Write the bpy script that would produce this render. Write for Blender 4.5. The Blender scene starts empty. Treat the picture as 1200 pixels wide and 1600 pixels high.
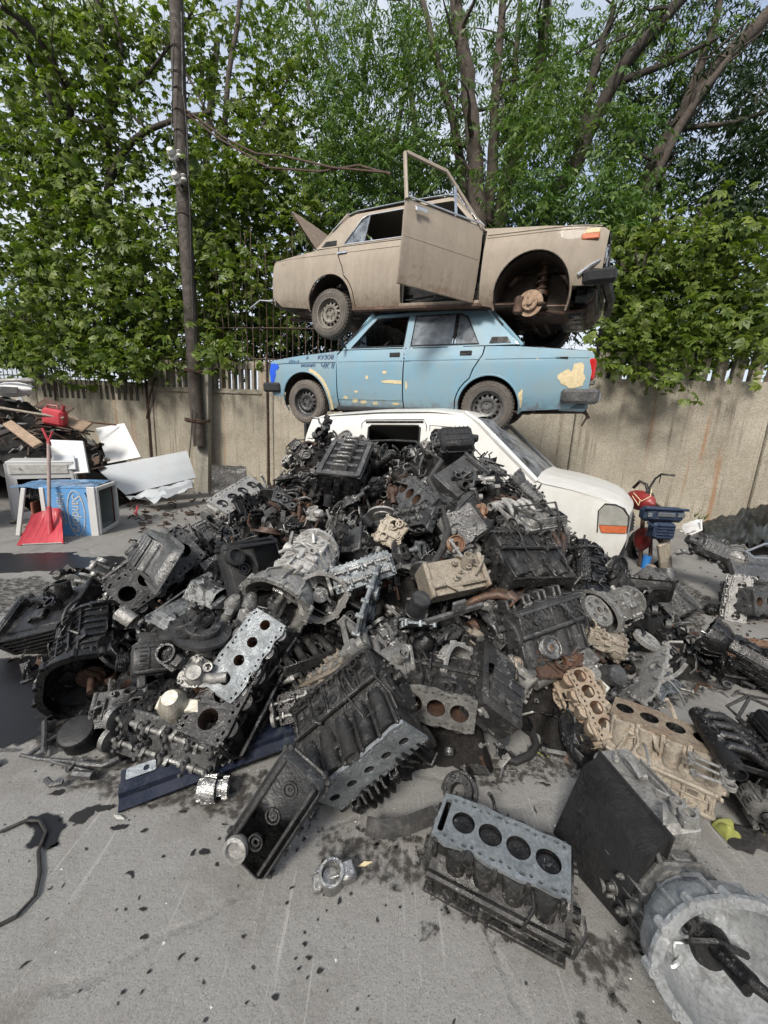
import bpy, bmesh, math, random
import numpy as np
from math import sin, cos, pi, radians, sqrt, atan2
from mathutils import Vector, Matrix, Euler, noise
from mathutils.geometry import tessellate_polygon, delaunay_2d_cdt
random.seed(7)
V = Vector
SC = bpy.context.scene
COL = SC.collection
# ---------------------------------------------------------------- camera
FPX, PITCH, ROLL, CAMH = 600.0, radians(12.0), radians(2.8), 1.55
CF = V((0, cos(PITCH), -sin(PITCH)))
_r0, _u0 = V((1, 0, 0)), V((0, sin(PITCH), cos(PITCH)))
CR = _r0*cos(ROLL)+_u0*sin(ROLL)
CU = _u0*cos(ROLL)-_r0*sin(ROLL)
CP = V((0, 0, CAMH))
cam = bpy.data.cameras.new('camera')
cam.sensor_fit = 'VERTICAL'; cam.sensor_height = 32.0; cam.lens = 32.0*FPX/1600
cam.clip_start = .05; cam.clip_end = 500
co = bpy.data.objects.new('camera', cam); COL.objects.link(co)
m = Matrix((CR, CU, -CF)).transposed().to_4x4(); m.translation = CP
co.matrix_world = m
SC.camera = co
SC.view_settings.view_transform = 'Standard'; SC.view_settings.look = 'None'
SC.view_settings.gamma = 1
def ray(px, py): return CF+CR*((px-600)/FPX)+CU*((800-py)/FPX)
def gnd(px, py, z=0.0):
    d = ray(px, py); return CP+d*((z-CAMH)/d.z)
def atY(px, py, Y):
    d = ray(px, py); return CP+d*(Y/d.y)
def topx(p):
    d = p-CP; z = d.dot(CF); return (600+FPX*d.dot(CR)/z, 800-FPX*d.dot(CU)/z)
# ---------------------------------------------------------------- mesh builder
I4 = Matrix.Identity(4)
def T(x=0, y=0, z=0): return Matrix.Translation((x, y, z))
def RX(a): return Matrix.Rotation(radians(a), 4, 'X')
def RY(a): return Matrix.Rotation(radians(a), 4, 'Y')
def RZ(a): return Matrix.Rotation(radians(a), 4, 'Z')
def S(x, y=None, z=None):
    y = x if y is None else y; z = x if z is None else z
    return Matrix.Diagonal((x, y, z, 1))
def frame(p0, p1, up=V((0, 0, 1))):
    x = (p1-p0).normalized(); z = (up-x*up.dot(x))
    z = z.normalized() if z.length > 1e-4 else x.orthogonal().normalized()
    y = z.cross(x)
    M = Matrix((x, y, z)).transposed().to_4x4(); M.translation = p0; return M
class MB:
    def __init__(s): s.v = []; s.f = []; s.M = I4
    def add(s, vs, fs, M=None):
        M = s.M @ M if M is not None else s.M
        b = len(s.v)
        if M is I4: s.v += [tuple(q) for q in vs]
        else: s.v += [tuple(M @ V(q)) for q in vs]
        s.f += [tuple(i+b for i in q) for q in fs]
        return s
    def box(s, c, d, M=None, b=0.0):
        hx, hy, hz = d[0]/2, d[1]/2, d[2]/2
        if b <= 0:
            vs = [(c[0]+i*hx, c[1]+j*hy, c[2]+k*hz) for i in (-1, 1) for j in (-1, 1) for k in (-1, 1)]
            return s.add(vs, [(0, 1, 3, 2), (4, 6, 7, 5), (0, 4, 5, 1), (2, 3, 7, 6), (0, 2, 6, 4), (1, 5, 7, 3)], M)
        b = min(b, hx*.9, hy*.9, hz*.9)
        vs = []; ix = {}
        for i in (-1, 1):
            for j in (-1, 1):
                for k in (-1, 1):
                    for a in range(3):
                        q = [i*hx, j*hy, k*hz]
                        for o in range(3):
                            if o != a: q[o] -= b*(i, j, k)[o]
                        ix[i, j, k, a] = len(vs); vs.append((c[0]+q[0], c[1]+q[1], c[2]+q[2]))
        fs = []
        for a in range(3):
            o1, o2 = [o for o in range(3) if o != a]
            for sg in (-1, 1):
                q = []
                for (m1, m2) in ((-1, -1), (1, -1), (1, 1), (-1, 1)):
                    t = [0, 0, 0]; t[a] = sg; t[o1] = m1; t[o2] = m2; q.append(ix[t[0], t[1], t[2], a])
                fs.append(q)
            for m1 in (-1, 1):
                for m2 in (-1, 1):
                    q = []
                    for (sg, ax) in ((-1, o1), (1, o1), (1, o2), (-1, o2)):
                        t = [0, 0, 0]; t[a] = sg; t[o1] = m1; t[o2] = m2; q.append(ix[t[0], t[1], t[2], ax])
                    fs.append(q)
        for i in (-1, 1):
            for j in (-1, 1):
                for k in (-1, 1): fs.append([ix[i, j, k, a] for a in range(3)])
        return s.add(vs, fs, M)
    def lathe(s, prof, M=None, n=16, a0=0, a1=2*pi):
        full = abs(a1-a0-2*pi) < 1e-6; N = n if full else n+1
        vs = []; fs = []
        for (r, z) in prof:
            for i in range(N):
                a = a0+(a1-a0)*i/n; vs.append((r*cos(a), r*sin(a), z))
        for j in range(len(prof)-1):
            for i in range(n):
                k = (i+1) % N
                fs.append((j*N+i, j*N+k, (j+1)*N+k, (j+1)*N+i))
        return s.add(vs, fs, M)
    def cyl(s, p0, p1, r0, r1=None, n=10, cap=True, M=None, hollow=0.0):
        r1 = r0 if r1 is None else r1
        p0 = V(p0); p1 = V(p1); L = (p1-p0).length
        if L < 1e-6: return s
        q = (p1-p0).to_track_quat('Z', 'Y').to_matrix().to_4x4(); q.translation = p0
        if M is not None: q = M @ q
        if hollow:
            pr = [(r0*hollow, 0), (r0, 0), (r1, L), (r1*hollow, L), (r0*hollow, 0)]
        else:
            pr = [(r0, 0), (r1, L)]
            if cap: pr = [(1e-5, 0)]+pr+[(1e-5, L)]
        return s.lathe(pr, q, n)
    def tube(s, pts, r, n=8, closed=False, M=None, cap=True, flat=1.0):
        pts = [V(p) for p in pts]; N = len(pts)
        rs = r if isinstance(r, (list, tuple)) else [r]*N
        vs = []; fs = []; nrm = None
        for i, p in enumerate(pts):
            a = pts[(i-1) % N] if (closed or i > 0) else p
            b = pts[(i+1) % N] if (closed or i < N-1) else p
            t = (b-a).normalized() if (b-a).length > 1e-9 else V((0, 0, 1))
            if nrm is None: nrm = t.orthogonal().normalized()
            nrm = (nrm-t*nrm.dot(t)); nrm = nrm.normalized() if nrm.length > 1e-6 else t.orthogonal().normalized()
            bn = t.cross(nrm)
            for k in range(n):
                an = 2*pi*k/n; vs.append(p+nrm*cos(an)*rs[i]+bn*sin(an)*rs[i]*flat)
        for i in range(N if closed else N-1):
            j = (i+1) % N
            for k in range(n):
                l = (k+1) % n; fs.append((i*n+k, i*n+l, j*n+l, j*n+k))
        if cap and not closed: fs.append(tuple(range(n))[::-1]); fs.append(tuple((N-1)*n+k for k in range(n)))
        return s.add(vs, fs, M)
    def sph(s, c, r, M=None, n=12, sc=(1, 1, 1), z0=-1, z1=1):
        a0, a1 = math.asin(z0), math.asin(z1); h = n//2
        pr = [(max(1e-5, r*cos(a0+(a1-a0)*i/h)), r*sin(a0+(a1-a0)*i/h)) for i in range(h+1)]
        Q = T(*c) @ Matrix.Diagonal((sc[0], sc[1], sc[2], 1))
        return s.lathe(pr, M @ Q if M is not None else Q, n)
    def plate(s, outer, holes=(), z0=0, z1=.01, M=None, fn=None, wall=True, hz=None):
        loops = [list(outer)]+[list(h) for h in holes]
        tri = tessellate_polygon([[V((p[0], p[1], 0)) for p in l] for l in loops])
        fl = [p for l in loops for p in l]; N = len(fl)
        f = fn or (lambda x, y, z: (x, y, z))
        vs = [f(p[0], p[1], z1) for p in fl]+[f(p[0], p[1], z0) for p in fl]
        fs = [t for t in tri]+[tuple(i+N for i in t[::-1]) for t in tri]
        if wall:
            b = 0
            for l in loops:
                n = len(l)
                for i in range(n):
                    j = (i+1) % n; fs.append((b+i, b+j, N+b+j, N+b+i))
                b += n
        return s.add(vs, fs, M)
    def prism(s, poly, x0, x1, M=None):
        "cross-section poly (y,z) swept along x"
        return s.plate(poly, (), x0, x1, M, fn=lambda a, b, c: (c, a, b))
    def surf(s, fn, nu, nv, M=None, closeu=False):
        vs = [fn(i/nu, j/nv) for i in range(nu+1) for j in range(nv+1)]
        fs = [(i*(nv+1)+j, (i+1)*(nv+1)+j, (i+1)*(nv+1)+j+1, i*(nv+1)+j+1) for i in range(nu) for j in range(nv)]
        return s.add(vs, fs, M)
    def mesh(s, name, ang=35, recalc=True):
        me = bpy.data.meshes.new(name)
        me.from_pydata(s.v, [], s.f); me.validate(verbose=False)
        if recalc:
            bm = bmesh.new(); bm.from_mesh(me)
            bmesh.ops.remove_doubles(bm, verts=bm.verts, dist=2e-5)
            bmesh.ops.recalc_face_normals(bm, faces=bm.faces); bm.to_mesh(me); bm.free()
        me.shade_smooth(); me.set_sharp_from_angle(angle=radians(ang))
        return me
    def build(s, name, mat, parent=None, label=None, ang=35, recalc=True, kind=None):
        o = bpy.data.objects.new(name, s.mesh(name, ang, recalc)); COL.objects.link(o)
        o.data.materials.append(mat)
        if parent is not None: o.parent = parent
        if label: o['label'] = label
        if kind: o['kind'] = kind
        return o
def circ(cx, cy, r, n=20, ry=None, a0=0): return [(cx+r*cos(a0+2*pi*i/n), cy+(ry or r)*sin(a0+2*pi*i/n)) for i in range(n)]
def rrect(x0, y0, x1, y1, r, n=4):
    o = []
    for (cx, cy, a) in ((x1-r, y0+r, -pi/2), (x1-r, y1-r, 0), (x0+r, y1-r, pi/2), (x0+r, y0+r, pi)):
        for i in range(n+1): o.append((cx+r*cos(a+pi/2*i/n), cy+r*sin(a+pi/2*i/n)))
    return o
def dense(poly, step, closed=True):
    o = []; n = len(poly)
    for i in range(n if closed else n-1):
        a = poly[i]; b = poly[(i+1) % n]; L = math.hypot(b[0]-a[0], b[1]-a[1]); k = max(1, int(L/step))
        for j in range(k): o.append((a[0]+(b[0]-a[0])*j/k, a[1]+(b[1]-a[1])*j/k))
    if not closed: o.append(poly[-1])
    return o
def inside(p, poly):
    x, y = p; c = False; n = len(poly); j = n-1
    for i in range(n):
        xi, yi = poly[i]; xj, yj = poly[j]
        if (yi > y) != (yj > y) and x < (xj-xi)*(y-yi)/(yj-yi)+xi: c = not c
        j = i
    return c
def skin(mb, poly, yfun, th=.014, step=.07, holes=(), side=1):
    "curved sheet: outline in (x,z), y from yfun, real thickness"
    loops = [dense(poly, step)]+[dense(h, step) for h in holes]
    pts = [V(p) for l in loops for p in l]; ed = []; b = 0
    for l in loops:
        ed += [(b+i, b+(i+1) % len(l)) for i in range(len(l))]; b += len(l)
    xs = [p[0] for p in loops[0]]; zs = [p[1] for p in loops[0]]
    x = min(xs)+step/2
    while x < max(xs):
        z = min(zs)+step/2
        while z < max(zs):
            if inside((x, z), loops[0]) and not any(inside((x, z), h) for h in loops[1:]):
                if min((x-q.x)**2+(z-q.y)**2 for q in pts[:b]) > (step*.4)**2: pts.append(V((x, z)))
            z += step
        x += step
    vo, eo, fo, *_ = delaunay_2d_cdt(pts, ed, [], 1, 1e-5)
    vo = [(v.x, v.y) for v in vo]; tri = []
    for f in fo:
        c = (sum(vo[i][0] for i in f)/len(f), sum(vo[i][1] for i in f)/len(f))
        if inside(c, loops[0]) and not any(inside(c, h) for h in loops[1:]): tri.append(tuple(f))
    N = len(vo)
    vs = [(a, side*yfun(a, c), c) for a, c in vo]+[(a, side*(yfun(a, c)-th), c) for a, c in vo]
    cnt = {}
    for f in tri:
        for i in range(len(f)):
            e = (f[i], f[(i+1) % len(f)]); k = (min(e), max(e)); cnt[k] = cnt.get(k, 0)+1
    fs = list(tri)+[tuple(i+N for i in f[::-1]) for f in tri]
    fs += [(a, b_, b_+N, a+N) for (a, b_), c in cnt.items() if c == 1]
    mb.add(vs, fs)
def empty(name, M=I4, label=None, cat=None, group=None):
    o = bpy.data.objects.new(name, None); COL.objects.link(o); o.empty_display_size = .1
    o.matrix_world = M
    if label: o['label'] = label
    if cat: o['category'] = cat
    if group: o['group'] = group
    return o
def tag(o, label=None, cat=None, group=None, kind=None):
    if label: o['label'] = label
    if cat: o['category'] = cat
    if group: o['group'] = group
    if kind: o['kind'] = kind
    return o
# ---------------------------------------------------------------- materials
class NT:
    def __init__(s, name):
        s.m = bpy.data.materials.new(name); s.m.use_nodes = True
        s.t = s.m.node_tree; s.t.nodes.clear()
        s.out = s.n('ShaderNodeOutputMaterial'); s.b = s.n('ShaderNodeBsdfPrincipled')
        s.l(s.b.outputs[0], s.out.inputs[0])
    def n(s, ty, **k):
        o = s.t.nodes.new(ty)
        for a, b in k.items(): setattr(o, a, b)
        return o
    def l(s, a, b): s.t.links.new(a, b)
    def co(s, kind='Object', sc=None):
        c = s.n('ShaderNodeTexCoord').outputs[kind]
        if sc:
            mp = s.n('ShaderNodeMapping'); mp.inputs['Scale'].default_value = sc; s.l(c, mp.inputs[0]); c = mp.outputs[0]
        return c
    def noise(s, co, sc, det=4, ro=.6, dist=0):
        k = s.n('ShaderNodeTexNoise'); k.inputs['Scale'].default_value = sc; k.inputs['Detail'].default_value = det
        k.inputs['Roughness'].default_value = ro; k.inputs['Distortion'].default_value = dist; s.l(co, k.inputs['Vector']); return k.outputs[0]
    def ramp(s, fac, a, b, ca=(0, 0, 0, 1), cb=(1, 1, 1, 1)):
        r = s.n('ShaderNodeValToRGB'); e = r.color_ramp.elements
        e[0].position = a; e[1].position = b; e[0].color = ca; e[1].color = cb; s.l(fac, r.inputs[0]); return r.outputs[0]
    def mix(s, fac, a, b, bt='MIX'):
        k = s.n('ShaderNodeMix', data_type='RGBA', blend_type=bt)
        for src, i in ((fac, 0), (a, 6), (b, 7)):
            if isinstance(src, (int, float)): k.inputs[i].default_value = src if i == 0 else (src, src, src, 1)
            elif isinstance(src, (tuple, list)): k.inputs[i].default_value = (*src[:3], 1)
            else: s.l(src, k.inputs[i])
        return k.outputs[2]
    def math(s, op, a, b=0.0):
        k = s.n('ShaderNodeMath', operation=op)
        for i, q in enumerate((a, b)):
            if isinstance(q, (int, float)): k.inputs[i].default_value = q
            else: s.l(q, k.inputs[i])
        return k.outputs[0]
    def bump(s, h, st=.3, d=.01):
        k = s.n('ShaderNodeBump'); k.inputs['Strength'].default_value = st; k.inputs['Distance'].default_value = d
        s.l(h, k.inputs['Height']); s.l(k.outputs[0], s.b.inputs['Normal']); return k
    def set(s, **k):
        mp = dict(col='Base Color', rough='Roughness', met='Metallic', spec='Specular IOR Level', trans='Transmission Weight', alpha='Alpha', coat='Coat Weight', sub='Subsurface Weight')
        for a, b in k.items():
            i = s.b.inputs[mp[a]]
            if isinstance(b, (int, float)): i.default_value = b
            elif isinstance(b, tuple): i.default_value = (*b[:3], 1)
            else: s.l(b, i)
        return s
def grime(name, c1, c2, c3, met=.5, r0=.3, r1=.65, sc=9, amt=(.52, .66), bump=.35, wear=None, spec=.5):
    "cast or pressed metal under oil, dust or rust: c1/c2 surface, c3 the dirt patches"
    k = NT(name); c = k.co()
    oi = k.n('ShaderNodeObjectInfo'); off = k.n('ShaderNodeVectorMath', operation='ADD'); k.l(c, off.inputs[0])
    sc3 = k.n('ShaderNodeVectorMath', operation='SCALE'); k.l(oi.outputs['Location'], sc3.inputs[0]); sc3.inputs[3].default_value = 3.1
    k.l(sc3.outputs[0], off.inputs[1]); c = off.outputs[0]
    n1 = k.noise(c, sc, 6, .65); n2 = k.noise(c, sc*3.2, 5, .7, .4); n3 = k.noise(c, 95, 3, .6); n4 = k.noise(c, sc*.45, 3, .6, .6)
    col = k.mix(k.ramp(n1, .38, .62), c1, c2)
    d = k.ramp(k.noise(c, sc*1.5, 7, .68, .5), amt[0], amt[1]); d2 = k.ramp(n4, .45, .6)
    dd = k.math('MULTIPLY', d, d2)
    dd = k.math('ADD', k.math('MULTIPLY', dd, .55), k.math('MULTIPLY', d, .45))
    col = k.mix(dd, col, c3)
    n6 = k.noise(c, 26, 8, .75, .8); col = k.mix(k.math('MULTIPLY', k.ramp(n6, .50, .60), .75), col, tuple(q*.22 for q in c1))
    col = k.mix(k.math('MULTIPLY', k.ramp(n6, .40, .34), .35), col, tuple(min(.6, q*1.6) for q in c2))
    col = k.mix(k.math('MULTIPLY', k.ramp(n3, .3, .7), .45), col, 0.0 if max(c1) < .05 else tuple(q*.35 for q in c1))
    if wear:
        w = k.ramp(k.noise(c, 34, 6, .7, 1.2), .585, .64); w2 = k.ramp(n1, .45, .6)
        col = k.mix(k.math('MULTIPLY', k.math('MULTIPLY', w, w2), .8), col, wear)
    v = k.math('MULTIPLY', oi.outputs['Random'], .7); v = k.math('ADD', v, .6)
    col = k.mix(1.0, col, k.n_comb(v), 'MULTIPLY')
    ro = k.math('ADD', k.math('MULTIPLY', k.ramp(k.noise(c, sc*.8, 6, .7, .5), .42, .58), (r1-r0)), k.math('ADD', r0, k.math('MULTIPLY', n3, .12)))
    k.set(col=col, rough=ro, spec=spec, met=k.math('SUBTRACT', met, k.math('MULTIPLY', dd, met)))
    k.bump(k.math('ADD', k.math('MULTIPLY', n3, .5), k.math('ADD', n2, n6)), min(1., bump*1.7), .007)
    return k.m
def _comb(s, v):
    k = s.n('ShaderNodeCombineXYZ')
    for i in range(3): s.l(v, k.inputs[i])
    return k.outputs[0]
NT.n_comb = _comb
def plain(name, c, rough=.5, met=0., var=.25, sc=14, bump=.08, coat=0):
    k = NT(name); cc = k.co(); n = k.noise(cc, sc, 5, .65)
    col = k.mix(k.ramp(n, .3, .7), tuple(q*(1-var) for q in c), c)
    k.set(col=col, rough=k.math('ADD', k.math('MULTIPLY', n, .3), max(.02, rough-.15)), met=met, coat=coat); k.bump(n, bump, .004)
    return k.m
MT = {}
def M_(n, f, *a, **k): MT[n] = f(n, *a, **k)
M_('cast_dark', grime, (.008, .008, .008), (.032, .031, .030), (.11, .105, .097), .3, .08, .7, amt=(.55, .61), wear=(.26, .255, .25), spec=.6)
M_('oily_black', grime, (.003, .003, .0035), (.011, .011, .012), (.05, .047, .043), .2, .04, .5, amt=(.57, .63), wear=(.18, .18, .18), spec=.6)
M_('alu_dirty', grime, (.11, .108, .102), (.30, .297, .285), (.018, .017, .016), .5, .2, .6, amt=(.52, .6), wear=(.55, .54, .52))
M_('alu_light', grime, (.22, .215, .20), (.44, .435, .41), (.04, .035, .03), .35, .3, .65, amt=(.53, .6), wear=(.62, .6, .57))
M_('alu_blue', grime, (.14, .155, .165), (.32, .35, .37), (.016, .016, .017), .5, .18, .55, amt=(.53, .6), wear=(.58, .6, .62))
M_('alu_tan', grime, (.20, .17, .135), (.33, .295, .24), (.15, .06, .03), .15, .5, .8, wear=(.44, .40, .34))
M_('grey_metal', grime, (.035, .036, .037), (.12, .121, .122), (.010, .010, .010), .5, .12, .6, amt=(.52, .6), wear=(.40, .40, .39), spec=.5)
M_('rust', grime, (.10, .048, .028), (.20, .11, .065), (.26, .22, .17), .1, .55, .9, amt=(.52, .6), wear=(.07, .05, .045))
M_('rust_dark', grime, (.032, .02, .015), (.075, .045, .032), (.17, .075, .035), .2, .35, .75)
M_('tan_rusty', grime, (.16, .10, .065), (.30, .26, .20), (.17, .07, .035), .15, .5, .85, amt=(.48, .56), wear=(.4, .37, .32))
M_('cam_steel', grime, (.10, .10, .098), (.34, .34, .33), (.015, .014, .013), .7, .2, .5, amt=(.5, .58), wear=(.6, .6, .6))
M_('bell_alu', grime, (.28, .305, .32), (.44, .47, .49), (.06, .06, .06), .55, .2, .5, sc=10, amt=(.55, .66), wear=(.62, .64, .66), bump=.10)
M_('deck_alu', grime, (.20, .225, .235), (.33, .36, .38), (.03, .03, .03), .5, .25, .5, sc=16, amt=(.55, .66), wear=(.55, .58, .6), bump=.12)
M_('bright_steel', grime, (.38, .38, .37), (.58, .58, .57), (.05, .045, .04), .9, .12, .4, amt=(.55, .68))
M_('pan_scraped', grime, (.010, .010, .010), (.03, .03, .03), (.30, .32, .32), .3, .15, .5, sc=5, amt=(.47, .52))
M_('black_crust', grime, (.004, .004, .005), (.010, .010, .011), (.03, .03, .03), 0, .55, .95, bump=1.)
M_('liner', plain, (.22, .24, .23), .5)
M_('film_top', plain, (.14, .30, .52), .25, 0, .8, 4)
M_('rust_inner', plain, (.30, .11, .07), .7, 0, .5, 5)
M_('shaft', plain, (.34, .26, .24), .6, 0, .4, 8)
M_('plastic_black', grime, (.014, .0145, .016), (.026, .027, .029), (.06, .055, .05), .0, .32, .6, bump=.12, spec=.3)
M_('rubber', grime, (.014, .014, .014), (.03, .029, .028), (.10, .09, .08), .0, .55, .85, bump=.15)
M_('hole', plain, (.006, .006, .006), .8)
M_('blue_black', grime, (.004, .007, .016), (.008, .013, .030), (.05, .055, .06), .2, .15, .5, bump=.1)
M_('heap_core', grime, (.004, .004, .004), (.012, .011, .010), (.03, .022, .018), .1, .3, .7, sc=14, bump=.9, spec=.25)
M_('glass', plain, (.02, .025, .028), .1, 0, .2, 6, .02)
def glassm(name, tint, rough=.06, dirt=.35, dcol=(.38, .36, .32)):
    k = NT(name); n = k.noise(k.co(), 5, 5, .7, .3)
    tr = k.n('ShaderNodeBsdfTransparent'); tr.inputs[0].default_value = (*tint, 1)
    k.set(col=dcol, rough=.8)
    gl = k.n('ShaderNodeBsdfGlossy'); gl.inputs['Roughness'].default_value = rough
    fr = k.n('ShaderNodeFresnel'); fr.inputs[0].default_value = 1.5
    a = k.n('ShaderNodeMixShader'); k.l(fr.outputs[0], a.inputs[0]); k.l(tr.outputs[0], a.inputs[1]); k.l(gl.outputs[0], a.inputs[2])
    b = k.n('ShaderNodeMixShader'); k.l(k.math('MULTIPLY', k.ramp(n, .3, .7), dirt), b.inputs[0]); k.l(a.outputs[0], b.inputs[1]); k.l(k.b.outputs[0], b.inputs[2])
    k.l(b.outputs[0], k.out.inputs[0]); return k.m
MT['window'] = glassm('window_glass', (.45, .5, .5))
MT['window_dusty'] = glassm('dusty_window_glass', (.35, .38, .38), .15, .75, (.30, .33, .36))
MT['window_film'] = glassm('hazy_window_glass', (.3, .33, .36), .12, 1.0, (.25, .29, .33))
MT['lens_clear'] = glassm('lamp_lens', (.8, .82, .82), .05, .4)
M_('lens_orange', plain, (.50, .13, .05), .35, 0, .3, 30)
M_('lens_red', plain, (.5, .02, .02), .2, 0, .3, 30)
M_('chrome', plain, (.62, .62, .62), .15, 1., .3, 20)
def carpaint(name, c, dirt, damt, rough=.35, chip=None, chipamt=.66, low=None, coat=.3, rustamt=.5):
    k = NT(name); c0 = k.co(); n = k.noise(c0, 3, 6, .7); n2 = k.noise(c0, 22, 6, .7, .3); st = k.noise(k.co('Object', (5, 5, .7)), 2.0, 7, .75, .5)
    col = k.mix(k.ramp(n, .3, .75), tuple(q*.88 for q in c), c)
    df = k.math('MULTIPLY', k.math('ADD', k.math('MULTIPLY', n2, .5), st), damt)
    if low is not None:
        sp = k.n('ShaderNodeSeparateXYZ'); k.l(c0, sp.inputs[0])
        mr = k.n('ShaderNodeMapRange'); k.l(sp.outputs[2], mr.inputs[0]); mr.inputs[1].default_value = low[0]; mr.inputs[2].default_value = low[1]; mr.inputs[3].default_value = low[2]; mr.inputs[4].default_value = 1.
        df = k.math('MULTIPLY', df, mr.outputs[0])
    col = k.mix(df, col, dirt)
    sp2 = k.n('ShaderNodeSeparateXYZ'); k.l(c0, sp2.inputs[0]); m2 = k.n('ShaderNodeMapRange'); k.l(sp2.outputs[2], m2.inputs[0])
    for i_, v_ in ((1, .20), (2, .52), (3, 1.), (4, 0.)): m2.inputs[i_].default_value = v_
    rf = k.ramp(k.math('ADD', k.math('MULTIPLY', k.noise(c0, 13, 7, .72, .4), .75), k.math('MULTIPLY', m2.outputs[0], .22)), .50, .60)
    col = k.mix(k.math('MULTIPLY', rf, rustamt), col, (.11, .055, .028))
    bl = k.noise(c0, 1.6, 5, .65, .8); col = k.mix(k.math('MULTIPLY', k.ramp(bl, .45, .68), .4), col, dirt)
    if chip:
        n5 = k.noise(c0, 5.5, 4, .62, .2); cf = k.ramp(n5, chipamt, chipamt+.012)
        col = k.mix(cf, col, chip)
    col = k.mix(k.math('MULTIPLY', k.ramp(k.noise(c0, 130, 2, .5), .62, .7), .25), col, dirt)
    k.set(col=col, rough=k.math('ADD', k.math('MULTIPLY', df, .5), rough), coat=coat); k.bump(k.math('ADD', n2, k.math('MULTIPLY', n, 2.)), .1, .006)
    return k.m
MT['paint_tan'] = carpaint('beige_paint', (.39, .335, .27), (.16, .135, .105), .9, .42, coat=.05, low=(.95, .25, .7))
MT['paint_tanroof'] = carpaint('dusty_beige_roof', (.27, .235, .19), (.2, .17, .13), .6, .5, coat=0, rustamt=.0)
MT['paint_blue'] = carpaint('light_blue_paint', (.105, .32, .49), (.22, .24, .22), .6, .33, (.62, .50, .30), .70)
MT['paint_blue_plain'] = carpaint('light_blue_door_paint', (.10, .31, .48), (.22, .24, .22), .6, .33)
MT['paint_white'] = carpaint('white_van_paint', (.68, .70, .70), (.36, .34, .29), .45, .3, rustamt=.25)
MT['appl_white'] = carpaint('white_enamel', (.60, .62, .64), (.42, .40, .36), .4, .35, rustamt=.0)
MT['appl_grey'] = carpaint('grey_white_enamel', (.40, .44, .48), (.3, .3, .29), .4, .4, rustamt=.0)
MT['appl_blue'] = carpaint('blue_film_panel', (.03, .25, .60), (.35, .45, .55), .3, .25, rustamt=.0)
M_('cream_bare', plain, (.62, .52, .32), .6, 0, .3, 30)
M_('wood_dark', grime, (.014, .012, .010), (.045, .036, .03), (.10, .085, .07), 0, .6, .9, bump=.5)
M_('wood_plank', grime, (.16, .11, .075), (.26, .19, .13), (.10, .08, .06), 0, .6, .9, bump=.3)
M_('red_plastic', plain, (.42, .035, .05), .45, 0, .35, 9)
M_('red_paint', plain, (.26, .03, .03), .4, 0, .4, 12)
M_('blue_part', grime, (.012, .024, .055), (.028, .045, .085), (.2, .2, .2), .3, .3, .6)
M_('bright_blue', plain, (.03, .18, .5), .4)
M_('cloth_black', grime, (.008, .008, .009), (.02, .02, .021), (.07, .065, .06), 0, .8, 1., bump=.6)
M_('tarp', grime, (.010, .012, .012), (.022, .026, .026), (.06, .06, .056), 0, .3, .6, bump=.2)
M_('yellow_rag', plain, (.26, .28, .07), .8, 0, .6, 25)
M_('lens_pale', plain, (.42, .42, .38), .12, .3, .35, 9, .05, 1.)
M_('stub', grime, (.30, .28, .23), (.40, .375, .32), (.16, .14, .11), 0, .8, .95, bump=.5)
M_('white_dirty', plain, (.55, .55, .52), .6, 0, .4, 20)
M_('rubber_dusty', grime, (.06, .055, .05), (.13, .115, .10), (.22, .19, .16), .0, .65, .9, sc=5, bump=.12)
M_('cyl_gold', grime, (.42, .38, .27), (.58, .54, .42), (.16, .12, .08), .7, .3, .55)
M_('graffiti_ink', plain, (.05, .10, .22), .7)
M_('blue_smear', plain, (.01, .09, .62), .35)
# ================================================================ world, light
w = bpy.data.worlds.new('World'); SC.world = w; w.use_nodes = True
nt = w.node_tree; bg = nt.nodes['Background']; sk = nt.nodes.new('ShaderNodeTexSky'); sk.sky_type = 'NISHITA'; sk.sun_disc = False
SUN_EL, SUN_AZ = radians(42), radians(205)      # azimuth clockwise from +Y: the sun stands behind and to the left of the viewer
sk.sun_elevation = SUN_EL; sk.sun_rotation = SUN_AZ; sk.air_density = 1.0; sk.dust_density = 5.0; sk.ozone_density = 1.
tc = nt.nodes.new('ShaderNodeTexCoord'); cn = nt.nodes.new('ShaderNodeTexNoise'); cn.inputs['Scale'].default_value = 3.2; cn.inputs['Detail'].default_value = 6; nt.links.new(tc.outputs['Generated'], cn.inputs['Vector'])
cr_ = nt.nodes.new('ShaderNodeValToRGB'); cr_.color_ramp.elements[0].position = .36; cr_.color_ramp.elements[1].position = .62; cr_.color_ramp.elements[0].color = (.25, .25, .25, 1); nt.links.new(cn.outputs[0], cr_.inputs[0])
cm_ = nt.nodes.new('ShaderNodeMix'); cm_.data_type = 'RGBA'; nt.links.new(cr_.outputs[0], cm_.inputs[0]); nt.links.new(sk.outputs[0], cm_.inputs[6]); cm_.inputs[7].default_value = (3.3, 3.55, 3.85, 1)   # thin bright cloud
nt.links.new(cm_.outputs[2], bg.inputs[0]); bg.inputs[1].default_value = .15
sl = bpy.data.lights.new('sun', 'SUN'); sl.energy = 2.5; sl.angle = radians(12); sl.color = (1, .95, .87)
so = bpy.data.objects.new('sun', sl); COL.objects.link(so)
sd = V((sin(SUN_AZ)*cos(SUN_EL), cos(SUN_AZ)*cos(SUN_EL), sin(SUN_EL)))
so.rotation_euler = sd.to_track_quat('Z', 'Y').to_euler()
SC.view_settings.exposure = 0.78
SC.cycles.max_bounces = 6; SC.cycles.transparent_max_bounces = 12; SC.cycles.use_denoising = True
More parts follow.
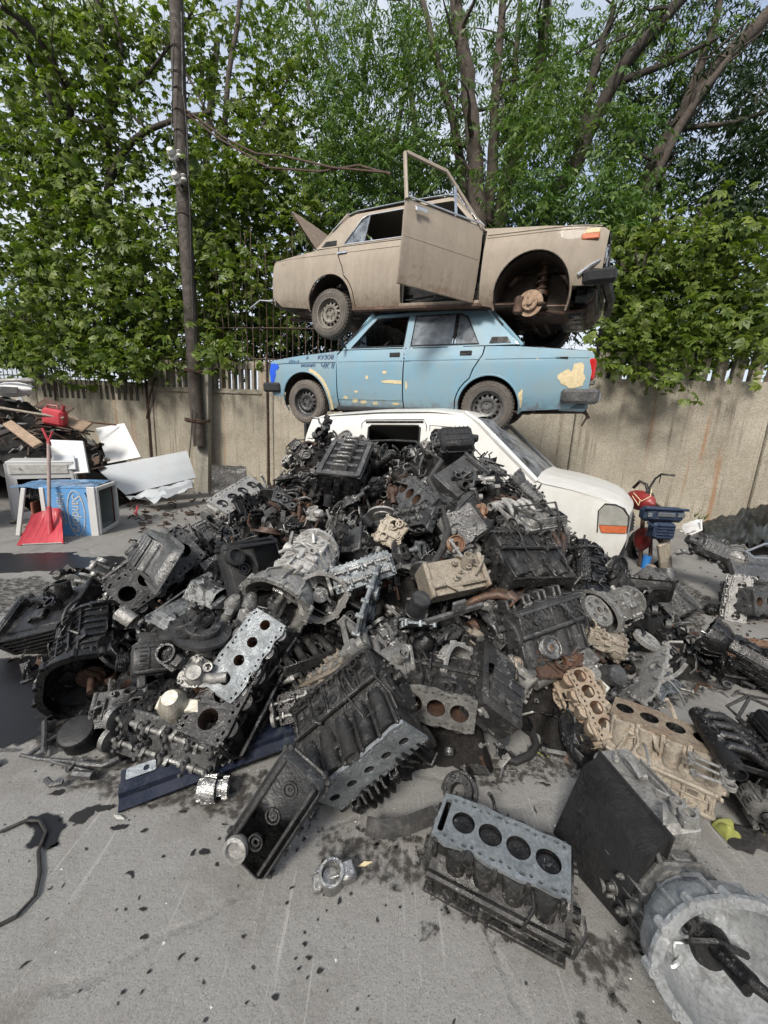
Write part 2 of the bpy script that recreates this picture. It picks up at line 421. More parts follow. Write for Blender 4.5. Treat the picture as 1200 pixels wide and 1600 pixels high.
# ================================================================ ground
k = NT('worn_concrete'); c = k.co()
n1 = k.noise(c, .55, 6, .6); n2 = k.noise(c, 6, 8, .7); n3 = k.noise(c, 60, 4, .7); n4 = k.noise(c, 1.7, 6, .65, .6); n5 = k.noise(c, 210, 2, .6)
col = k.mix(k.ramp(n1, .35, .65), (.092, .086, .074), (.142, .137, .124))
col = k.mix(k.math('MULTIPLY', k.ramp(n4, .5, .68), .45), col, (.06, .055, .047))
col = k.mix(k.math('MULTIPLY', k.ramp(n2, .35, .7), .5), col, (.15, .149, .143))
col = k.mix(k.math('MULTIPLY', k.ramp(n2, .56, .74), .35), col, (.08, .075, .068))
col = k.mix(k.math('MULTIPLY', k.ramp(n3, .50, .62), .8), col, (.04, .037, .034))
n7 = k.noise(c, 17, 8, .8); col = k.mix(k.math('MULTIPLY', k.ramp(n7, .52, .62), .5), col, (.06, .055, .05)); col = k.mix(k.math('MULTIPLY', k.ramp(n7, .46, .38), .4), col, (.19, .188, .18))
col = k.mix(k.math('MULTIPLY', k.ramp(n3, .40, .30), .45), col, (.27, .268, .26))
col = k.mix(k.math('MULTIPLY', k.ramp(n5, .56, .64), .75), col, (.03, .03, .028))
n8 = k.noise(c, 150, 3, .6); col = k.mix(k.math('MULTIPLY', k.ramp(n8, .60, .67), .7), col, (.32, .315, .30))
n9 = k.noise(c, 2.6, 8, .72, .4); col = k.mix(k.math('MULTIPLY', k.ramp(n9, .5, .64), .5), col, (.065, .055, .043)); col = k.mix(k.math('MULTIPLY', k.ramp(n9, .42, .34), .35), col, (.17, .166, .156))
sc_ = k.co('Object', (14, .55, 1)); rotm = k.n('ShaderNodeMapping'); rotm.inputs['Rotation'].default_value = (0, 0, .7); rotm.inputs['Scale'].default_value = (26, .8, 1); k.l(c, rotm.inputs[0])
s1 = k.noise(rotm.outputs[0], 1.6, 3, .6); rot2 = k.n('ShaderNodeMapping'); rot2.inputs['Rotation'].default_value = (0, 0, -.5); rot2.inputs['Scale'].default_value = (30, 1.1, 1); k.l(c, rot2.inputs[0])
s2 = k.noise(rot2.outputs[0], 1.4, 3, .6)
msk = k.ramp(n4, .42, .55)
col = k.mix(k.math('MULTIPLY', k.math('MULTIPLY', k.ramp(s1, .62, .66), msk), .5), col, (.32, .315, .30))
col = k.mix(k.math('MULTIPLY', k.ramp(s2, .64, .67), .35), col, (.30, .295, .28))
vo = k.n('ShaderNodeTexVoronoi', feature='DISTANCE_TO_EDGE'); vo.inputs['Scale'].default_value = .42
wp = k.n('ShaderNodeVectorMath', operation='ADD'); nn = k.n('ShaderNodeTexNoise'); nn.inputs['Scale'].default_value = 2.2; nn.inputs['Detail'].default_value = 6; k.l(c, nn.inputs['Vector'])
ns = k.n('ShaderNodeVectorMath', operation='SCALE'); k.l(nn.outputs['Color'], ns.inputs[0]); ns.inputs[3].default_value = .35; k.l(c, wp.inputs[0]); k.l(ns.outputs[0], wp.inputs[1]); k.l(wp.outputs[0], vo.inputs['Vector'])
cr = k.ramp(vo.outputs['Distance'], .002, .007, (1, 1, 1, 1), (0, 0, 0, 1))
col = k.mix(k.math('MULTIPLY', k.math('MULTIPLY', cr, .5), k.ramp(n1, .5, .62)), col, (.07, .06, .05))
k.set(col=col, rough=k.math('ADD', k.math('MULTIPLY', n2, .35), .6))
k.bump(k.math('SUBTRACT', k.math('ADD', k.math('MULTIPLY', n3, .5), n2), k.math('MULTIPLY', cr, .6)), .55, .012)
_x = 0
gm = MB(); gm.surf(lambda a, b: ((a-.5)*160, (b-.3)*160, 0), 8, 8)
tag(gm.build('ground', k.m), kind='structure')
# oil: sheets of spilled oil, outlines ragged, lying a few mm proud
class PD(MB):
    "spill sheet: keeps how far inside the rim each vertex lies, so the film thins out at its edge"
    def __init__(s): super().__init__(); s.e = []
    def done(s, nm, mat):
        me = bpy.data.meshes.new(nm); me.from_pydata(s.v, [], s.f); at = me.attributes.new('film', 'FLOAT', 'POINT'); at.data.foreach_set('value', s.e); o = bpy.data.objects.new(nm, me); COL.objects.link(o); me.materials.append(MT[mat]); return o
def puddle(mb, pts, z, rag=.02, seed=0):
    P = dense([(p.x, p.y) for p in pts], max(.004, min(.02, rag*.4))); o = []
    for _ in range(3 if rag > .015 else 0): P = [((P[i-1][0]+P[i][0]*2+P[(i+1) % len(P)][0])/4, (P[i-1][1]+P[i][1]*2+P[(i+1) % len(P)][1])/4) for i in range(len(P))]
    for i, (x, y) in enumerate(P):
        f1 = .16/max(rag, .002); q2 = noise.noise((x*f1*3, y*f1*3, seed)); q3 = noise.noise((x*f1*8, y*f1*8, seed+4))*.5
        o.append((x+(noise.noise((x*f1, y*f1, seed))*2.2+q2+q3)*rag, y+(noise.noise((x*f1+9, y*f1, seed))*2.2+q2-q3)*rag))
    A = sum(o[i-1][0]*o[i][1]-o[i][0]*o[i-1][1] for i in range(len(o)))/2; sg = 1 if A > 0 else -1; w_ = min(.05, .28*sqrt(abs(A)/pi)); n = len(o); inn = []
    k_ = max(2, n//40)
    for i in range(n):
        a = o[(i-k_) % n]; b = o[(i+k_) % n]; t = V((b[0]-a[0], b[1]-a[1])); t = t.normalized() if t.length > 1e-7 else V((1, 0)); inn.append((o[i][0]-t.y*w_*sg, o[i][1]+t.x*w_*sg))
    vs = [(x, y, z) for x, y in o]+[(x, y, z) for x, y in inn]; tri = tessellate_polygon([[V((p[0], p[1], 0)) for p in inn]])
    mb.add(vs, [(i, (i+1) % n, n+(i+1) % n, n+i) for i in range(n)]+[tuple(q+n for q in t) for t in tri]); mb.e += [0.]*n+[1.]*n
def spill(name, col, rough, cut, ns, r0=.62, r1=.92):
    k = NT(name); c = k.co(); at = k.n('ShaderNodeAttribute'); at.attribute_name = 'film'; n = k.noise(c, ns, 7, .75); n2 = k.noise(c, 5, 4, .6)
    f = k.ramp(k.math('ADD', k.math('MULTIPLY', at.outputs['Fac'], 1-cut), k.math('MULTIPLY', n, cut+.5)), r0, r1)
    k.set(col=k.mix(k.ramp(n2, .35, .65), tuple(q*.6 for q in col), col), rough=k.math('ADD', k.math('MULTIPLY', n2, .4), rough), spec=.3)
    tr = k.n('ShaderNodeBsdfTransparent'); mx = k.n('ShaderNodeMixShader'); k.l(f, mx.inputs[0]); k.l(tr.outputs[0], mx.inputs[1]); k.l(k.b.outputs[0], mx.inputs[2]); k.l(mx.outputs[0], k.out.inputs[0]); MT[name] = k.m
spill('oil', (.012, .012, .014), .16, .25, 30); spill('stain_dark', (.018, .017, .017), .4, .3, 60); spill('stain', (.045, .042, .038), .6, .75, 32, .80, 1.02)
def poly_px(l, z=0): return [gnd(px, py, z) for px, py in l]
mb = PD(); puddle(mb, poly_px([(-60, 1028), (40, 1024), (130, 1010), (330, 1010), (520, 1060), (560, 1100), (420, 1165), (260, 1205), (200, 1200), (150, 1165), (85, 1158), (20, 1172), (-60, 1175)]), .004, .03, 3)
tag(mb.done('oil_puddle', 'oil'), 'large glossy black oil puddle spreading from the left foot of the engine heap', 'oil puddle')
mb = PD(); puddle(mb, poly_px([(-60, 868), (60, 862), (130, 866), (200, 872), (260, 900), (240, 960), (150, 915), (60, 895), (-60, 893)]), .004, .05, 5)
tag(mb.done('oil_puddle', 'oil'), 'dark wet oil band behind the far left gearbox, nearest the red shovel', 'oil puddle')
mb = PD(); puddle(mb, poly_px([(30, 1282), (62, 1270), (100, 1278), (112, 1300), (90, 1325), (62, 1340), (38, 1322)]), .004, .03, 7)
tag(mb.done('oil_puddle', 'oil'), 'small black oil blot under the thin black cable', 'oil puddle')
mb = PD()
for i, (x, y, rx, ry) in enumerate([(130, 1272, 22, 16), (165, 1262, 26, 9), (190, 1292, 16, 7), (205, 1368, 10, 9), (90, 1240, 14, 5), (303, 1334, 6, 6), (322, 1331, 9, 11), (338, 1352, 5, 4), (378, 1343, 4, 4), (255, 1340, 4, 3), (225, 1422, 6, 5), (197, 1422, 5, 3), (224, 1466, 9, 5), (40, 1507, 5, 8), (234, 1520, 5, 4), (192, 1553, 6, 4), (222, 1552, 4, 7), (282, 1497, 4, 6), (305, 1502, 4, 3), (386, 1567, 4, 5), (430, 1560, 7, 7), (473, 1295, 4, 4), (475, 1312, 4, 4), (464, 1330, 3, 5), (448, 1414, 4, 4), (475, 1478, 5, 5), (482, 1500, 6, 4), (500, 1518, 6, 6), (480, 1528, 4, 4), (467, 1516, 4, 4), (462, 1500, 3, 3), (855, 1228, 9, 5), (767, 1225, 10, 3), (836, 1265, 6, 6), (1080, 1210, 9, 3), (590, 1440, 3, 4), (530, 1410, 5, 7), (625, 1420, 3, 3), (700, 1428, 4, 4), (285, 1270, 9, 3), (225, 1300, 5, 6), (350, 1290, 5, 3), (380, 1465, 5, 4), (455, 1390, 4, 3)]):
    c0 = gnd(x, y); ex = (gnd(x+rx, y)-c0).length; ey = (gnd(x, y+ry)-c0).length
    puddle(mb, [c0+V((ex*cos(a)*.8, ey*sin(a)*.8, 0)) for a in [j*pi/8 for j in range(16)]], .003+.0001*i, min(ex, ey)*.45, i)
tag(mb.done('oil_drips', 'stain_dark'), 'scatter of small black oil drips on the concrete', 'oil drips', kind='stuff')
k = NT('dried_oil'); k.set(col=(.022, .021, .021), rough=.5); MT['spot'] = k.m
mb = MB(); r = random.Random(5)
for i in range(1100):
    x = r.uniform(-2.2, 3.2); y = r.uniform(.25, 3.2) if i % 3 else r.uniform(.7, 1.6); s_ = .0012+.007*r.random()**3
    an = r.uniform(0, 3); e = r.uniform(.35, 1)
    pl = [(s_*r.uniform(.6, 1.3)*cos(a), s_*e*r.uniform(.6, 1.3)*sin(a)) for a in [j*pi/4 for j in range(8)]]
    mb.plate([(x+a*cos(an)-b*sin(an), y+a*sin(an)+b*cos(an)) for a, b in pl], (), .0015, .0025)
tag(mb.build('oil_spots', MT['spot']), 'countless tiny oil spots on the concrete', 'oil drips', kind='stuff')
mb = PD()
for i, pts in enumerate([[(640, 1440), (670, 1428), (690, 1470), (672, 1500), (640, 1475)], [(700, 1425), (725, 1428), (728, 1448), (705, 1448)], [(885, 1570), (915, 1560), (950, 1610), (900, 1620)], [(622, 1440), (634, 1437), (632, 1458), (620, 1455)], [(1090, 1060), (1140, 1062), (1155, 1082), (1120, 1085)], [(700, 1180), (950, 1150), (1100, 1260), (960, 1330), (900, 1220), (760, 1260)], [(560, 1290), (700, 1320), (690, 1350), (580, 1330)], [(1030, 880), (1120, 940), (1100, 1000), (1040, 960)], [(120, 1170), (330, 1190), (560, 1230), (460, 1310), (250, 1275), (90, 1250)], [(640, 1330), (900, 1420), (960, 1500), (800, 1490), (650, 1420)], [(850, 1440), (1010, 1440), (1010, 1580), (900, 1560)], [(60, 1020), (160, 1040), (140, 1180), (40, 1190)], [(470, 1290), (640, 1300), (700, 1420), (560, 1400), (480, 1350)], [(860, 1000), (1090, 1020), (1110, 1090), (930, 1150)], [(-60, 905), (60, 900), (140, 930), (60, 1010), (-60, 1015)]]):
    puddle(mb, poly_px(pts), .0050+i*.0002, .03, 20+i)
tag(mb.done('faded_oil_stains', 'stain'), 'faded dry oil stains soaked into the concrete', 'oil stains', kind='stuff')
mb = MB(); r = random.Random(11)
for i in range(520):
    x = r.uniform(-2.6, 3.4); y = r.uniform(.3, 4); s_ = r.uniform(.0015, .006)
    mb.sph((x, y, s_*.3), s_, None, 4, (1, r.uniform(.5, 1.4), .6))
tag(mb.build('gravel', MT['white_dirty']), 'scattered pale grit and chips on the concrete', 'grit', kind='stuff')

k = NT('old_cast_concrete'); c = k.co(); n1 = k.noise(c, 1.3, 6, .6); n2 = k.noise(c, 11, 6, .7); n3 = k.noise(c, 48, 5, .75)
st = k.noise(k.co('Object', (7, 7, .35)), 1.3, 4, .6, .1); st2 = k.noise(k.co('Object', (3.3, 3.3, .16)), 1.6, 3, .6)
col = k.mix(k.ramp(n1, .35, .65), (.25, .225, .175), (.38, .35, .285))
col = k.mix(k.math('MULTIPLY', k.ramp(n2, .45, .7), .55), col, (.38, .35, .29))
col = k.mix(k.math('MULTIPLY', k.ramp(n3, .50, .62), .7), col, (.10, .085, .062))
col = k.mix(k.math('MULTIPLY', k.math('MULTIPLY', k.ramp(st, .53, .66), k.ramp(n1, .38, .6)), .85), col, (.13, .10, .075))
col = k.mix(k.math('MULTIPLY', k.ramp(st2, .63, .70), .7), col, (.26, .13, .06))
k.set(col=col, rough=.92); k.bump(k.math('ADD', k.math('MULTIPLY', n3, .8), n2), .9, .02); MT['wall'] = k.m
WA = V((-4.3, 9.0, 0)); WD = V((.982, -.189, 0)); WN = V((-.189, -.982, 0))
def wx(X): return WA+WD*((X+4.3)/.982)
WM = Matrix((WD, -WN, V((0, 0, 1)))).transposed().to_4x4()   # local x along, y away from viewer, z up
def wframe(X): q = WM.copy(); q.translation = wx(X); return q
root = empty('concrete_fence', wframe(-4.3), 'weathered cast concrete panel fence with slotted tops across the yard', 'fence')
seams = [-14.9, -11.8, -8.7, -5.55, -2.6, .45, 3.5, 6.55, 9.6, 12.7, 15.8]
for i in range(len(seams)-1):
    x0 = (seams[i]+4.3)/.982+.012; x1 = (seams[i+1]+4.3)/.982-.012; L = x1-x0; mb = MB()
    if seams[i] < -5.6:
        h = 2.36; outer = [(x0, -.3), (x1, -.3), (x1, h), (x0, h+.03)]
        hs = [[(x0+a-.045, 1.95), (x0+a+.045, 1.95), (x0+a+.045, 2.27), (x0+a-.045, 2.27)] for a in [.25+.165*j for j in range(17)] if a < L-.2 and not (1.45 < a < 1.75)]
    elif seams[i] < .4:
        h = 2.86; outer = [(x0, -.3), (x1, -.3), (x1, h), (x0, h)]
        hs = [[(x0+a-.05, 2.28), (x0+a+.05, 2.28), (x0+a+.05, 2.70), (x0+a-.05, 2.70)] for a in [.22+.155*j for j in range(19)] if a < L-.2]
    else:
        h = 3.12; outer = [(x0, -.3), (x1, -.3), (x1, h)]; a = L-.12
        while a > .25: outer += [(x0+a, h), (x0+a-.015, 2.66), (x0+a-.13, 2.66), (x0+a-.115, h)]; a -= .27
        outer += [(x0, h)]; hs = []
    mb.plate(outer, hs, -.06, .06, fn=lambda a, b, c: (a, c, b))
    if seams[i] >= -5.6:
        mb.box((x0+.05, -.075, h/2-.1), (.09, .03, h), b=.01)
        if seams[i] < .4: mb.box(((x0+x1)/2, -.075, 2.2), (L-.3, .03, .05), b=.01)
    mb.build('wall_panel', MT['wall'], root, ang=20)
for X in seams[1:-1]:
    mb = MB(); x = (X+4.3)/.982; h = 3.0 if X > .4 else 2.55
    mb.box((x, .13, h/2-.2), (.16, .14, h), b=.015)
    mb.build('fence_post', MT['wall'], root)
for X, z0, z1, dx in ((-5.58, .3, 2.9, 0), (-2.62, .2, 3.0, 0), (-8.1, 1.6, 3.2, -.1)):
    mb = MB(); x = (X+4.3)/.982; mb.tube([(x, -.11, z0), (x+.01, -.1, (z0+z1)/2), (x+dx, -.1, z1)], .022, 6); mb.build('iron_stake', MT['rust_dark'], root)
mb = MB(); x = (-5.4+4.3)/.982; mb.tube([(x+.1, -.12, 2.45), (x-.02, -.16, 2.1), (x-.2, -.12, 1.55)], .02, 6); mb.tube([(x-.1, -.12, 2.35), (x, -.1, 2.28), (x+.06, -.14, 2.0), (x-.03, -.1, 1.8)], .008, 5); mb.build('iron_strap', MT['rust_dark'], root)
# thin iron bars above the fence
root = empty('iron_bar_fence', wframe(-4.3), 'row of thin rusty iron bars rising above the concrete fence', 'railing')
r = random.Random(3); n = 0; x = (-12+4.3)/.982
while x < (.2+4.3)/.982 and n < 99:
    X = x*.982-4.3; zt = (4.2 if X < -4 else 5.0)+r.uniform(-.25, .45)-(0 if X > -3.6 or X < -5 else .4); zb = 2.2 if X < -5.6 else 2.75
    mb = MB(); mb.tube([(x, -.08, zb-.1), (x+r.uniform(-.03, .03), -.08, (zb+zt)/2), (x+r.uniform(-.07, .07), -.08+r.uniform(-.05, .05), zt)], .009, 5)
    mb.build('iron_bar', MT['rust_dark'], root); x += .135+r.uniform(-.015, .03); n += 1
mb = MB()
for (Xa, Xb, z) in ((-12, -5.6, 2.43), (-5.55, .2, 2.9), (-12, .2, 3.5)):
    mb.tube([((Xa+(Xb-Xa)*t+4.3)/.982, -.1, z+.015*sin(t*19)) for t in [i/10 for i in range(11)]], .013, 5)
mb.build('rail', MT['rust_dark'], root)
# ================================================================ utility pole
Yp = 8.5; b0 = gnd(316, 768); root = empty('utility_pole', Matrix.Translation(b0), 'dark wooden utility pole strapped to a pale concrete stub', 'pole')
def rel(p, o=None): return V(p)-(o or b0)
mb = MB(); ps = [rel(atY(x, y, 8.42)) for x, y in ((312, 697), (305, 610), (297, 470), (287, 320), (281, 170), (276, 20), (271, -120))]
mb.tube(ps, [.125, .135, .13, .125, .12, .115, .11], 14); mb.build('wooden_pole', MT['wood_dark'], root, ang=60)
mb = MB(); pt = rel(atY(318, 569, 8.6)); q0 = rel(b0)
q = frame(q0+V((0, .05, -.2)), pt, V((0, -1, 0))); L = (pt-q0).length+.2
mb.plate(rrect(0, -.14, L, .14, .03, 2), (), -.09, .09, q); mb.build('concrete_stub', MT['stub'], root)
for y in (581, 657):
    cc = rel(atY(309, y, 8.5)); mb = MB()
    for dz in (-.02, .015): mb.tube([cc+V((.25*cos(a)-.0, .22*sin(a), dz+.02*sin(a*2))) for a in [i*pi/9 for i in range(18)]], .016, 6, closed=True)
    mb.build('wire_strap', MT['rust_dark'], root)
for x, y, sx in ((272, 250, .11), (279, 287, .10)):
    cc = rel(atY(x, y, 8.25)); mb = MB()
    mb.lathe([(.001, 0), (.05, 0), (.07, .04), (.045, .07), (.065, .11), (.05, .16), (.001, .17)], T(*cc) @ RX(60) @ S(1.1), 10)
    mb.lathe([(.001, 0), (.04, 0), (.055, .03), (.035, .06), (.05, .1), (.001, .12)], T(*(cc+V((.1, .02, .05)))) @ RX(20), 10)
    mb.tube([cc, cc+V((.05, .1, -.15)), cc+V((.02, .1, .2))], .014, 5)
    mb.build('insulator', MT['white_dirty'], root)
for (l, rr) in (([(272, 60), (270, 130), (268, 220)], .010), ([(262, 160), (260, 190), (268, 230)], .006), ([(287, 150), (292, 200), (295, 275)], .012), ([(290, 230), (296, 300), (299, 420), (304, 560)], .010), ([(301, 640), (298, 690), (290, 770)], .011), ([(320, 560), (352, 640)], .004), ([(284, 20), (286, 150)], .018)):
    mb = MB(); mb.tube([rel(atY(x, y, 8.22)) for x, y in l], rr, 5); mb.build('cable', MT['rubber'], root)
mb = MB()
for y in (80, 120, 145, 178, 210, 296, 338): 
    cc = rel(atY(283+(y-170)*.035, y, 8.42)); mb.tube([cc+V((.135*cos(a), .135*sin(a), .01*sin(3*a))) for a in [i*pi/7 for i in range(14)]], .009, 5, closed=True)
mb.build('tie_wire', MT['rust_dark'], root)
mb = MB(); 
for l in ([(288, 170, 8.4), (350, 215, 8.1), (400, 240, 7.8), (440, 243, 7.6), (520, 262, 7.3), (610, 270, 7.0)], [(288, 176, 8.4), (340, 215, 8.1), (420, 262, 7.8), (500, 268, 7.4), (560, 258, 7.2), (610, 272, 7.0)]):
    mb.tube([atY(*q) for q in l], .016, 6)
tag(mb.build('overhead_cable', MT['rust_dark']), 'pair of sagging bark coloured cables running right from the wooden pole', 'cable')
# ================================================================ trees
def leafm(name, a, b, c):
    k = NT(name); g = k.n('ShaderNodeNewGeometry'); n = k.noise(k.co(), .9, 3, .6)
    col = k.mix(g.outputs['Random Per Island'], a, b); col = k.mix(k.ramp(n, .42, .66), col, c)
    d = k.n('ShaderNodeBsdfTranslucent'); k.l(k.mix(1., col, (1.35, 1.5, .7), 'MULTIPLY'), d.inputs[0])
    k.set(col=col, rough=.45, spec=.35); mx = k.n('ShaderNodeMixShader'); mx.inputs[0].default_value = .36
    k.l(k.b.outputs[0], mx.inputs[1]); k.l(d.outputs[0], mx.inputs[2]); k.l(mx.outputs[0], k.out.inputs[0]); return k.m
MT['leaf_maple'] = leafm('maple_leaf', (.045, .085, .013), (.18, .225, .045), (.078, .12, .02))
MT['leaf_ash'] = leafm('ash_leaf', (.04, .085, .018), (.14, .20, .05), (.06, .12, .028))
MT['leaf_dark'] = leafm('dark_leaf', (.010, .024, .008), (.028, .05, .015), (.014, .03, .01))  # rear crowns: shade of the deep foliage is put into this colour
MT['bark'] = grime('bark', (.028, .022, .018), (.065, .053, .044), (.15, .13, .10), 0, .8, .95, 7, bump=.8)
rng = np.random.default_rng(4)
def unit(a): return a/np.maximum(1e-9, np.linalg.norm(a, axis=-1, keepdims=True))
def leaves(name, centers, kind, mat, parent, size=1.0, n=10):
    C = np.array(centers, float); Nc = len(C); 
    if kind == 'palm':                        # fans of five leaflets around one stalk
        K = 5; m_ = n; cs_ = np.repeat(rng.uniform(.6, 1.25, Nc), m_)
        c = np.repeat(C, m_, 0)+rng.normal(0, .20, (Nc*m_, 3)); up = unit(rng.normal(0, .5, (len(c), 3))+np.array([0, -.45, .8]))
        az = rng.uniform(0, 6.28, len(c)); t1 = unit(np.cross(up, [0.3, .2, 1.]))
        t2 = np.cross(up, t1); L0 = rng.uniform(.085, .15, len(c))*size*cs_; D = []; B = []; Ls = []; U = []
        for j in range(K):
            an = az+(j-2)*.72; d = unit(t1*np.cos(an)[:, None]+t2*np.sin(an)[:, None]-up*.25-np.array([0, 0, .15])); D.append(d); B.append(c); Ls.append(L0*(1-.13*abs(j-2))); U.append(up)
        D = np.concatenate(D); B = np.concatenate(B); L = np.concatenate(Ls); U = np.concatenate(U); W = L*.52
    else:                                      # drooping sprays of narrow leaflets
        m_ = n; K = 7; c = np.repeat(C, m_, 0)+rng.normal(0, .22, (Nc*m_, 3)); az = rng.uniform(0, 6.28, len(c))
        tw = unit(np.stack([np.cos(az), np.sin(az), rng.uniform(-1.3, .1, len(c))], 1)); sd_ = unit(np.cross(tw, [0, 0, 1.])); D = []; B = []; Ls = []; U = []
        for j in range(K):
            s_ = 0 if j == K-1 else (1 if j % 2 else -1)
            B.append(c+tw*(.035*(j//2)+.02)*size*1.6); D.append(unit(tw*.7+sd_*s_*.75+np.array([0, 0, -.35])+rng.normal(0, .12, c.shape))); Ls.append(rng.uniform(.07, .12, len(c))*size); U.append(unit(rng.normal(0, .5, c.shape)+np.array([0, -.3, .8])))
        D = np.concatenate(D); B = np.concatenate(B); L = np.concatenate(Ls); U = np.concatenate(U); W = L*.33
    Sd = unit(np.cross(D, U)); N = len(B); L = L[:, None]; W = W[:, None]; fold = U*W*.22
    v = np.stack([B, B+D*L*.5+Sd*W/2+fold, B+D*L-U*L*.1, B+D*L*.5-Sd*W/2+fold], 1).reshape(-1, 3)
    me = bpy.data.meshes.new(name); me.vertices.add(N*4); me.vertices.foreach_set('co', v.ravel()); me.loops.add(N*4); me.loops.foreach_set('vertex_index', np.arange(N*4)); me.polygons.add(N)
    me.polygons.foreach_set('loop_start', np.arange(N)*4); me.polygons.foreach_set('loop_total', np.full(N, 4)); me.update(); me.validate()
    o = bpy.data.objects.new(name, me); COL.objects.link(o); o.data.materials.append(mat); o.parent = parent; return o
def limb(mb, p, r0, seed, subs=7, spread=1.2):
    r = random.Random(seed); N = len(p); rs = [r0*(1-.6*i/(N-1)) for i in range(N)]
    # smooth the path
    q = []; rr = []
    for i in range(N-1):
        a = p[max(0, i-1)]; b = p[i]; c = p[i+1]; d = p[min(N-1, i+2)]
        for t in (0, .25, .5, .75):
            q.append(.5*((2*b)+(c-a)*t+(2*a-5*b+4*c-d)*t*t+(3*b-a-3*c+d)*t**3)+V((r.uniform(-1, 1), r.uniform(-1, 1), 0))*r0*.18); rr.append(rs[i]+(rs[i+1]-rs[i])*t)
    q.append(p[-1]); rr.append(rs[-1]); mb.tube(q, rr, 9)
    tips = []
    for j in range(subs):
        i = r.randint(len(q)//3, len(q)-1); d = V((r.uniform(-1, 1), r.uniform(-.8, .5), r.uniform(-.1, 1))).normalized(); l = spread*r.uniform(.5, 1.2); s = q[i]; ra = rr[i]*.4
        pp = [s]
        for t in range(5): d = (d+V((r.uniform(-.4, .4), r.uniform(-.4, .4), r.uniform(-.3, .3)))).normalized(); pp.append(pp[-1]+d*l/5)
        mb.tube(pp, [ra*(1-.17*t) for t in range(6)], 5); tips += pp[2:]
    return tips
def tree(label, limbs, blobs, mat, kind, size=1., n=9, group='trees growing behind the concrete fence', name='leafy_tree', cat='tree', seed=1):
    base = limbs[0][0]; l0 = [atY(*q) for q in base]; g = V((l0[0].x, l0[0].y, 0))
    root = empty(name, T(*g), label, cat, group); mb = MB(); tips = []
    for i, (l, r0) in enumerate([(x[0], x[1]) for x in limbs]):
        p = [atY(*q)-g for q in l]
        if i == 0: p = [V((0, 0, -.1)), V((p[0].x*.5, p[0].y*.5, p[0].z*.5))]+p
        tips += limb(mb, p, r0, seed*13+i)
    mb.build('trunk', MT['bark'], root, ang=60); r = random.Random(seed); cs = []
    for (px, py, Y, rx, ry, cnt) in blobs:
        for j in range(cnt):
            a = r.uniform(0, 6.28); u_ = sqrt(r.random()); yy = Y+r.gauss(0, .45)
            cs.append(tuple(atY(px+rx*u_*cos(a), py+ry*u_*sin(a), yy)-g))
    for t in tips[::4]: cs.append(tuple(t))
    leaves('crown', cs, kind, mat, root, size, n)
LM, LA, LD = MT['leaf_maple'], MT['leaf_ash'], MT['leaf_dark']

# ================================================================ unseen mock workshop behind the viewer, added to block low sky light
root = empty('sky_blocker', T(0, -9, 0), 'unseen mock brick workshop added behind the viewer to block low sky light', 'light_blocker'); mb = MB(); mb.box((0, -3, 2.9), (34, 6, 5.8)); mb.build('wall', plain('sky_blocker_brick', (.16, .10, .075), .9, 0, .4, 3, .4), root)
mb = MB(); mb.box((0, -3, 5.9), (34.6, 6.6, .2), b=.04); mb.build('roof', MT['cast_dark'], root)
for i in range(7):
    mb = MB(); mb.box((-13.5+i*4.5, .02, 3.2), (2.2, .08, 1.6), b=.02); f_ = mb.build('window', MT['stub'], root); mb = MB(); mb.box((-13.5+i*4.5, .065, 3.2), (2.0, .02, 1.4)); mb.build('pane', MT['hole'], f_)  # windows only dress the added sky-blocking box
tree('broad leafed tree at the far left edge with dark bare boughs in its top', [([(40, 500, 11), (90, 300, 11), (70, 120, 11.5), (-10, -20, 12)], .13), ([(95, 300, 11), (110, 170, 10.5), (60, 60, 10), (0, 10, 9.5)], .09), ([(60, 140, 11), (30, 60, 10.5), (-30, 20, 10)], .06)],
     [(30, 480, 9.4, 90, 90, 80), (60, 350, 9.8, 110, 90, 85), (30, 230, 10.2, 90, 90, 70), (90, 130, 10.5, 110, 80, 65), (40, 30, 11, 100, 60, 50), (150, 60, 12, 90, 70, 40), (90, 560, 8.9, 110, 22, 40)], LM, 'palm', 1.4, seed=1)
tree('broad leafed tree left of the wooden pole with a dark forked bough', [([(185, 520, 11), (170, 330, 11), (172, 160, 11), (150, -10, 11)], .12), ([(160, 330, 10.6), (190, 240, 10.4), (250, 195, 10), (330, 175, 9.6)], .09), ([(172, 180, 11), (190, 80, 11), (170, -20, 11)], .07), ([(175, 170, 11), (240, 105, 10.6), (300, 20, 10.4)], .05)],
     [(190, 500, 9.2, 90, 75, 85), (150, 400, 9.4, 100, 80, 85), (220, 430, 9.2, 70, 90, 45), (130, 290, 10, 90, 70, 50), (200, 190, 10.6, 80, 70, 30), (220, 60, 11, 110, 70, 44), (210, 562, 8.9, 80, 20, 40), (260, 260, 11, 60, 60, 24)], LM, 'palm', 1.35, seed=2)
tree('bright green broad leafed tree just right of the wooden pole', [([(350, 540, 10.5), (365, 350, 10.5), (350, 200, 10.5), (370, 40, 10.8), (380, -40, 11)], .10), ([(358, 300, 10.5), (420, 180, 10.6), (470, 90, 11)], .05), ([(352, 240, 10.5), (300, 130, 10.6), (250, 60, 11)], .04)],
     [(330, 470, 9.2, 80, 90, 70), (400, 470, 9.4, 80, 80, 60), (350, 340, 9.4, 90, 80, 85), (440, 330, 9.6, 70, 90, 65), (370, 240, 9.8, 90, 60, 55), (450, 170, 10.4, 80, 70, 40), (380, 90, 11, 90, 60, 34), (400, 20, 12, 90, 40, 20), (330, 550, 8.9, 60, 20, 20)], LM, 'palm', 1.4, seed=3)
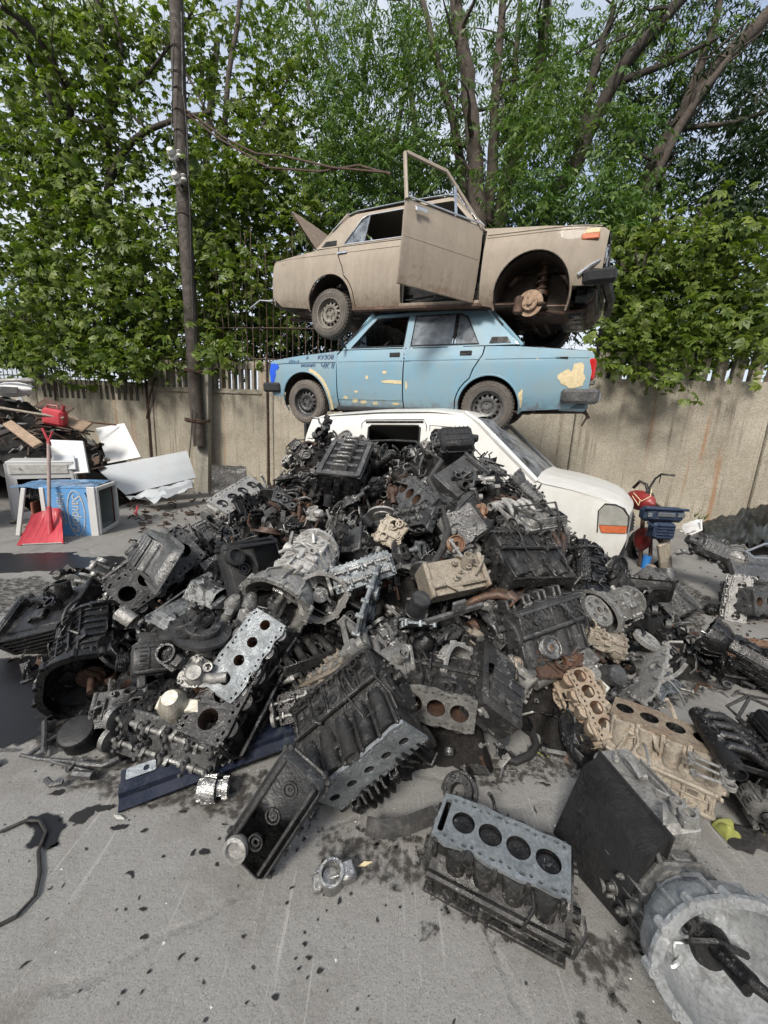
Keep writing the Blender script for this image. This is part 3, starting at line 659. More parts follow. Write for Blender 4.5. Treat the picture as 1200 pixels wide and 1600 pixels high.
tree('slender ash tree behind the boot of the beige car', [([(600, 560, 11), (610, 300, 11), (560, 190, 11), (510, 90, 11), (470, -30, 11.3)], .09), ([(600, 300, 11), (630, 150, 11), (640, 0, 11.4)], .07), ([(565, 200, 11), (570, 100, 11), (590, -10, 11.5)], .04)],
     [(520, 260, 9.6, 80, 80, 65), (560, 170, 10, 80, 70, 60), (500, 90, 10.4, 80, 70, 34), (600, 60, 10.6, 70, 70, 36), (470, 30, 11, 70, 50, 18), (600, 250, 9.8, 60, 50, 35), (560, 400, 9.6, 80, 90, 50)], LA, 'ash', 1.25, n=8, seed=4)
tree('many stemmed ash tree rising behind the beige car roof', [([(748, 420, 9.6), (745, 290, 9.6), (733, 150, 9.6), (718, 20, 9.6), (708, -60, 9.6)], .25), ([(752, 420, 10), (768, 270, 10), (775, 130, 10), (790, -40, 10)], .16), ([(735, 400, 10), (715, 220, 10), (690, 120, 10), (650, -40, 10)], .12), ([(770, 420, 10.2), (800, 250, 10.2), (840, 120, 10.2), (860, -40, 10.4)], .2), ([(790, 290, 10), (800, 180, 10.3), (815, -30, 10.5)], .10)],
     [(680, 150, 10.2, 50, 60, 22), (690, 40, 10.6, 60, 60, 16), (830, 240, 9.0, 50, 60, 34), (810, 120, 10.4, 60, 70, 24), (840, 60, 10.6, 80, 60, 24), (680, 250, 9.6, 40, 45, 20), (850, 300, 9, 80, 45, 36), (860, 170, 9.3, 60, 70, 42), (770, 10, 11, 80, 40, 8), (650, 90, 10.2, 50, 60, 18)], LA, 'ash', 1.3, n=8, seed=5)
tree('ash tree with a thick leaning trunk above the beige car bonnet', [([(800, 460, 9.8), (860, 330, 9.6), (905, 240, 9.4), (955, 130, 9.2), (1010, 60, 9), (1080, -20, 8.8)], .22), ([(905, 250, 9.4), (925, 120, 9.6), (960, 10, 9.8)], .12), ([(960, 130, 9.2), (1040, 100, 9), (1120, 60, 8.8)], .07)],
     [(940, 320, 8.8, 60, 40, 40), (930, 200, 10.4, 70, 70, 50), (985, 220, 8.8, 40, 60, 24), (900, 90, 10.6, 80, 70, 34), (1000, 50, 10.4, 80, 60, 30), (1000, 330, 8.6, 50, 50, 36)], LA, 'ash', 1.3, n=8, seed=6)
tree('tree with twin dark leaning trunks at the top right', [([(960, 480, 9.4), (1000, 310, 9.2), (1050, 210, 9), (1110, 120, 8.8), (1200, 20, 8.6), (1260, -40, 8.5)], .24), ([(985, 360, 9), (1020, 280, 8.8), (1080, 170, 8.6), (1140, 90, 8.5)], .12), ([(1050, 215, 9), (1110, 60, 9), (1130, -30, 9)], .09), ([(1070, 200, 9), (1150, 190, 8.6), (1230, 160, 8.4)], .05)],
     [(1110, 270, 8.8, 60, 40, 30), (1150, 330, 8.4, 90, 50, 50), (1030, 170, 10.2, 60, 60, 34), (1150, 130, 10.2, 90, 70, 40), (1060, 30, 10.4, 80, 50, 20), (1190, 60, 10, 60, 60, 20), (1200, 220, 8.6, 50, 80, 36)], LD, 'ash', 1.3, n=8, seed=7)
tree('dense young maple hanging over the right end of the concrete wall', [([(1080, 600, 8.2), (1085, 480, 8), (1060, 400, 7.9), (1100, 330, 7.8)], .06), ([(1080, 520, 8), (1000, 450, 7.8), (960, 400, 7.8)], .04), ([(1090, 500, 8), (1160, 420, 7.9), (1200, 380, 7.8)], .04), ([(1010, 390, 7.4), (1000, 430, 7.3), (990, 370, 7.3)], .02)],
     [(1000, 420, 7.9, 55, 60, 60), (1080, 400, 7.9, 70, 60, 70), (1150, 430, 7.8, 70, 70, 70), (1000, 520, 7.6, 55, 45, 60), (1070, 510, 7.4, 70, 50, 75), (1160, 520, 7.4, 70, 45, 65), (1030, 565, 7.0, 25, 22, 18), (1065, 582, 7.0, 14, 12, 8), (970, 550, 7.2, 25, 22, 14), (1200, 480, 7.4, 50, 80, 40), (950, 450, 8.2, 30, 70, 30), (1130, 550, 7.1, 60, 15, 20)], LM, 'palm', 1.15, n=8, seed=8)
tree('rear tree behind the far left wall, shade put into its leaf colour', [([(60, 560, 14), (70, 300, 14), (50, 100, 14)], .2)], [(40, 530, 12, 140, 45, 60), (180, 530, 12, 100, 45, 40), (0, 420, 13.5, 130, 150, 85), (140, 450, 13.5, 130, 120, 85), (90, 250, 13.5, 150, 110, 60), (120, 90, 14, 160, 90, 10)], LD, 'palm', 1.6, n=9, seed=9)
tree('rear tree behind the wooden pole, shade put into its leaf colour', [([(330, 560, 13.5), (320, 300, 13.5), (340, 60, 14)], .2)], [(280, 530, 12, 100, 50, 50), (400, 520, 12, 100, 60, 60), (290, 430, 13, 130, 140, 95), (430, 430, 13, 110, 140, 85), (380, 260, 13.2, 150, 80, 50), (300, 120, 14, 120, 90, 8)], LD, 'palm', 1.6, n=9, seed=10)
tree('rear tree behind the stacked cars, shade put into its leaf colour', [([(650, 560, 13), (660, 350, 13), (640, 120, 13.5)], .2)], [(480, 500, 12, 80, 60, 50), (560, 420, 12.5, 110, 120, 85), (700, 330, 12.5, 130, 70, 55), (600, 280, 13, 130, 80, 55), (800, 420, 12.5, 140, 120, 85), (760, 240, 14, 200, 60, 20), (560, 120, 14, 150, 90, 8)], LD, 'ash', 1.9, n=8, seed=11)
tree('rear tree behind the right end maple, shade put into its leaf colour', [([(1000, 600, 12), (1010, 420, 12), (1050, 200, 12)], .2)], [(960, 440, 11.5, 80, 110, 65), (1060, 470, 11.5, 100, 90, 60), (1160, 440, 11.5, 90, 110, 60), (1000, 280, 12, 130, 70, 26), (1150, 280, 12, 110, 90, 26), (1050, 110, 13, 170, 90, 8)], LD, 'palm', 1.5, n=8, seed=12)
M_('rim_dusty', grime, (.16, .15, .13), (.25, .235, .205), (.08, .065, .05), .2, .5, .8)
M_('tub', grime, (.022, .018, .014), (.055, .042, .03), (.10, .075, .05), 0, .7, .95)
M_('disc_rust', grime, (.20, .13, .085), (.32, .23, .16), (.12, .06, .03), .2, .5, .8)
# ================================================================ cars (local frame: x to the rear, y to the car's right, z up)
def pose(x, y, z, yaw, pit, rol): 
    return T(x, y, z) @ Matrix.Rotation(yaw, 4, 'Z') @ Matrix.Rotation(pit, 4, 'Y') @ Matrix.Rotation(rol, 4, 'X')
def arc(cx, cz, rx, rz, a0, a1, n=14): return [(cx+rx*cos(radians(a0+(a1-a0)*i/n)), cz+rz*sin(radians(a0+(a1-a0)*i/n))) for i in range(n+1)]
def wheel(parent, x, y, z, side, rim='grey_metal', tyre='rubber_dusty', R_=.29, tilt=0):
    "side +1 faces +y. parts: tyre wheel > rim"
    M = T(x, y, z) @ RX(-90*side) @ RZ(17)
    mb = MB(); mb.lathe([(.185, -.075), (.24, -.085), (R_-.012, -.08), (R_, -.06), (R_, .055), (R_-.012, .078), (R_-.03, .084), (.215, .088), (.185, .078), (.178, .0), (.185, -.075)], None, 40)
    for i in range(46):
        a = 2*pi*i/46
        for zz, da in ((-.045, 0), (.0, .06), (.045, 0)): mb.box((0, 0, 0), (.010, .020, .034), Matrix.Rotation(a+da, 4, 'Z') @ T(R_+.001, 0, zz))
    mb.lathe([(.232, .0875), (.236, .091), (.24, .0875)], None, 36); mb.lathe([(.262, .082), (.265, .087), (.268, .082)], None, 36)
    t = mb.build('wheel', MT[tyre], parent); t.matrix_local = M
    mb = MB()
    mb.lathe([(.19, .078), (.188, .086), (.178, .084), (.17, .06), (.165, .035), (.15, .028)], None, 36)
    mb.lathe([(.108, .052), (.10, .058), (.075, .05), (.066, .03), (.03, .03), (.028, .04), (.001, .042)], None, 30)
    n = 14   # slotted disc
    for i in range(n):
        a = 2*pi*i/n; s0 = a-.5*2*pi/n*.42; s1 = a+.5*2*pi/n*.42
        mb.add([(.150*cos(s0), .150*sin(s0), .028), (.150*cos(s1), .150*sin(s1), .028), (.108*cos(s1), .108*sin(s1), .052), (.108*cos(s0), .108*sin(s0), .052)], [(0, 1, 2, 3)])
    for rr, z0, z1 in ((.1515, .027, .0265), (.1065, .053, .0535)): mb.lathe([(rr-.006, z0), (rr+.006, z1)], None, 36)
    for i in range(4):
        a = i*pi/2; mb.cyl((.052*cos(a), .052*sin(a), .035), (.052*cos(a), .052*sin(a), .056), .010, n=6)
    mb.lathe([(.178, 0), (.185, -.07)], None, 30); r_ = mb.build('rim', MT[rim], t)
    mb = MB(); mb.lathe([(.001, -.02), (.172, -.02)], None, 24); mb.build('brake_drum', MT['rust_dark'], t)
    return t
def sedan(root, sd, paint, roofpaint, openfront=False, opentrunk=False, trims='chrome', rimmat='grey_metal', missing=()):
    """sd = the side of the car the viewer sees (+1 right, -1 left)"""
    W = .80
    def yf(x, z):
        if z < .935:
            y = W-.028*((z-.62)/.32)**2-(.010 if z > .80 else 0)-(.03*max(0, (.38-z)/.12) if z < .38 else 0)
        else: y = W-.052-(z-.935)*.34
        if x < .55: y -= .06*((.55-x)/.55)**2
        if x > 3.5: y -= .05*((x-3.5)/.65)**2
        return y
    archF = arc(.655, .30, .37, .385, -18, 200, 18); archR = arc(3.12, .29, .345, .345, -10, 190, 18)
    fender = [(.05, .46), (.055, .80), (.10, .83), (.6, .885), (1.215, .93), (1.175, .90), (1.165, .23)]+[(1.04, .21)]+archF[:-1]+[(.28, .36), (.10, .36)]
    fdoor = [(1.185, .235), (1.18, .88), (1.235, .935), (2.085, .935), (2.095, .80), (2.09, .235)]
    rdoor = [(2.105, .235), (2.11, .80), (2.10, .935), (3.03, .935), (3.02, .85), (2.93, .70)]+arc(3.12, .29, .385, .385, 125, 180, 5)+[(2.73, .235)]
    quarter = [(2.745, .235), (2.765, .235)]+archR[::-1]+[(3.50, .26), (3.97, .30), (4.12, .42), (4.13, .82), (4.10, .86), (3.36, .925), (3.045, .935), (3.035, .85), (2.945, .70)]+arc(3.12, .29, .371, .371, 125, 178, 5)
    gouter = [(1.24, .945), (1.33, 1.04), (1.62, 1.325), (1.70, 1.345), (2.9, 1.335), (3.02, 1.30), (3.40, .945)]
    wf = [(1.37, .965), (1.58, 1.19), (1.685, 1.295), (2.09, 1.30), (2.075, .965)]
    wr = [(2.165, .965), (2.18, 1.30), (2.72, 1.295), (2.80, 1.26), (2.97, .965)]
    for s_ in (-1, 1):
        near = s_ == sd
        def part(nm, poly, mat, holes=(), step=.075):
            mb = MB(); skin(mb, poly, yf, .014, step, holes, s_); return mb.build(nm, MT[mat], root, ang=30)
        fe = part('front_fender', fender, paint)
        mb = MB(); mb.tube([(x, s_*(yf(x, z)-.002), z) for x, z in arc(.655, .30, .372, .387, -18, 200, 26)], .011, 6); mb.build('arch_lip', MT[paint], fe)
        q = part('rear_fender', quarter, paint)
        mb = MB(); mb.tube([(x, s_*(yf(x, z)-.002), z) for x, z in arc(3.12, .29, .347, .347, -10, 190, 26)], .011, 6); mb.build('arch_lip', MT[paint], q)
        mb = MB(); mb.plate([(3.08, .965), (3.10, 1.03), (3.26, 1.03), (3.31, .965)], (), .001, .006, fn=lambda a, b, c: (a, s_*(yf(a, b)+c), b))
        for i in range(4): mb.tube([(3.095, s_*(yf(3.1, .975+i*.014)+.008), .975+i*.014), (3.27, s_*(yf(3.27, .975+i*.014)+.008), .975+i*.014)], .003, 4)
        mb.build('vent_grille', MT['plastic_black'], root)
        if not (near and openfront):
            d = part('front_door', fdoor, paint+('_plain' if paint+'_plain' in MT and not near else ''))
            hand(d, 1.98, .865, s_, yf, trims)
        else: d = None
        rd = part('rear_door', rdoor, paint); hand(rd, 2.84 if sd < 0 else 2.95, .865 if sd < 0 else .86, s_, yf, trims)
        if near and openfront:
            g_ = [(1.24, .945), (1.33, 1.04), (1.62, 1.325), (1.70, 1.345), (2.9, 1.335), (3.02, 1.30), (3.40, .945)]
            mb = MB(); skin(mb, g_, yf, .02, .1, ([(1.30, .95), (1.65, 1.30), (2.09, 1.305), (2.085, .95)], wr), s_); mb.build('door_pillars', MT[paint], root)
            mb = MB(); mb.plate([(2.095, .235), (2.14, .235), (2.15, .94), (2.10, .94)], (), -.03, -.015, fn=lambda a, b, c: (a, s_*(yf(a, b)+c), b)); mb.build('door_post', MT[paint], root)
        else:
            mb = MB(); skin(mb, gouter, yf, .02, .1, (wf, wr), s_); mb.build('door_pillars', MT[paint], root)
        for k_, hole in (('f', wf), ('r', wr)):
            if k_ == 'f' and near and openfront: continue
            mb = MB(); mb.tube([(a, s_*(yf(a, b)+.002), b) for a, b in hole], .009, 6, closed=True); mb.build('window_trim', MT[trims if near else 'plastic_black'], root)
        mb = MB()       # rear glass: fixed quarter light beyond a divider
        gl = 'window_film'
        if sd < 0 and near:
            mb.plate([(2.17, .97), (2.185, 1.295), (2.665, 1.29), (2.66, .97)], (), -.012, -.008, fn=lambda a, b, c: (a, s_*(yf(a, b)+c), b)); mb.build('window', MT[gl], root); mb = MB()
        mb.plate([(2.70, .97), (2.705, 1.29), (2.80, 1.25), (2.955, .97)], (), -.012, -.008, fn=lambda a, b, c: (a, s_*(yf(a, b)+c), b)); mb.build('window', MT[gl], root)
        mb = MB(); mb.tube([(2.68, s_*(yf(2.68, .965)-.002), .965), (2.69, s_*(yf(2.69, 1.295)-.002), 1.295)], .010, 5); mb.build('window_divider', MT[trims], root)
        mb = MB(); mb.tube([(a, s_*(yf(a, min(b, 1.34))+.008), b+.012) for a, b in [(1.22, .95), (1.34, 1.06), (1.62, 1.335), (1.72, 1.355), (2.3, 1.362), (2.9, 1.347), (3.03, 1.31), (3.2, 1.14)]], .009, 6); mb.build('drip_rail', MT[trims], root)
        mb = MB(); mb.box((1.95, s_*.735, .225), (1.62, .06, .05), b=.015); mb.build('sill', MT['plastic_black' if sd < 0 else 'rust_dark'], root)
        # inner wheel tubs
        for cx, rx in ((.655, .36), (3.12, .335)):
            mb = MB(); mb.surf(lambda u, v: (cx+rx*cos(pi*(u*1.1-.05)), s_*(.42+.33*v), .30+(rx+.02)*sin(pi*(u*1.1-.05))), 14, 2); mb.surf(lambda u, v: (cx+rx*(2*u-1), s_*.43, .22+v*(.02+rx*sqrt(max(0, 1-(2*u-1)**2)))), 10, 3)
            mb.build('wheel_tub', MT['tub'], root)
        if (x_ := 'f%d' % s_) not in missing: wheel(root, .655, s_*.685, .29, s_, 'grey_metal' if sd > 0 else rimmat)
        wheel(root, 3.12, s_*.685, .29 if sd < 0 else .19, s_, rimmat if sd < 0 else 'rim_dusty')
    Y = lambda x, z: yf(x, z)
    hz = lambda x: .835+.085*min(1, max(0, (x-.08)/1.1)) if x > .1 else .80+.035*(x-.02)/.08
    mb = MB(); mb.surf(lambda u, v: ((x := .06+1.17*u), (2*v-1)*(Y(x, .9)-.035), (hz(x)+.035*(1-(2*v-1)**2)+(.008 if abs(2*v-1) < .55 else 0)+.012*noise.noise((x*4, v*4, sd)))), 20, 18); mb.build('bonnet', MT[paint], root)
    tz = lambda x: .94-.075*(x-3.37)/.75
    mb = MB(); mb.surf(lambda u, v: ((x := .73*u), (2*v-1)*(Y(x+3.39, .9)-.04), (tz(x+3.39)-.94+.02*(1-(2*v-1)**2))), 8, 12)
    mb.surf(lambda u, v: (.02+.7*u, (2*v-1)*.68, -.03+(tz(.02+.7*u+3.39)-.94)), 2, 2)
    bt = mb.build('boot_lid', MT[paint], root); bt.location = (3.39, 0, .94)
    if opentrunk: bt.rotation_euler = (0, radians(-52), 0)
    rz = lambda x: 1.335+.04*(1-((x-2.3)/.8)**2)
    mb = MB(); mb.surf(lambda u, v: ((x := 1.60+1.43*u), (q := 2*v-1)*(Y(x, 1.33)-.005), rz(x)+.04*(1-abs(q)**2.4)-(.02*(abs(2*u-1)**8))+(.02*noise.noise((x*2.6, q*2, sd*3.1))-.012)*(1-abs(q)**4)), 24, 18)
    mb.surf(lambda u, v: ((x := 1.60+1.43*u), (q := 2*v-1)*(Y(x, 1.33)-.01), rz(x)-.02+.035*(1-abs(q)**2.4)-(.02*(abs(2*u-1)**8))), 8, 8); mb.build('roof', MT[roofpaint], root)
    def quadsurf(a, b, c, d, bow, nm, mat, th=.004):
        mb = MB()
        for o_ in (0, th): mb.surf(lambda u, v: tuple((V(a).lerp(V(b), v)).lerp(V(d).lerp(V(c), v), u)+V((bow*(1-(2*v-1)**2)+o_, 0, 0))), 4, 10)
        return mb.build(nm, MT[mat], root)
    quadsurf((1.26, -.68, .95), (1.26, .68, .95), (1.63, .585, 1.345), (1.63, -.585, 1.345), -.07, 'windscreen', 'window_dusty' if sd < 0 else 'window')
    quadsurf((3.40, -.68, .95), (3.40, .68, .95), (3.03, .585, 1.325), (3.03, -.585, 1.325), .06, 'rear_window', 'window')
    for (xa, za, ya, xb, zb, yb) in ((1.24, .93, .70, 1.62, 1.35, .61), (3.42, .93, .70, 3.02, 1.335, .61)):
        mb = MB(); 
        for s_ in (-1, 1): mb.tube([(xa, s_*ya, za), (xb, s_*yb, zb)], .03, 6)
        mb.tube([(xb, -yb, zb), (xb+(-.03 if xa < 2 else .03), 0, zb+.02), (xb, yb, zb)], .022, 6); mb.tube([(xa, -ya, za), (xa, ya, za)], .025, 6)
        mb.build('pillar_frame', MT[paint], root)
    # floor pan, bulkheads and running gear
    mb = MB(); mb.box((2.05, 0, .24), (3.1, 1.36, .04), b=.02); mb.box((1.15, 0, .58), (.04, 1.36, .68)); mb.box((.66, 0, .42), (1.15, .76, .42), b=.05); mb.box((3.45, 0, .45), (1.1, .84, .38), b=.05)
    mb.box((2.1, 0, .27), (1.7, .26, .14), b=.05)
    mb.tube([(.9, .1, .20), (1.8, .18, .21), (2.7, .2, .21), (3.6, .25, .22), (4.15, .35, .24)], .025, 8); mb.cyl((2.2, .19, .22), (2.7, .2, .22), .05); mb.cyl((3.12, -.6, .27), (3.12, .6, .27), .05); mb.sph((3.12, 0, .27), .13)
    mb.tube([(.66, -.6, .2), (.7, 0, .17), (.66, .6, .2)], .035); mb.box((.7, 0, .2), (.3, .8, .07), b=.02); mb.cyl((1.1, 0, .2), (3.0, 0, .25), .035)
    for s_ in (-1, 1): mb.tube([(3.12, s_*.5, .22), (2.5, s_*.45, .24)], .025); mb.tube([(3.2, s_*.5, .25), (3.3, s_*.45, .6)], .035)
    mb.build('underbody', MT['rust_dark'], root)
    # cabin
    mb = MB(); mb.box((1.42, 0, .84), (.30, 1.32, .18), b=.05); mb.build('dashboard', MT['plastic_black'], root)
    sy = -.36; M = T(1.68, sy, .90) @ RY(-65); mb = MB(); mb.tube([(.185*cos(a), .185*sin(a), 0) for a in [i*pi/14 for i in range(28)]], .012, 6, closed=True, M=M); mb.cyl((0, 0, 0), (0, 0, -.35), .025, M=M); mb.box((0, 0, 0), (.05, .36, .012), M, b=.003); mb.build('steering_wheel', MT['plastic_black'], root)
    for s_ in (-1, 1):
        mb = MB(); mb.box((1.98, s_*.34, .44), (.50, .48, .18), b=.06); mb.box((0, 0, 0), (.14, .48, .58), T(2.24, s_*.34, .78) @ RY(14), b=.05); mb.build('front_seat', MT['cloth_black'], root)
    mb = MB(); mb.box((2.85, 0, .45), (.5, 1.2, .18), b=.06); mb.box((0, 0, 0), (.14, 1.2, .55), T(3.1, 0, .74) @ RY(20), b=.05); mb.build('rear_seat', MT['cloth_black'], root)
    mb = MB(); mb.box((3.22, 0, .90), (.34, 1.3, .02)); mb.build('parcel_shelf', MT['plastic_black'], root)
    return yf
def hand(door, x, z, s_, yf, trims):
    mb = MB(); y = yf(x, z)
    if trims == 'chrome': mb.box((x, s_*(y+.012), z), (.13, .018, .032), b=.008); mb.box((x+.07, s_*(y+.006), z), (.03, .02, .04), b=.008)
    else: mb.box((x, s_*(y+.004), z), (.135, .010, .055), b=.004); mb.box((x, s_*(y+.011), z-.008), (.115, .008, .018), b=.003)
    mb.build('door_handle', MT[trims], door)
    if trims != 'chrome':
        mb = MB(); mb.box((x-.01, s_*(y+.0105), z+.013), (.10, .003, .006)); mb.build('lock', MT['chrome'], door)
# ---- blue saloon, resting on the van
B = empty('blue_sedan', pose(-1.446, 6.485, 1.668, -.409, .008, .094), 'light blue saloon car with peeling filler patches, middle of the stack on the white van', 'car', 'stacked scrap cars')
byf = sedan(B, -1, 'paint_blue', 'paint_blue', trims='plastic_black', rimmat='blue_rim' if 'blue_rim' in MT else 'grey_metal')
def onside(nm, mat, poly, s_=-1, th=.003, par=B, yf=byf, label=None):
    mb = MB(); skin(mb, poly, lambda x, z: yf(x, z)+th, th*.6, .05, (), s_); return mb.build(nm, MT[mat], par, label)
def rag(cx, cz, rx, rz, seed, n=18): return [(cx+rx*cos(a)*(1+.6*noise.noise((cos(a)*1.5, sin(a)*1.5, seed*3.3))+.25*noise.noise((cos(a)*5, sin(a)*5, seed))), cz+rz*sin(a)*(1+.6*noise.noise((cos(a)*1.5+5, sin(a)*1.5, seed*3.3))+.25*noise.noise((cos(a)*5, sin(a)*5, seed+9)))) for a in [i*2*pi/n for i in range(n)]]
for i, (cx, cz, rx, rz) in enumerate([(1.99, .56, .15, .024), (1.43, .325, .045, .028), (1.55, .31, .05, .02), (1.30, .36, .04, .02), (1.72, .30, .04, .022), (2.0, .30, .05, .018), (1.62, .61, .02, .022), (1.86, .67, .035, .016), (1.46, .44, .03, .013), (3.95, .60, .12, .09), (3.99, .66, .05, .13), (3.475, .39, .03, .085), (2.15, .52, .012, .05)]):
    onside('bare_patch', 'cream_bare', rag(cx, cz, rx, rz, i), th=.003+.0001*i)
for i, (cx, cz, rx, rz) in enumerate([(.12, .68, .06, .11), (.17, .75, .07, .05), (.11, .58, .035, .10)]): onside('blue_smear', 'blue_smear', rag(cx, cz, rx, rz, 30+i), th=.0045+.0003*i)
onside('arch_filler', 'cream_bare', arc(.655, .30, .385, .40, -14, 75, 8)+arc(.655, .30, .425, .44, 75, -14, 8), th=.004)
def text(s, size, M, mat, parent, name='lettering', ext=.0012, shear=0):
    cu = bpy.data.curves.new(name, 'FONT'); cu.body = s; cu.size = size; cu.extrude = ext; cu.shear = shear; cu.resolution_u = 3
    o = bpy.data.objects.new(name, cu); COL.objects.link(o); dg = bpy.context.evaluated_depsgraph_get(); me = bpy.data.meshes.new_from_object(o.evaluated_get(dg)); bpy.data.objects.remove(o)
    o = bpy.data.objects.new(name, me); COL.objects.link(o); me.materials.clear(); me.materials.append(MT[mat])
    if parent: o.parent = parent
    o.matrix_local = M; return o
for s_, x, z, sz in (('Илья', .42, .79, .07), ('А', .70, .84, .06), ('КУЗОВ', .88, .835, .075), ('можно', .62, .745, .07), ('ЧК II', .93, .72, .10)):
    # local text x runs towards the rear, which reads left to right from the left side
    text(s_, sz, T(x, -byf(x, z)-.004, z) @ RX(90), 'graffiti_ink', B, 'graffiti', shear=.2)
mb = MB(); 
for i in range(12):
    for y in (-.5, 0, .5): mb.box((.045, y, .56+i*.02), (.02, .46, .007))
mb.box((.06, 0, .66), (.02, 1.5, .30)); mb.build('grille', MT['plastic_black'], B)
for s_ in (-1, 1):
    mb = MB(); mb.box((.035, s_*.60, .68), (.05, .26, .19), b=.02); mb.build('headlight', MT['lens_clear'], B)
mb = MB(); mb.box((-.02, 0, .48), (.10, 1.5, .13), b=.03)
for s_ in (-1, 1): mb.box((.10, s_*.775, .48), (.30, .07, .13), b=.025)
mb.build('front_bumper', MT['plastic_black'], B)
mb = MB(); mb.box((4.20, 0, .42), (.09, 1.5, .12), b=.03)
mb.build('rear_bumper', MT['chrome'], B)
for s_ in (-1, 1):
    mb = MB(); mb.box((4.05, s_*.775, .425), (.36, .09, .15), b=.03); mb.build('bumper_end', MT['grey_metal'] if s_ < 0 else MT['plastic_black'], B)
    mb = MB(); mb.box((4.135, s_*.60, .68), (.05, .30, .20), b=.02); mb.box((4.115, s_*.738, .70), (.06, .03, .18), b=.01); t_ = mb.build('tail_light', MT['lens_red'], B)
    mb = MB(); mb.box((4.15, s_*.62, .565), (.05, .24, .05), b=.01); mb.box((4.152, s_*.50, .70), (.03, .08, .14)); mb.build('reversing_lens', MT['lens_clear'], t_)
mb = MB(); mb.box((4.12, 0, .60), (.02, 1.42, .46), b=.01); mb.box((4.0, 0, .32), (.30, 1.3, .10), b=.03); mb.build('rear_panel', MT['paint_blue'], B)
mb = MB(); mb.box((4.13, 0, .66), (.02, .5, .12)); mb.tube([(4.1, -.6, .36), (4.16, -.62, .22), (4.12, -.6, .12)], .012, 5); mb.tube([(4.05, -.5, .3), (4.15, -.52, .25), (4.18, -.5, .2)], .02, 5); mb.build('bumper_bracket', MT['rust_dark'], B)
mb = MB(); mb.box((3.83, -byf(3.83, .80)-.003, .80), (.12, .005, .018), b=.001); mb.build('badge', MT['plastic_black'], B)
mb = MB(); mb.tube([(1.30, -.76, .97), (1.28, -.82, .99)], .012); mb.box((1.29, -.86, 1.02), (.03, .10, .07), b=.015); mb.build('mirror', MT['plastic_black'], B)
mb = MB(); mb.tube([(x, -byf(x, .345)-.003, .345) for x in (1.18, 1.5, 2.09)], .004, 4); mb.build('door_crease', MT['paint_blue'], B)
# ---- beige saloon on top
A = empty('beige_sedan', pose(2.257, 4.568, 2.603, 2.646, -.066, -.01), 'dusty beige saloon car with an open door and missing front wheel, topmost of the stack', 'car', 'stacked scrap cars')
ayf = sedan(A, 1, 'paint_tan', 'paint_tanroof', True, True, 'chrome', missing=('f1',))
# door aperture: sill, rubber, carpet scraps
mb = MB(); mb.tube([(a, ayf(a, min(b, .93))-.02, b) for a, b in [(1.19, .93), (1.185, .28), (1.22, .245), (2.05, .245), (2.09, .28), (2.10, .94)]], .012, 6); mb.build('door_seal', MT['rubber'], A)
mb = MB(); mb.box((1.64, .72, .25), (.96, .07, .05), b=.01); mb.build('door_sill', MT['paint_tan'], A)
mb = MB(); r = random.Random(2)
for i in range(9): mb.tube([(1.35+r.random()*.7, .45+r.random()*.22, .28+r.random()*.1) for _ in range(4)], [.03, .05, .04, .02], 6)
mb.build('cabin_rags', MT['cloth_black'], A)
# open front door, hinged at its front edge (x=1.20)
fd = [(0, .24), (0, .90), (.05, .94), (.885, .94), (.895, .80), (.89, .24)]
D = MB(); skin(D, fd, lambda x, z: -.012*((z-.62)/.32)**2-(.006 if z > .80 else 0), .035, .07)
door = D.build('open_front_door', MT['paint_tan'], A); door.location = (1.205, .79, 0); door.rotation_euler = (radians(0), 0, radians(54))
gy = lambda x, z: -.02-(z-.94)*.30
mb = MB(); mb.tube([(x, gy(x, z), z) for x, z in [(.03, .93), (.14, 1.05), (.43, 1.335), (.86, 1.352), (.89, 1.34), (.885, .93)]], .023, 6, flat=.8); mb.build('window_frame', MT['paint_tan'], door)
mb = MB(); mb.tube([(.33, gy(0, .95), .94), (.335, gy(0, 1.24), 1.24)], .014, 5); mb.tube([(.10, gy(0, .96)+.005, .99), (.33, gy(0, 1.15), 1.16)], .006, 5); mb.tube([(.06, -.01, .955), (.88, -.01, .955)], .008, 5); mb.build('window_channel', MT['chrome'], door)
mb = MB(); mb.box((.74, .022, .875), (.14, .02, .035), b=.008); mb.box((.79, .03, .86), (.04, .03, .045), b=.01); mb.build('door_handle', MT['chrome'], door)
mb = MB(); mb.tube([(.02, .0, .635), (.88, .0, .635)], .003, 4); mb.build('door_crease', MT['paint_tan'], door)
# near front hub without its wheel
hub = MB(); Mh = T(.655, .64, .25) @ RX(-90)
hub.lathe([(.001, .0), (.125, 0), (.127, .004), (.127, .012), (.125, .016), (.078, .016), (.075, .045), (.07, .05), (.03, .05), (.028, .075), (.001, .078)], Mh, 32)
for i in range(4): a = i*pi/2+.4; hub.cyl((.05*cos(a), .05*sin(a), .05), (.05*cos(a), .05*sin(a), .058), .009, n=6, M=Mh)
hub.build('brake_disc', MT['disc_rust'], A)
mb = MB(); mb.box((0, 0, 0), (.10, .17, .09), T(.655, .64, .25) @ RX(-90) @ T(.105, .02, .01), b=.02); mb.cyl((.76, .66, .20), (.76, .69, .20), .03); mb.cyl((.76, .66, .29), (.76, .69, .29), .03); mb.build('brake_caliper', MT['rust_dark'], A)
mb = MB()
mb.tube([(.62, .53, .32+.028*0)]+[(.60+.055*cos(a), .50+.055*sin(a), .40+.011*a) for a in [i*.5 for i in range(38)]], .011, 5); mb.cyl((.60, .50, .34), (.59, .48, .70), .035, n=12); mb.cyl((.60, .50, .36), (.60, .50, .40), .075, n=14); mb.cyl((.59, .48, .64), (.59, .48, .68), .08, n=14)
mb.build('coil_spring', MT['rust_dark'], A)
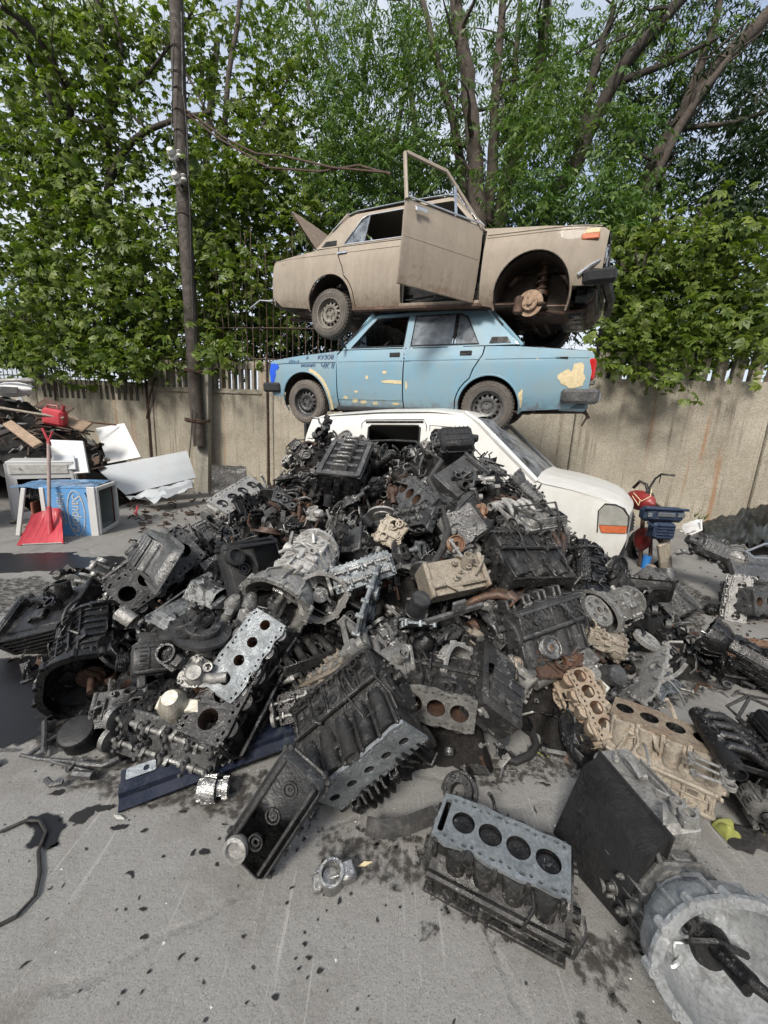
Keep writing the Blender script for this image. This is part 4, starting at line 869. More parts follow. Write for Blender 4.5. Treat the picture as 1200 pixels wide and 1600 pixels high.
mb = MB(); mb.tube([(.66, .60, .30), (.62, .45, .36), (.6, .3, .38)], .03, 7); mb.tube([(.66, .60, .17), (.7, .4, .17), (.72, .2, .18)], .035, 7, flat=.5); mb.tube([(.64, .58, .19), (.35, .45, .20), (.16, .38, .24)], .018, 7); mb.tube([(.60, .60, .23), (.3, .56, .24)], .013, 6); mb.tube([(.7, .56, .28), (1.0, .5, .25)], .02, 6); mb.box((.55, .3, .2), (.5, .3, .08), b=.03)
mb.build('suspension_arm', MT['rust_dark'], A)
mb = MB(); mb.box((.10, 0, .62), (.04, 1.30, .34), b=.01)
for i in range(9): mb.box((.06, 0, .50+i*.028), (.02, 1.2, .008))
mb.box((.20, 0, .36), (.20, 1.1, .16), b=.05); mb.box((.30, 0, .24), (.3, .8, .10), b=.04); mb.build('front_panel', MT['oily_black'], A)
for s_ in (-1, 1):
    for yy in (.60, .42):
        mb = MB(); Mh = T(.06, s_*yy, .65) @ RY(-90); mb.lathe([(.085, -.04), (.09, .01), (.078, .018), (.072, .005), (.05, .02), (.001, .03)], Mh, 20); mb.build('headlight', MT['chrome'] if yy > .5 else MT['lens_clear'], A)
mb = MB(); mb.box((.20, ayf(.2, .755)+.006, .755), (.15, .02, .05), b=.008); li = mb.build('side_indicator', MT['lens_orange'], A)
mb = MB(); mb.box((.19, ayf(.2, .80)+.003, .80), (.12, .012, .04), b=.005); mb.build('indicator_mount', MT['cream_bare'], li)
mb = MB(); mb.box((0, 0, 0), (.30, .09, .13), T(.06, .72, .44) @ RZ(25) @ RY(10), b=.03); mb.tube([(.02, .68, .45), (-.05, .2, .38), (-.02, -.5, .42)], .045, 6); mb.build('front_bumper', MT['plastic_black'], A)
mb = MB(); mb.tube([(.24, .78, .44), (.14, .775, .52), (.08, .74, .56)], .018, 6); mb.tube([(.04, .62, .76), (.03, .6, .5)], .012, 5); mb.tube([(.05, .7, .8), (.0, .55, .52)], .010, 5); mb.build('bumper_bracket', MT['chrome'], A)
mb = MB(); mb.box((4.12, 0, .58), (.02, 1.42, .52), b=.01); mb.build('rear_panel', MT['paint_tan'], A)
for s_ in (-1, 1):
    mb = MB(); mb.box((4.14, s_*.60, .66), (.03, .22, .12), b=.02); mb.build('tail_light', MT['lens_red'], A)
mb = MB(); mb.box((4.17, 0, .40), (.06, 1.4, .08), b=.02); mb.build('rear_bumper', MT['rust_dark'], A)
mb = MB(); mb.box((4.18, .66, .40), (.14, .07, .05), b=.015); mb.tube([(4.22, .66, .40), (4.42, .7, .41), (4.62, .7, .31)], .010, 5); mb.build('number_plate_lamp', MT['chrome'], A)
mb = MB(); mb.plate([(3.95, .80), (4.0, .855), (3.72, .87), (3.62, .82)], (), .001, .004, fn=lambda a, b, c: (a, ayf(a, b)+c, b)); mb.build('rear_trim', MT['paint_tanroof'], A)
# ================================================================ white van under the stack
Vn = empty('white_van', pose(2.729, 3.845, .102, 2.632, .047, -.001), 'white panel van buried to its windows behind the heap of engines', 'van', 'stacked scrap cars')
def vy(x, z):
    y = .83-.02*((z-.75)/.4)**2
    if z > 1.08: y = .815-(z-1.08)*.14-(.9*max(0, z-1.66)**1.5)
    if x < .8: y -= .16*((.8-x)/.8)**2.2
    return y
vbody = [(.10, .42), (.035, .60), (.05, .80), (.13, .90), (.32, .97), (.62, 1.04), (.98, 1.09), (1.30, 1.38), (1.58, 1.64), (1.75, 1.74), (2.1, 1.785), (3.6, 1.775), (3.78, 1.72), (3.86, 1.5), (3.9, .30), (3.55, .28)]+arc(3.25, .30, .36, .36, 0, 180, 12)+[(1.15, .28)]+arc(.80, .30, .36, .36, 0, 180, 12)+[(.42, .30)]
vw1 = rrect(0, 0, 1, 1, .2, 3)
hole1 = [(1.42, 1.12), (1.60, 1.30), (1.86, 1.555), (1.93, 1.575), (2.06, 1.58), (2.09, 1.55), (2.09, 1.12)]
hole2 = [(2.235, 1.14), (2.235, 1.60), (2.26, 1.625), (2.86, 1.635), (2.90, 1.61), (2.91, 1.16), (2.88, 1.13)]
for s_ in (-1, 1):
    mb = MB(); skin(mb, vbody, vy, .02, .08, (hole1, hole2), s_); mb.build('side_body', MT['paint_white'], Vn, ang=30)
    for hh, nm in ((hole1, 'front_window'), (hole2, 'sliding_door_window')):
        mb = MB(); mb.tube([(a, s_*(vy(a, b)+.0), b) for a, b in hh], .012, 6, closed=True); mb.build('window_rubber', MT['rubber'], Vn)
        if s_ < 0 or nm == 'front_window':
            mb = MB(); mb.plate(hh, (), -.014, -.010, fn=lambda a, b, c: (a, s_*(vy(a, b)+c), b)); mb.build(nm, MT['window_dusty' if s_ < 0 else 'window'], Vn)
    mb = MB(); mb.tube([(a, s_*(vy(a, b)+.001), b) for a, b in [(2.16, .4), (2.16, 1.62), (2.20, 1.69), (2.95, 1.70), (3.0, 1.66), (3.02, .4)]], .005, 5); mb.tube([(a, s_*(vy(a, b)+.001), b) for a, b in [(1.22, .4), (1.22, 1.05), (1.36, 1.16), (1.84, 1.60), (2.12, 1.63), (2.13, .4)]], .005, 5); mb.build('door_seam', MT['hole'], Vn)
    mb = MB(); mb.tube([(2.2, s_*(vy(2.2, 1.655)+.004), 1.665), (2.94, s_*(vy(2.9, 1.665)+.004), 1.675)], .018, 6, flat=.6); mb.build('door_rail', MT['grey_metal'], Vn)
    for wx_ in (.80, 3.25): wheel(Vn, wx_, s_*.72, .27, s_)
    mb = MB(); skin(mb, [(.045, .73), (.05, .81), (.10, .87), (.18, .905), (.27, .91), (.32, .85), (.31, .73)], lambda x, z: vy(x, z)+.012, .012, .05, (), s_); hl = mb.build('headlight', MT['lens_pale'], Vn)
    mb = MB(); skin(mb, [(.05, .66), (.045, .725), (.31, .725), (.28, .66)], lambda x, z: vy(x, z)+.012, .012, .05, (), s_); mb.build('indicator', MT['lens_orange'], hl)
    mb = MB(); mb.tube([(x, s_*(vy(x, z)+.004), z) for x, z in [(.04, .66), (.04, .81), (.09, .88), (.175, .915), (.275, .92), (.33, .855), (.32, .66)]], .007, 5); mb.build('lamp_gasket', MT['rubber'], hl)
    mb = MB(); mb.tube([(1.36, s_*.82, 1.12), (1.34, s_*.92, 1.12)], .02); mb.box((1.33, s_*.97, 1.16), (.07, .14, .17), b=.03); mb.build('mirror', MT['plastic_black'], Vn)
def vr(x):
    P = [(0.02, .83), (.06, .89), (.13, .945), (.32, 1.01), (.62, 1.08), (.96, 1.13), (1.62, 1.71), (1.8, 1.79), (2.1, 1.83), (2.8, 1.845), (3.6, 1.82), (3.8, 1.76)]
    for (a, b), (c, d) in zip(P, P[1:]):
        if a <= x <= c: return b+(d-b)*(x-a)/(c-a)
    return P[0][1] if x < P[0][0] else P[-1][1]
mb = MB()
def hoodf(u, v):
    x = .03+.95*u; q = 2*v-1; y = q*(vy(x, .95)+.002); z0 = vr(x); zs = z0-.045
    return (x-.06*(1-q*q)*(1-u), y, zs+(z0-zs+.02)*(1-abs(q)**3)+(.014*math.exp(-((abs(q)-.62)/.05)**2)))
mb.surf(hoodf, 14, 24); mb.build('bonnet', MT['paint_white'], Vn)
mb = MB(); mb.surf(lambda u, v: ((x := 1.66+2.14*u), (q := 2*v-1)*(vy(x, 1.74)+.005), vr(x)-.06+.07*(1-abs(q)**3)), 18, 16); mb.surf(lambda u, v: ((x := 1.66+2.14*u), (q := 2*v-1)*(vy(x, 1.74)-.02), vr(x)-.09+.07*(1-abs(q)**3)), 6, 6); mb.build('roof', MT['paint_white'], Vn)
mb = MB()
for o_ in (0, .006): mb.surf(lambda u, v: (1.0+.66*u+o_-.06*(1-(2*v-1)**2), (2*v-1)*((.77)*(1-u)+.655*u), 1.10+.605*u), 6, 12)
mb.build('windscreen', MT['window_dusty'], Vn)
for s_ in (-1, 1):
    mb = MB(); mb.tube([(.98, s_*.80, 1.09), (1.30, s_*.765, 1.385), (1.58, s_*.72, 1.64), (1.75, s_*.68, 1.745)], .035, 8, flat=.8); mb.build('windscreen_pillar', MT['paint_white'], Vn)
mb = MB(); mb.surf(lambda u, v: ((.93+.10*u-.07*(1-(2*v-1)**2)), (2*v-1)*.76, 1.085+.03*u), 2, 12); mb.build('scuttle', MT['plastic_black'], Vn)
mb = MB(); mb.surf(lambda u, v: ((.40 if abs(2*v-1) > .99 else .03)+.36*abs(2*v-1)**4-.03*math.sin(pi*u), (2*v-1)*.80, .26+.34*u), 8, 24); mb.surf(lambda u, v: (.06+.34*abs(2*v-1)**4, (2*v-1)*.795, .24+.02*u), 2, 20)
mb.build('front_bumper', MT['plastic_black'], Vn)
mb = MB(); mb.surf(lambda u, v: ((.028-.06*(1-(q := 2*v-1)**2)+.01*(1-u)), q*vy(.04, .7), .52+.33*u), 4, 16); mb.build('nose_panel', MT['paint_white'], Vn)
mb = MB(); mb.box((.0, 0, .70), (.05, .9, .16), b=.02)
for i in range(5): mb.box((-.03, 0, .645+i*.03), (.02, .86, .008))
mb.build('grille', MT['plastic_black'], Vn)
mb = MB(); mb.box((2.2, 0, .30), (3.2, 1.4, .06)); mb.box((1.1, 0, .65), (.04, 1.4, .7)); mb.box((3.88, 0, 1.0), (.04, 1.5, 1.35), b=.01); mb.box((1.3, 0, .95), (.4, 1.4, .2), b=.05); mb.box((.7, 0, .55), (.7, .9, .4), b=.05); mb.build('underbody', MT['plastic_black'], Vn)
mb = MB()
for s_ in (-1, 1): mb.box((2.0, s_*.36, .70), (.5, .5, .2), b=.06); mb.box((0, 0, 0), (.16, .5, .75), T(2.28, s_*.36, 1.05) @ RY(12), b=.06)
mb.build('front_seat', MT['cloth_black'], Vn)

def nose(o):
    for c_ in list(o.children):
        if c_.name.startswith('wheel'): continue
        for v in c_.data.vertices:
            if v.co.x < 1.0: v.co.x += .17*(1-v.co.x)
        nose(c_)
nose(Vn)
for par, yf_, sd_ in ((A, ayf, 1), (B, byf, -1)):
    pm = MT['paint_tan' if sd_ > 0 else 'paint_blue']
    for z_, rr in (((.862, .006), (.835, .004)) if sd_ > 0 else ((.80, .004),)):
        for xa, xb in (((.12, 1.16), (2.13, 3.0), (3.06, 4.08)) if sd_ > 0 else ((.12, 1.16), (1.2, 2.08), (2.12, 3.0), (3.06, 4.08))):
            mb = MB(); mb.tube([(x, sd_*(yf_(x, z_)+.001), z_-(.03*max(0, (.5-x)/.5)**2)) for x in [xa+(xb-xa)*i/8 for i in range(9)]], rr, 6); mb.build('body_crease', pm, par)

# ================================================================ engine parts: each maker returns [(part, MB, material, [sub-parts])]
def bolt(mb, M, x, y, z=0, r_=.008, h=.008): mb.cyl((x, y, z), (x, y, z+h), r_, n=6, M=M)
def gre(mb, M, w, h, r, n=10, d=.03):
    "cast detail spread over a face: bosses, ribs, pads, stubs"
    for i in range(n):
        x = r.uniform(-w/2, w/2)*.88; y = r.uniform(-h/2, h/2)*.88; k = r.random()
        if k < .28: q = r.uniform(.008, .022); mb.cyl((x, y, -.002), (x, y, d*r.uniform(.3, .9)), q*1.15, q, n=9, M=M); bolt(mb, M, x, y, d*.5, q*.5, d*.6)
        elif k < .55:
            l = r.uniform(.25, .7)*(w if r.random() < .5 else h); a = r.choice((0, 90, 90, 0, 35, -40)); l = min(l, .8*(w if a == 0 else h)); mb.box((0, 0, 0), (l, .007, d*r.uniform(.4, 1.)), M @ T(max(-w/2+l/2, min(w/2-l/2, x)) if a == 0 else x, 0 if a == 90 else y, d*.2) @ RZ(a), b=.002)
        elif k < .75: mb.box((x, y, d*.2), (r.uniform(.03, .09), r.uniform(.02, .06), d*r.uniform(.4, 1.1)), M, b=.006)
        elif k < .87: q = r.uniform(.012, .03); mb.cyl((x, y, 0), (x, y, d*1.2), q, n=12, M=M, hollow=.7)
        else:
            a = r.uniform(0, 6.28); l = r.uniform(.05, .14); p = [V((x+cos(a)*l*t, y+sin(a)*l*t, d*(.5+.8*sin(pi*t)))) for t in (0, .25, .5, .75, 1)]; mb.tube([M @ q for q in p], r.uniform(.005, .010), 6)
def FM(c, x, z):
    "face frame: origin c, local x axis x, outward normal z"
    x = V(x); z = V(z); y = z.cross(x); m = Matrix((x, y, z)).transposed().to_4x4(); m.translation = V(c); return m
def head_outline(L, W, r, j=.010):
    n = 9; top = []; 
    for i in range(n+1): top.append((-L/2+L*i/n, W/2+(j*r.uniform(-1, .6) if 0 < i < n else -j)))
    bot = [(L/2-L*i/n, -W/2+(j*r.uniform(-.6, 1) if 0 < i < n else j)) for i in range(n+1)]
    return (top+bot)[::-1]
def deckplate(L, W, n, R_, r, z0, z1, small=True, chain=0.0):
    out = head_outline(L, W, r); x0 = -L/2+chain; sp = (L-chain-.02)/n; hs = []; cs = []
    for i in range(n):
        cx = x0+sp*(i+.5); cs.append(cx); hs.append(circ(cx, 0, R_, 26))
    if small:
        for i in range(n+1):
            cx = x0+sp*i; cx = min(max(cx, -L/2+.022), L/2-.022)
            for y in (-W/2+.024, W/2-.024): hs.append(circ(cx, y, .0065, 8))
        for i in range(n):
            for y, ry in ((-W/2+.018, .006), (W/2-.018, .006)):
                hs.append(circ(x0+sp*(i+.5)+sp*.22, y, .010, 8, ry)); hs.append(circ(x0+sp*(i+.5)-sp*.2, y, .007, 8, ry))
    if chain > .03: hs.append(rrect(-L/2+.012, -W/2+.03, -L/2+chain-.012, W/2-.03, .008, 3))
    mb = MB(); mb.plate(out, hs, z0, z1); return mb, cs
def k_block(r, n=4, L=.44, W=.20, H=.26, R_=.041, mat='cast_dark', deck=None, bore='rust_dark', pistons=False, chain=0.0, pan=True):
    mb = MB(); w2 = W/2; lo = W/2+.035
    pr = [(-w2+.004, H/2), (-w2+.004, H*.12), (-lo, -H*.12), (-lo, -H/2), (lo, -H/2), (lo, -H*.12), (w2-.004, H*.12), (w2-.004, H/2)]
    nn = len(pr); vs = [(x, a, b) for x in (-L/2, L/2) for a, b in pr]
    mb.add(vs, [(i, i+1, nn+i+1, nn+i) for i in range(nn-1)]+[tuple(range(nn)), tuple(range(nn, 2*nn))])
    dm, cs = deckplate(L+.012, W+.012, n, R_, r, H/2-.012, H/2+.002, chain=chain)
    for s_ in (-1, 1):
        for cx in cs:
            mb.cyl((cx, s_*(w2-.006), H/2-.016), (cx, s_*(w2-.006), H*.0), .036, n=12)
            mb.cyl((cx, s_*(lo-.016), -H*.22), (cx, s_*(lo+.004), -H*.22), .02, n=12, hollow=.75)
        for i in range(n+1):
            x = -L/2+.012+(L-.024)*i/n; mb.box((x, s_*(w2+.0), H*.28), (.016, .024, H*.42), b=.004); mb.box((x, s_*(lo+.002), -H*.3), (.014, .02, H*.38), b=.004)
        mb.box((0, s_*(lo+.006), -H/2+.008), (L+.02, .03, .016), b=.003)
        for i in range(14): mb.cyl((-L/2+.02+(L-.04)*i/13, s_*(lo+.012), -H/2+.014), (-L/2+.02+(L-.04)*i/13, s_*(lo+.012), -H/2+.026), .007, n=6)
        for i in range(7): gx = r.uniform(-L/2, L/2); mb.tube([(gx, s_*(lo+.004), -H*.3), (gx+.03, s_*(lo+.03), -H*.1), (gx+.06, s_*(w2+.03), H*.2), (gx+.05, s_*w2, H*.34)], r.uniform(.003, .006), 5) if i < 2 else mb.box((gx, s_*(lo+.004), r.uniform(-H*.4, -H*.15)), (r.uniform(.02, .05), .012, r.uniform(.015, .04)), b=.003)
        gre(mb, FM((0, s_*w2, H*.3), (1, 0, 0), (0, s_, 0)), L, H*.36, r, 9, .026); gre(mb, FM((0, s_*lo, -H*.3), (1, 0, 0), (0, s_, 0)), L, H*.32, r, 9, .03)
        mb.tube([(-L/2, s_*(lo+.01), -H*.08), (L/2, s_*(lo+.01), -H*.08)], .011, 6)
        mb.plate(circ(0, -.02, W*.62, 20, W*.56), [circ(0, -.045, .045, 16)], s_*(L/2), s_*(L/2+.016), fn=lambda a, b, c: (c, a, b))
        for i in range(10): a = i*.628; mb.cyl((s_*(L/2), W*.56*cos(a), -.02+W*.5*sin(a)), (s_*(L/2+.028), W*.56*cos(a), -.02+W*.5*sin(a)), .010, n=7)
        mb.cyl((s_*L/2, 0, -.065), (s_*(L/2+.05), 0, -.065), .022, n=12)
    parts = [('block', mb, mat, []), ('deck', dm, deck or mat, [])]
    bl = MB()
    for cx in cs:
        bl.lathe([(R_, H/2), (R_*.985, H/2-.004), (R_*.98, -H*.16)], T(cx, 0, 0), 26)
        if not pistons: bl.lathe([(R_*.98, -H*.15), (.001, -H*.15)], T(cx, 0, 0), 26)
        liner = bl; bl2 = MB(); bl2.v, bl2.f = bl.v, bl.f; parts.append(('cylinder', bl2, bore, [])); bl = MB()
    if pistons:
        for i, cx in enumerate(cs):
            p = MB(); z = H/2-.012-.004*(i % 2); p.lathe([(.001, z-.004), (R_*.35, z-.003), (R_*.5, z+.0005), (R_*.9, z), (R_*.972, z-.003), (R_*.972, z-.03)], T(cx, 0, 0), 26)
            for s_ in (-1, 1): p.cyl((cx+s_*.013, .012, z-.004), (cx+s_*.013, .012, z+.001), .011, n=12, hollow=.7)
            parts.append(('piston', p, pistons if isinstance(pistons, str) else 'oily_black', []))
    if pan:
        pm = MB(); pm.plate(rrect(-L/2-.005, -lo-.008, L/2+.005, lo+.008, .02, 3), [rrect(-L/2+.02, -lo+.02, L/2-.02, lo-.02, .02, 3)], -H/2-.012, -H/2)
        for i in range(n+1): pm.box((-L/2+.03+(L-.06)*i/n, 0, -H/2+.01), (.03, lo*1.6, .045), b=.006)
        pm.cyl((-L/2, 0, -H/2+.02), (L/2, 0, -H/2+.02), .028, n=12)
        for cx in cs: pm.box((cx-.02, 0, -H/2-.0), (.018, .10, .12), b=.01); pm.box((cx+.02, .0, -H/2-.0), (.018, .10, .12), b=.01)
        parts.append(('crankcase', pm, mat, []))
    return parts
def k_head(r, n=4, L=.42, W=.17, H=.10, mat='alu_dirty', cover=False):
    mb = MB(); mb.prism([(-W/2+.006, -H/2+.012), (W/2-.006, -H/2+.012), (W/2-.012, H*.1), (W/2-.004, H/2), (-W/2+.004, H/2), (-W/2+.012, H*.1)], -L/2, L/2)
    sp = L/n
    for s_ in (-1, 1):
        for i in range(n):
            cx = -L/2+sp*(i+.5); mb.cyl((cx, s_*(W/2-.01), -.004), (cx, s_*(W/2+.012), -.004), .021, n=14, hollow=.78); mb.plate(circ(cx, -.004, .0165, 12), (), s_*(W/2-.011), s_*(W/2-.004), fn=lambda a, b, c: (a, c, b))
            for d in (-.028, .028): mb.cyl((cx+d, s_*W/2*.95, .012*s_), (cx+d, s_*(W/2+.016), .012*s_), .009, n=8, hollow=.5)
        mb.box((0, s_*(W/2-.002), H/2-.006), (L, .012, .014), b=.003); gre(mb, FM((0, s_*(W/2-.008), .0), (1, 0, 0), (0, s_, 0)), L, H*.7, r, 7, .02)
        gre(mb, FM((s_*L/2, 0, 0), (0, s_, 0), (s_, 0, 0)), W, H*.8, r, 6, .025)
    dm, cs = deckplate(L+.01, W+.01, n, .036, r, -H/2, -H/2+.012)
    ch = MB()
    for cx in cs:
        ch.lathe([(.036, -H/2), (.03, -H/2+.012), (.001, -H/2+.018)], T(cx, 0, 0), 18)
        for s_ in (-1, 1): ch.cyl((cx, s_*.0165, -H/2+.006), (cx, s_*.0165, -H/2+.016), .0145, n=14)
    cm = MB(); 
    for y in (-W*.24, W*.24):
        cm.cyl((-L/2-.02, y, H/2+.008), (L/2, y, H/2+.008), .011, n=10)
        for i in range(n*2):
            x = -L/2+sp*(i/2+.25); a = r.uniform(0, 360); cm.plate(circ(0, 0, .017, 12)[:9]+[(-.004, -.027), (.006, -.026)], (), -.007, .007, T(x, y, H/2+.008) @ RX(a) @ RY(90))
        cm.cyl((-L/2-.04, y, H/2+.008), (-L/2-.02, y, H/2+.008), .045, n=20)
    bc = mb
    for i in range(n+1):
        for y in (-W*.24, W*.24):
            x = -L/2+.015+(L-.03)*i/n; bc.box((x, y, H/2+.014), (.018, .058, .026), b=.005)
            for d in (-.021, .021): bc.cyl((x, y+d, H/2+.024), (x, y+d, H/2+.036), .007, n=6)
    return [('head_casting', mb, mat, []), ('gasket_face', dm, mat, []), ('combustion_face', ch, 'oily_black', []), ('camshaft', cm, 'cam_steel', [])]
def k_gearbox(r, L=.52, R_=.17, mat='alu_dirty', tail=True):
    mb = MB(); bell = L*.3; ou = [(R_*(1+.05*sin(3*a+.5)+.04*cos(5*a))*cos(a), R_*(1+.05*sin(3*a+.5))*sin(a)*.95) for a in [i*pi/18 for i in range(36)]]
    inn = [(x*.86, y*.86) for x, y in ou]; X = lambda a, b, c: (-L/2+c, a, b)
    mb.plate(ou, [inn], 0, .014, fn=X)
    for i in range(0, 36, 3): mb.cyl((-L/2-.004, ou[i][0]*.98, ou[i][1]*.98), (-L/2+.028, ou[i][0]*.98, ou[i][1]*.98), .014, n=8, hollow=.5)
    N = 36
    for sc0, flip in ((.93, 0), (.86, 1)):
        vs = []; 
        for j, (f, x) in enumerate(((sc0, .01), (sc0*.97, bell*.45), (sc0*.62, bell*.95 if not flip else bell*.9))):
            vs += [(-L/2+x, a*f, b*f) for a, b in ou]
        mb.add(vs, [(j*N+i, j*N+(i+1) % N, (j+1)*N+(i+1) % N, (j+1)*N+i) for j in range(2) for i in range(N)])
    mb.cyl((-L/2+bell*.86, 0, 0), (-L/2+bell*.9, 0, 0), R_*.62, n=24)
    gre(mb, FM((-L/2+bell*.86, 0, 0), (0, 1, 0), (-1, 0, 0)), R_*.9, R_*.9, r, 10, .02)
    for i in range(10): a = i*.628+.2; p = [(-L/2+.02, R_*.90*cos(a), R_*.88*sin(a)), (-L/2+bell*.45, R_*.91*cos(a), R_*.89*sin(a)), (-L/2+bell*.95, R_*.60*cos(a), R_*.58*sin(a))]; mb.tube(p, .007, 5)
    cs = MB(); w_, h_ = R_*.60, R_*.72; x0 = -L/2+bell*.92; x1 = L/2-(L*.22 if tail else 0)
    cs.prism([(-w_, -h_*.6), (-w_*.6, -h_), (w_*.6, -h_), (w_, -h_*.5), (w_*.95, h_*.5), (w_*.5, h_*.9), (-w_*.5, h_*.9), (-w_, h_*.5)], x0, x1)
    k = 0; x = x0+.02
    while x < x1: cs.plate([(a*1.07, b*1.07) for a, b in [(-w_, -h_*.6), (-w_*.6, -h_), (w_*.6, -h_), (w_, -h_*.5), (w_*.95, h_*.5), (w_*.5, h_*.9), (-w_*.5, h_*.9), (-w_, h_*.5)]], (), x, x+.009, fn=lambda a, b, c: (c, a, b)); x += .042
    for z in (-.4, 0, .4): 
        for s_ in (-1, 1): cs.box(((x0+x1)/2, s_*w_*1.0, z*h_), (x1-x0, .022, .009), b=.002)
    gre(cs, FM(((x0+x1)/2, 0, h_*.9), (1, 0, 0), (0, 0, 1)), x1-x0, w_*1.2, r, 12, .03)
    for s_ in (-1, 1): gre(cs, FM(((x0+x1)/2, s_*w_, 0), (1, 0, 0), (0, s_, 0)), x1-x0, h_*1.3, r, 9, .03)
    cs.plate([(a*1.25, b*1.2) for a, b in circ(0, 0, w_, 16, h_)], (), x1-.012, x1+.004, fn=lambda a, b, c: (c, a, b))
    for i in range(10): a = i*.628; cs.cyl((x1-.02, w_*1.12*cos(a), h_*1.08*sin(a)), (x1+.016, w_*1.12*cos(a), h_*1.08*sin(a)), .009, n=6)
    parts = [('bell_housing', mb, mat, []), ('gear_case', cs, mat, [])]
    if tail:
        tm = MB(); tm.lathe([(w_*.9, 0), (w_*.7, .03), (.05, L*.08), (.042, L*.19), (.048, L*.2), (.048, L*.22), (.03, L*.22), (.001, L*.2)], T(x1, 0, 0) @ RY(90), 18)
        for i in range(6): a = i*1.047; tm.box((0, 0, 0), (L*.14, .008, .05), T(x1+L*.06, .055*cos(a), .055*sin(a)) @ Matrix.Rotation(a-pi/2, 4, 'X'), b=.002)
        gre(tm, FM((x1+L*.1, 0, .045), (1, 0, 0), (0, 0, 1)), L*.16, .06, r, 4, .03); parts.append(('tail_housing', tm, mat, []))
    sh = MB(); sh.cyl((-L/2+bell*.86, 0, 0), (-L/2-.03, 0, 0), .014, n=12); sh.cyl((-L/2+bell*.8, 0, 0), (-L/2+bell*.4, 0, 0), .024, n=14); sh.tube([(-L/2+bell*.5, -R_*.5, -.02), (-L/2+bell*.35, 0, .03), (-L/2+bell*.4, R_*.3, .02)], .010, 6)
    sh.lathe([(.024, 0), (.05, .0), (.055, .012), (.05, .025), (.024, .025)], T(-L/2+bell*.4, 0, 0) @ RY(90), 20); parts.append(('input_shaft', sh, 'bright_steel', [])); return parts
def tray(mb, L, W, D, deep=.55, r_=.03, flange=.018, th=.003):
    fo = rrect(-L/2, -W/2, L/2, W/2, r_, 5); N = len(fo)
    def ring(sc, z, inset): return [(x*(1-inset/L*2), y*(1-inset/W*2), z) for x, y in fo]
    def bot(x): return -D*(.35 if x > L*(.5-(1-deep)) else 1.)
    rings = [ring(1, 0, 0), ring(1, 0, flange), ring(1, -.006, flange+.004)]
    mid = [(x*(1-(flange+.010)/L*2), y*(1-(flange+.010)/W*2), bot(x)+.012) for x, y in fo]; lowr = [(x*(1-(flange+.03)/L*2), y*(1-(flange+.03)/W*2), bot(x)) for x, y in fo]
    vs = sum(rings, [])+mid+lowr; fs = [(j*N+i, j*N+(i+1) % N, (j+1)*N+(i+1) % N, (j+1)*N+i) for j in range(4) for i in range(N)]
    mb.add(vs, fs)
    def zz(u, v):
        x = (-.5+u)*(L-2*flange-.06); y = (-.5+v)*(W-2*flange-.06); t = min(1, max(0, (x-L*(.5-(1-deep))+.03)/.06)); return (x, y, -D*(1-.65*t*t*(3-2*t)))
    mb.surf(zz, 16, 6)
    for i in range(0, N, 2): x, y = fo[i]; mb.cyl((x*.965, y*.93, .001), (x*.965, y*.93, .006), .007, n=6)
def k_pan(r, L=.42, W=.22, D=.11, mat='cast_dark', flip=False):
    mb = MB(); tray(mb, L, W, D, r.uniform(.5, .65)); 
    q = MB(); q.M = RX(180) if flip else I4; q.add([V(v) for v in mb.v], mb.f)
    for i in range(5): q.box((-L/2+.07+i*.045, 0, -D-.001), (.012, W*.6, .006), b=.003)
    q.cyl((-L*.3, 0, -D-.002), (-L*.3, 0, -D-.014), .013, n=6)
    return [('sump', q, mat, [])]
def k_cover(r, L=.44, W=.17, H=.06, mat='plastic_black', n=3):
    mb = MB(); ou = rrect(-L/2, -W/2, L/2, W/2, .03, 4); N = len(ou)
    prf = [(1, 0), (1, .008), (.955, .010), (.94, H*.8), (.90, H), (.86, H-.004)]
    vs = [(x*(1-(1-f)*(W/L)*1.6), y*f, z) for f, z in prf for x, y in ou]; mb.add(vs, [(j*N+i, j*N+(i+1) % N, (j+1)*N+(i+1) % N, (j+1)*N+i) for j in range(len(prf)-1) for i in range(N)])
    mb.plate([(x*(1-.14*(W/L)*1.6), y*.86) for x, y in ou], (), H-.010, H-.004)
    mb.box((0, -W*.33, H*.95), (L*.85, .012, .014), b=.003); mb.box((0, W*.36, H*.9), (L*.9, .02, .024), b=.006)
    for i in range(0, N, 2): mb.cyl((ou[i][0]*.99, ou[i][1]*.99, 0), (ou[i][0]*.99, ou[i][1]*.99, .02), .010, n=8)
    for i in range(5): mb.tube([(-L*.4+i*L*.2, -W/2-.005, .01), (-L*.4+i*L*.2, -W/2-.006, H*.7)], .005, 5)
    wl = mb
    for i in range(n):
        cx = -L*.24+i*L*.26; wl.cyl((cx, .0, H-.006), (cx, .0, H+.004), .027, n=20, hollow=.8); wl.cyl((cx, .0, H-.006), (cx, 0, H+.001), .016, n=14, hollow=.5)
    cap = MB(); cap.lathe([(.034, 0), (.036, .02), (.042, .024), (.042, .04), (.03, .044), (.028, .030), (.001, .028)], T(-L*.36, W*.2, H-.01), 20)
    return [('cover', mb, mat, []), ('filler_neck', cap, mat, [])]
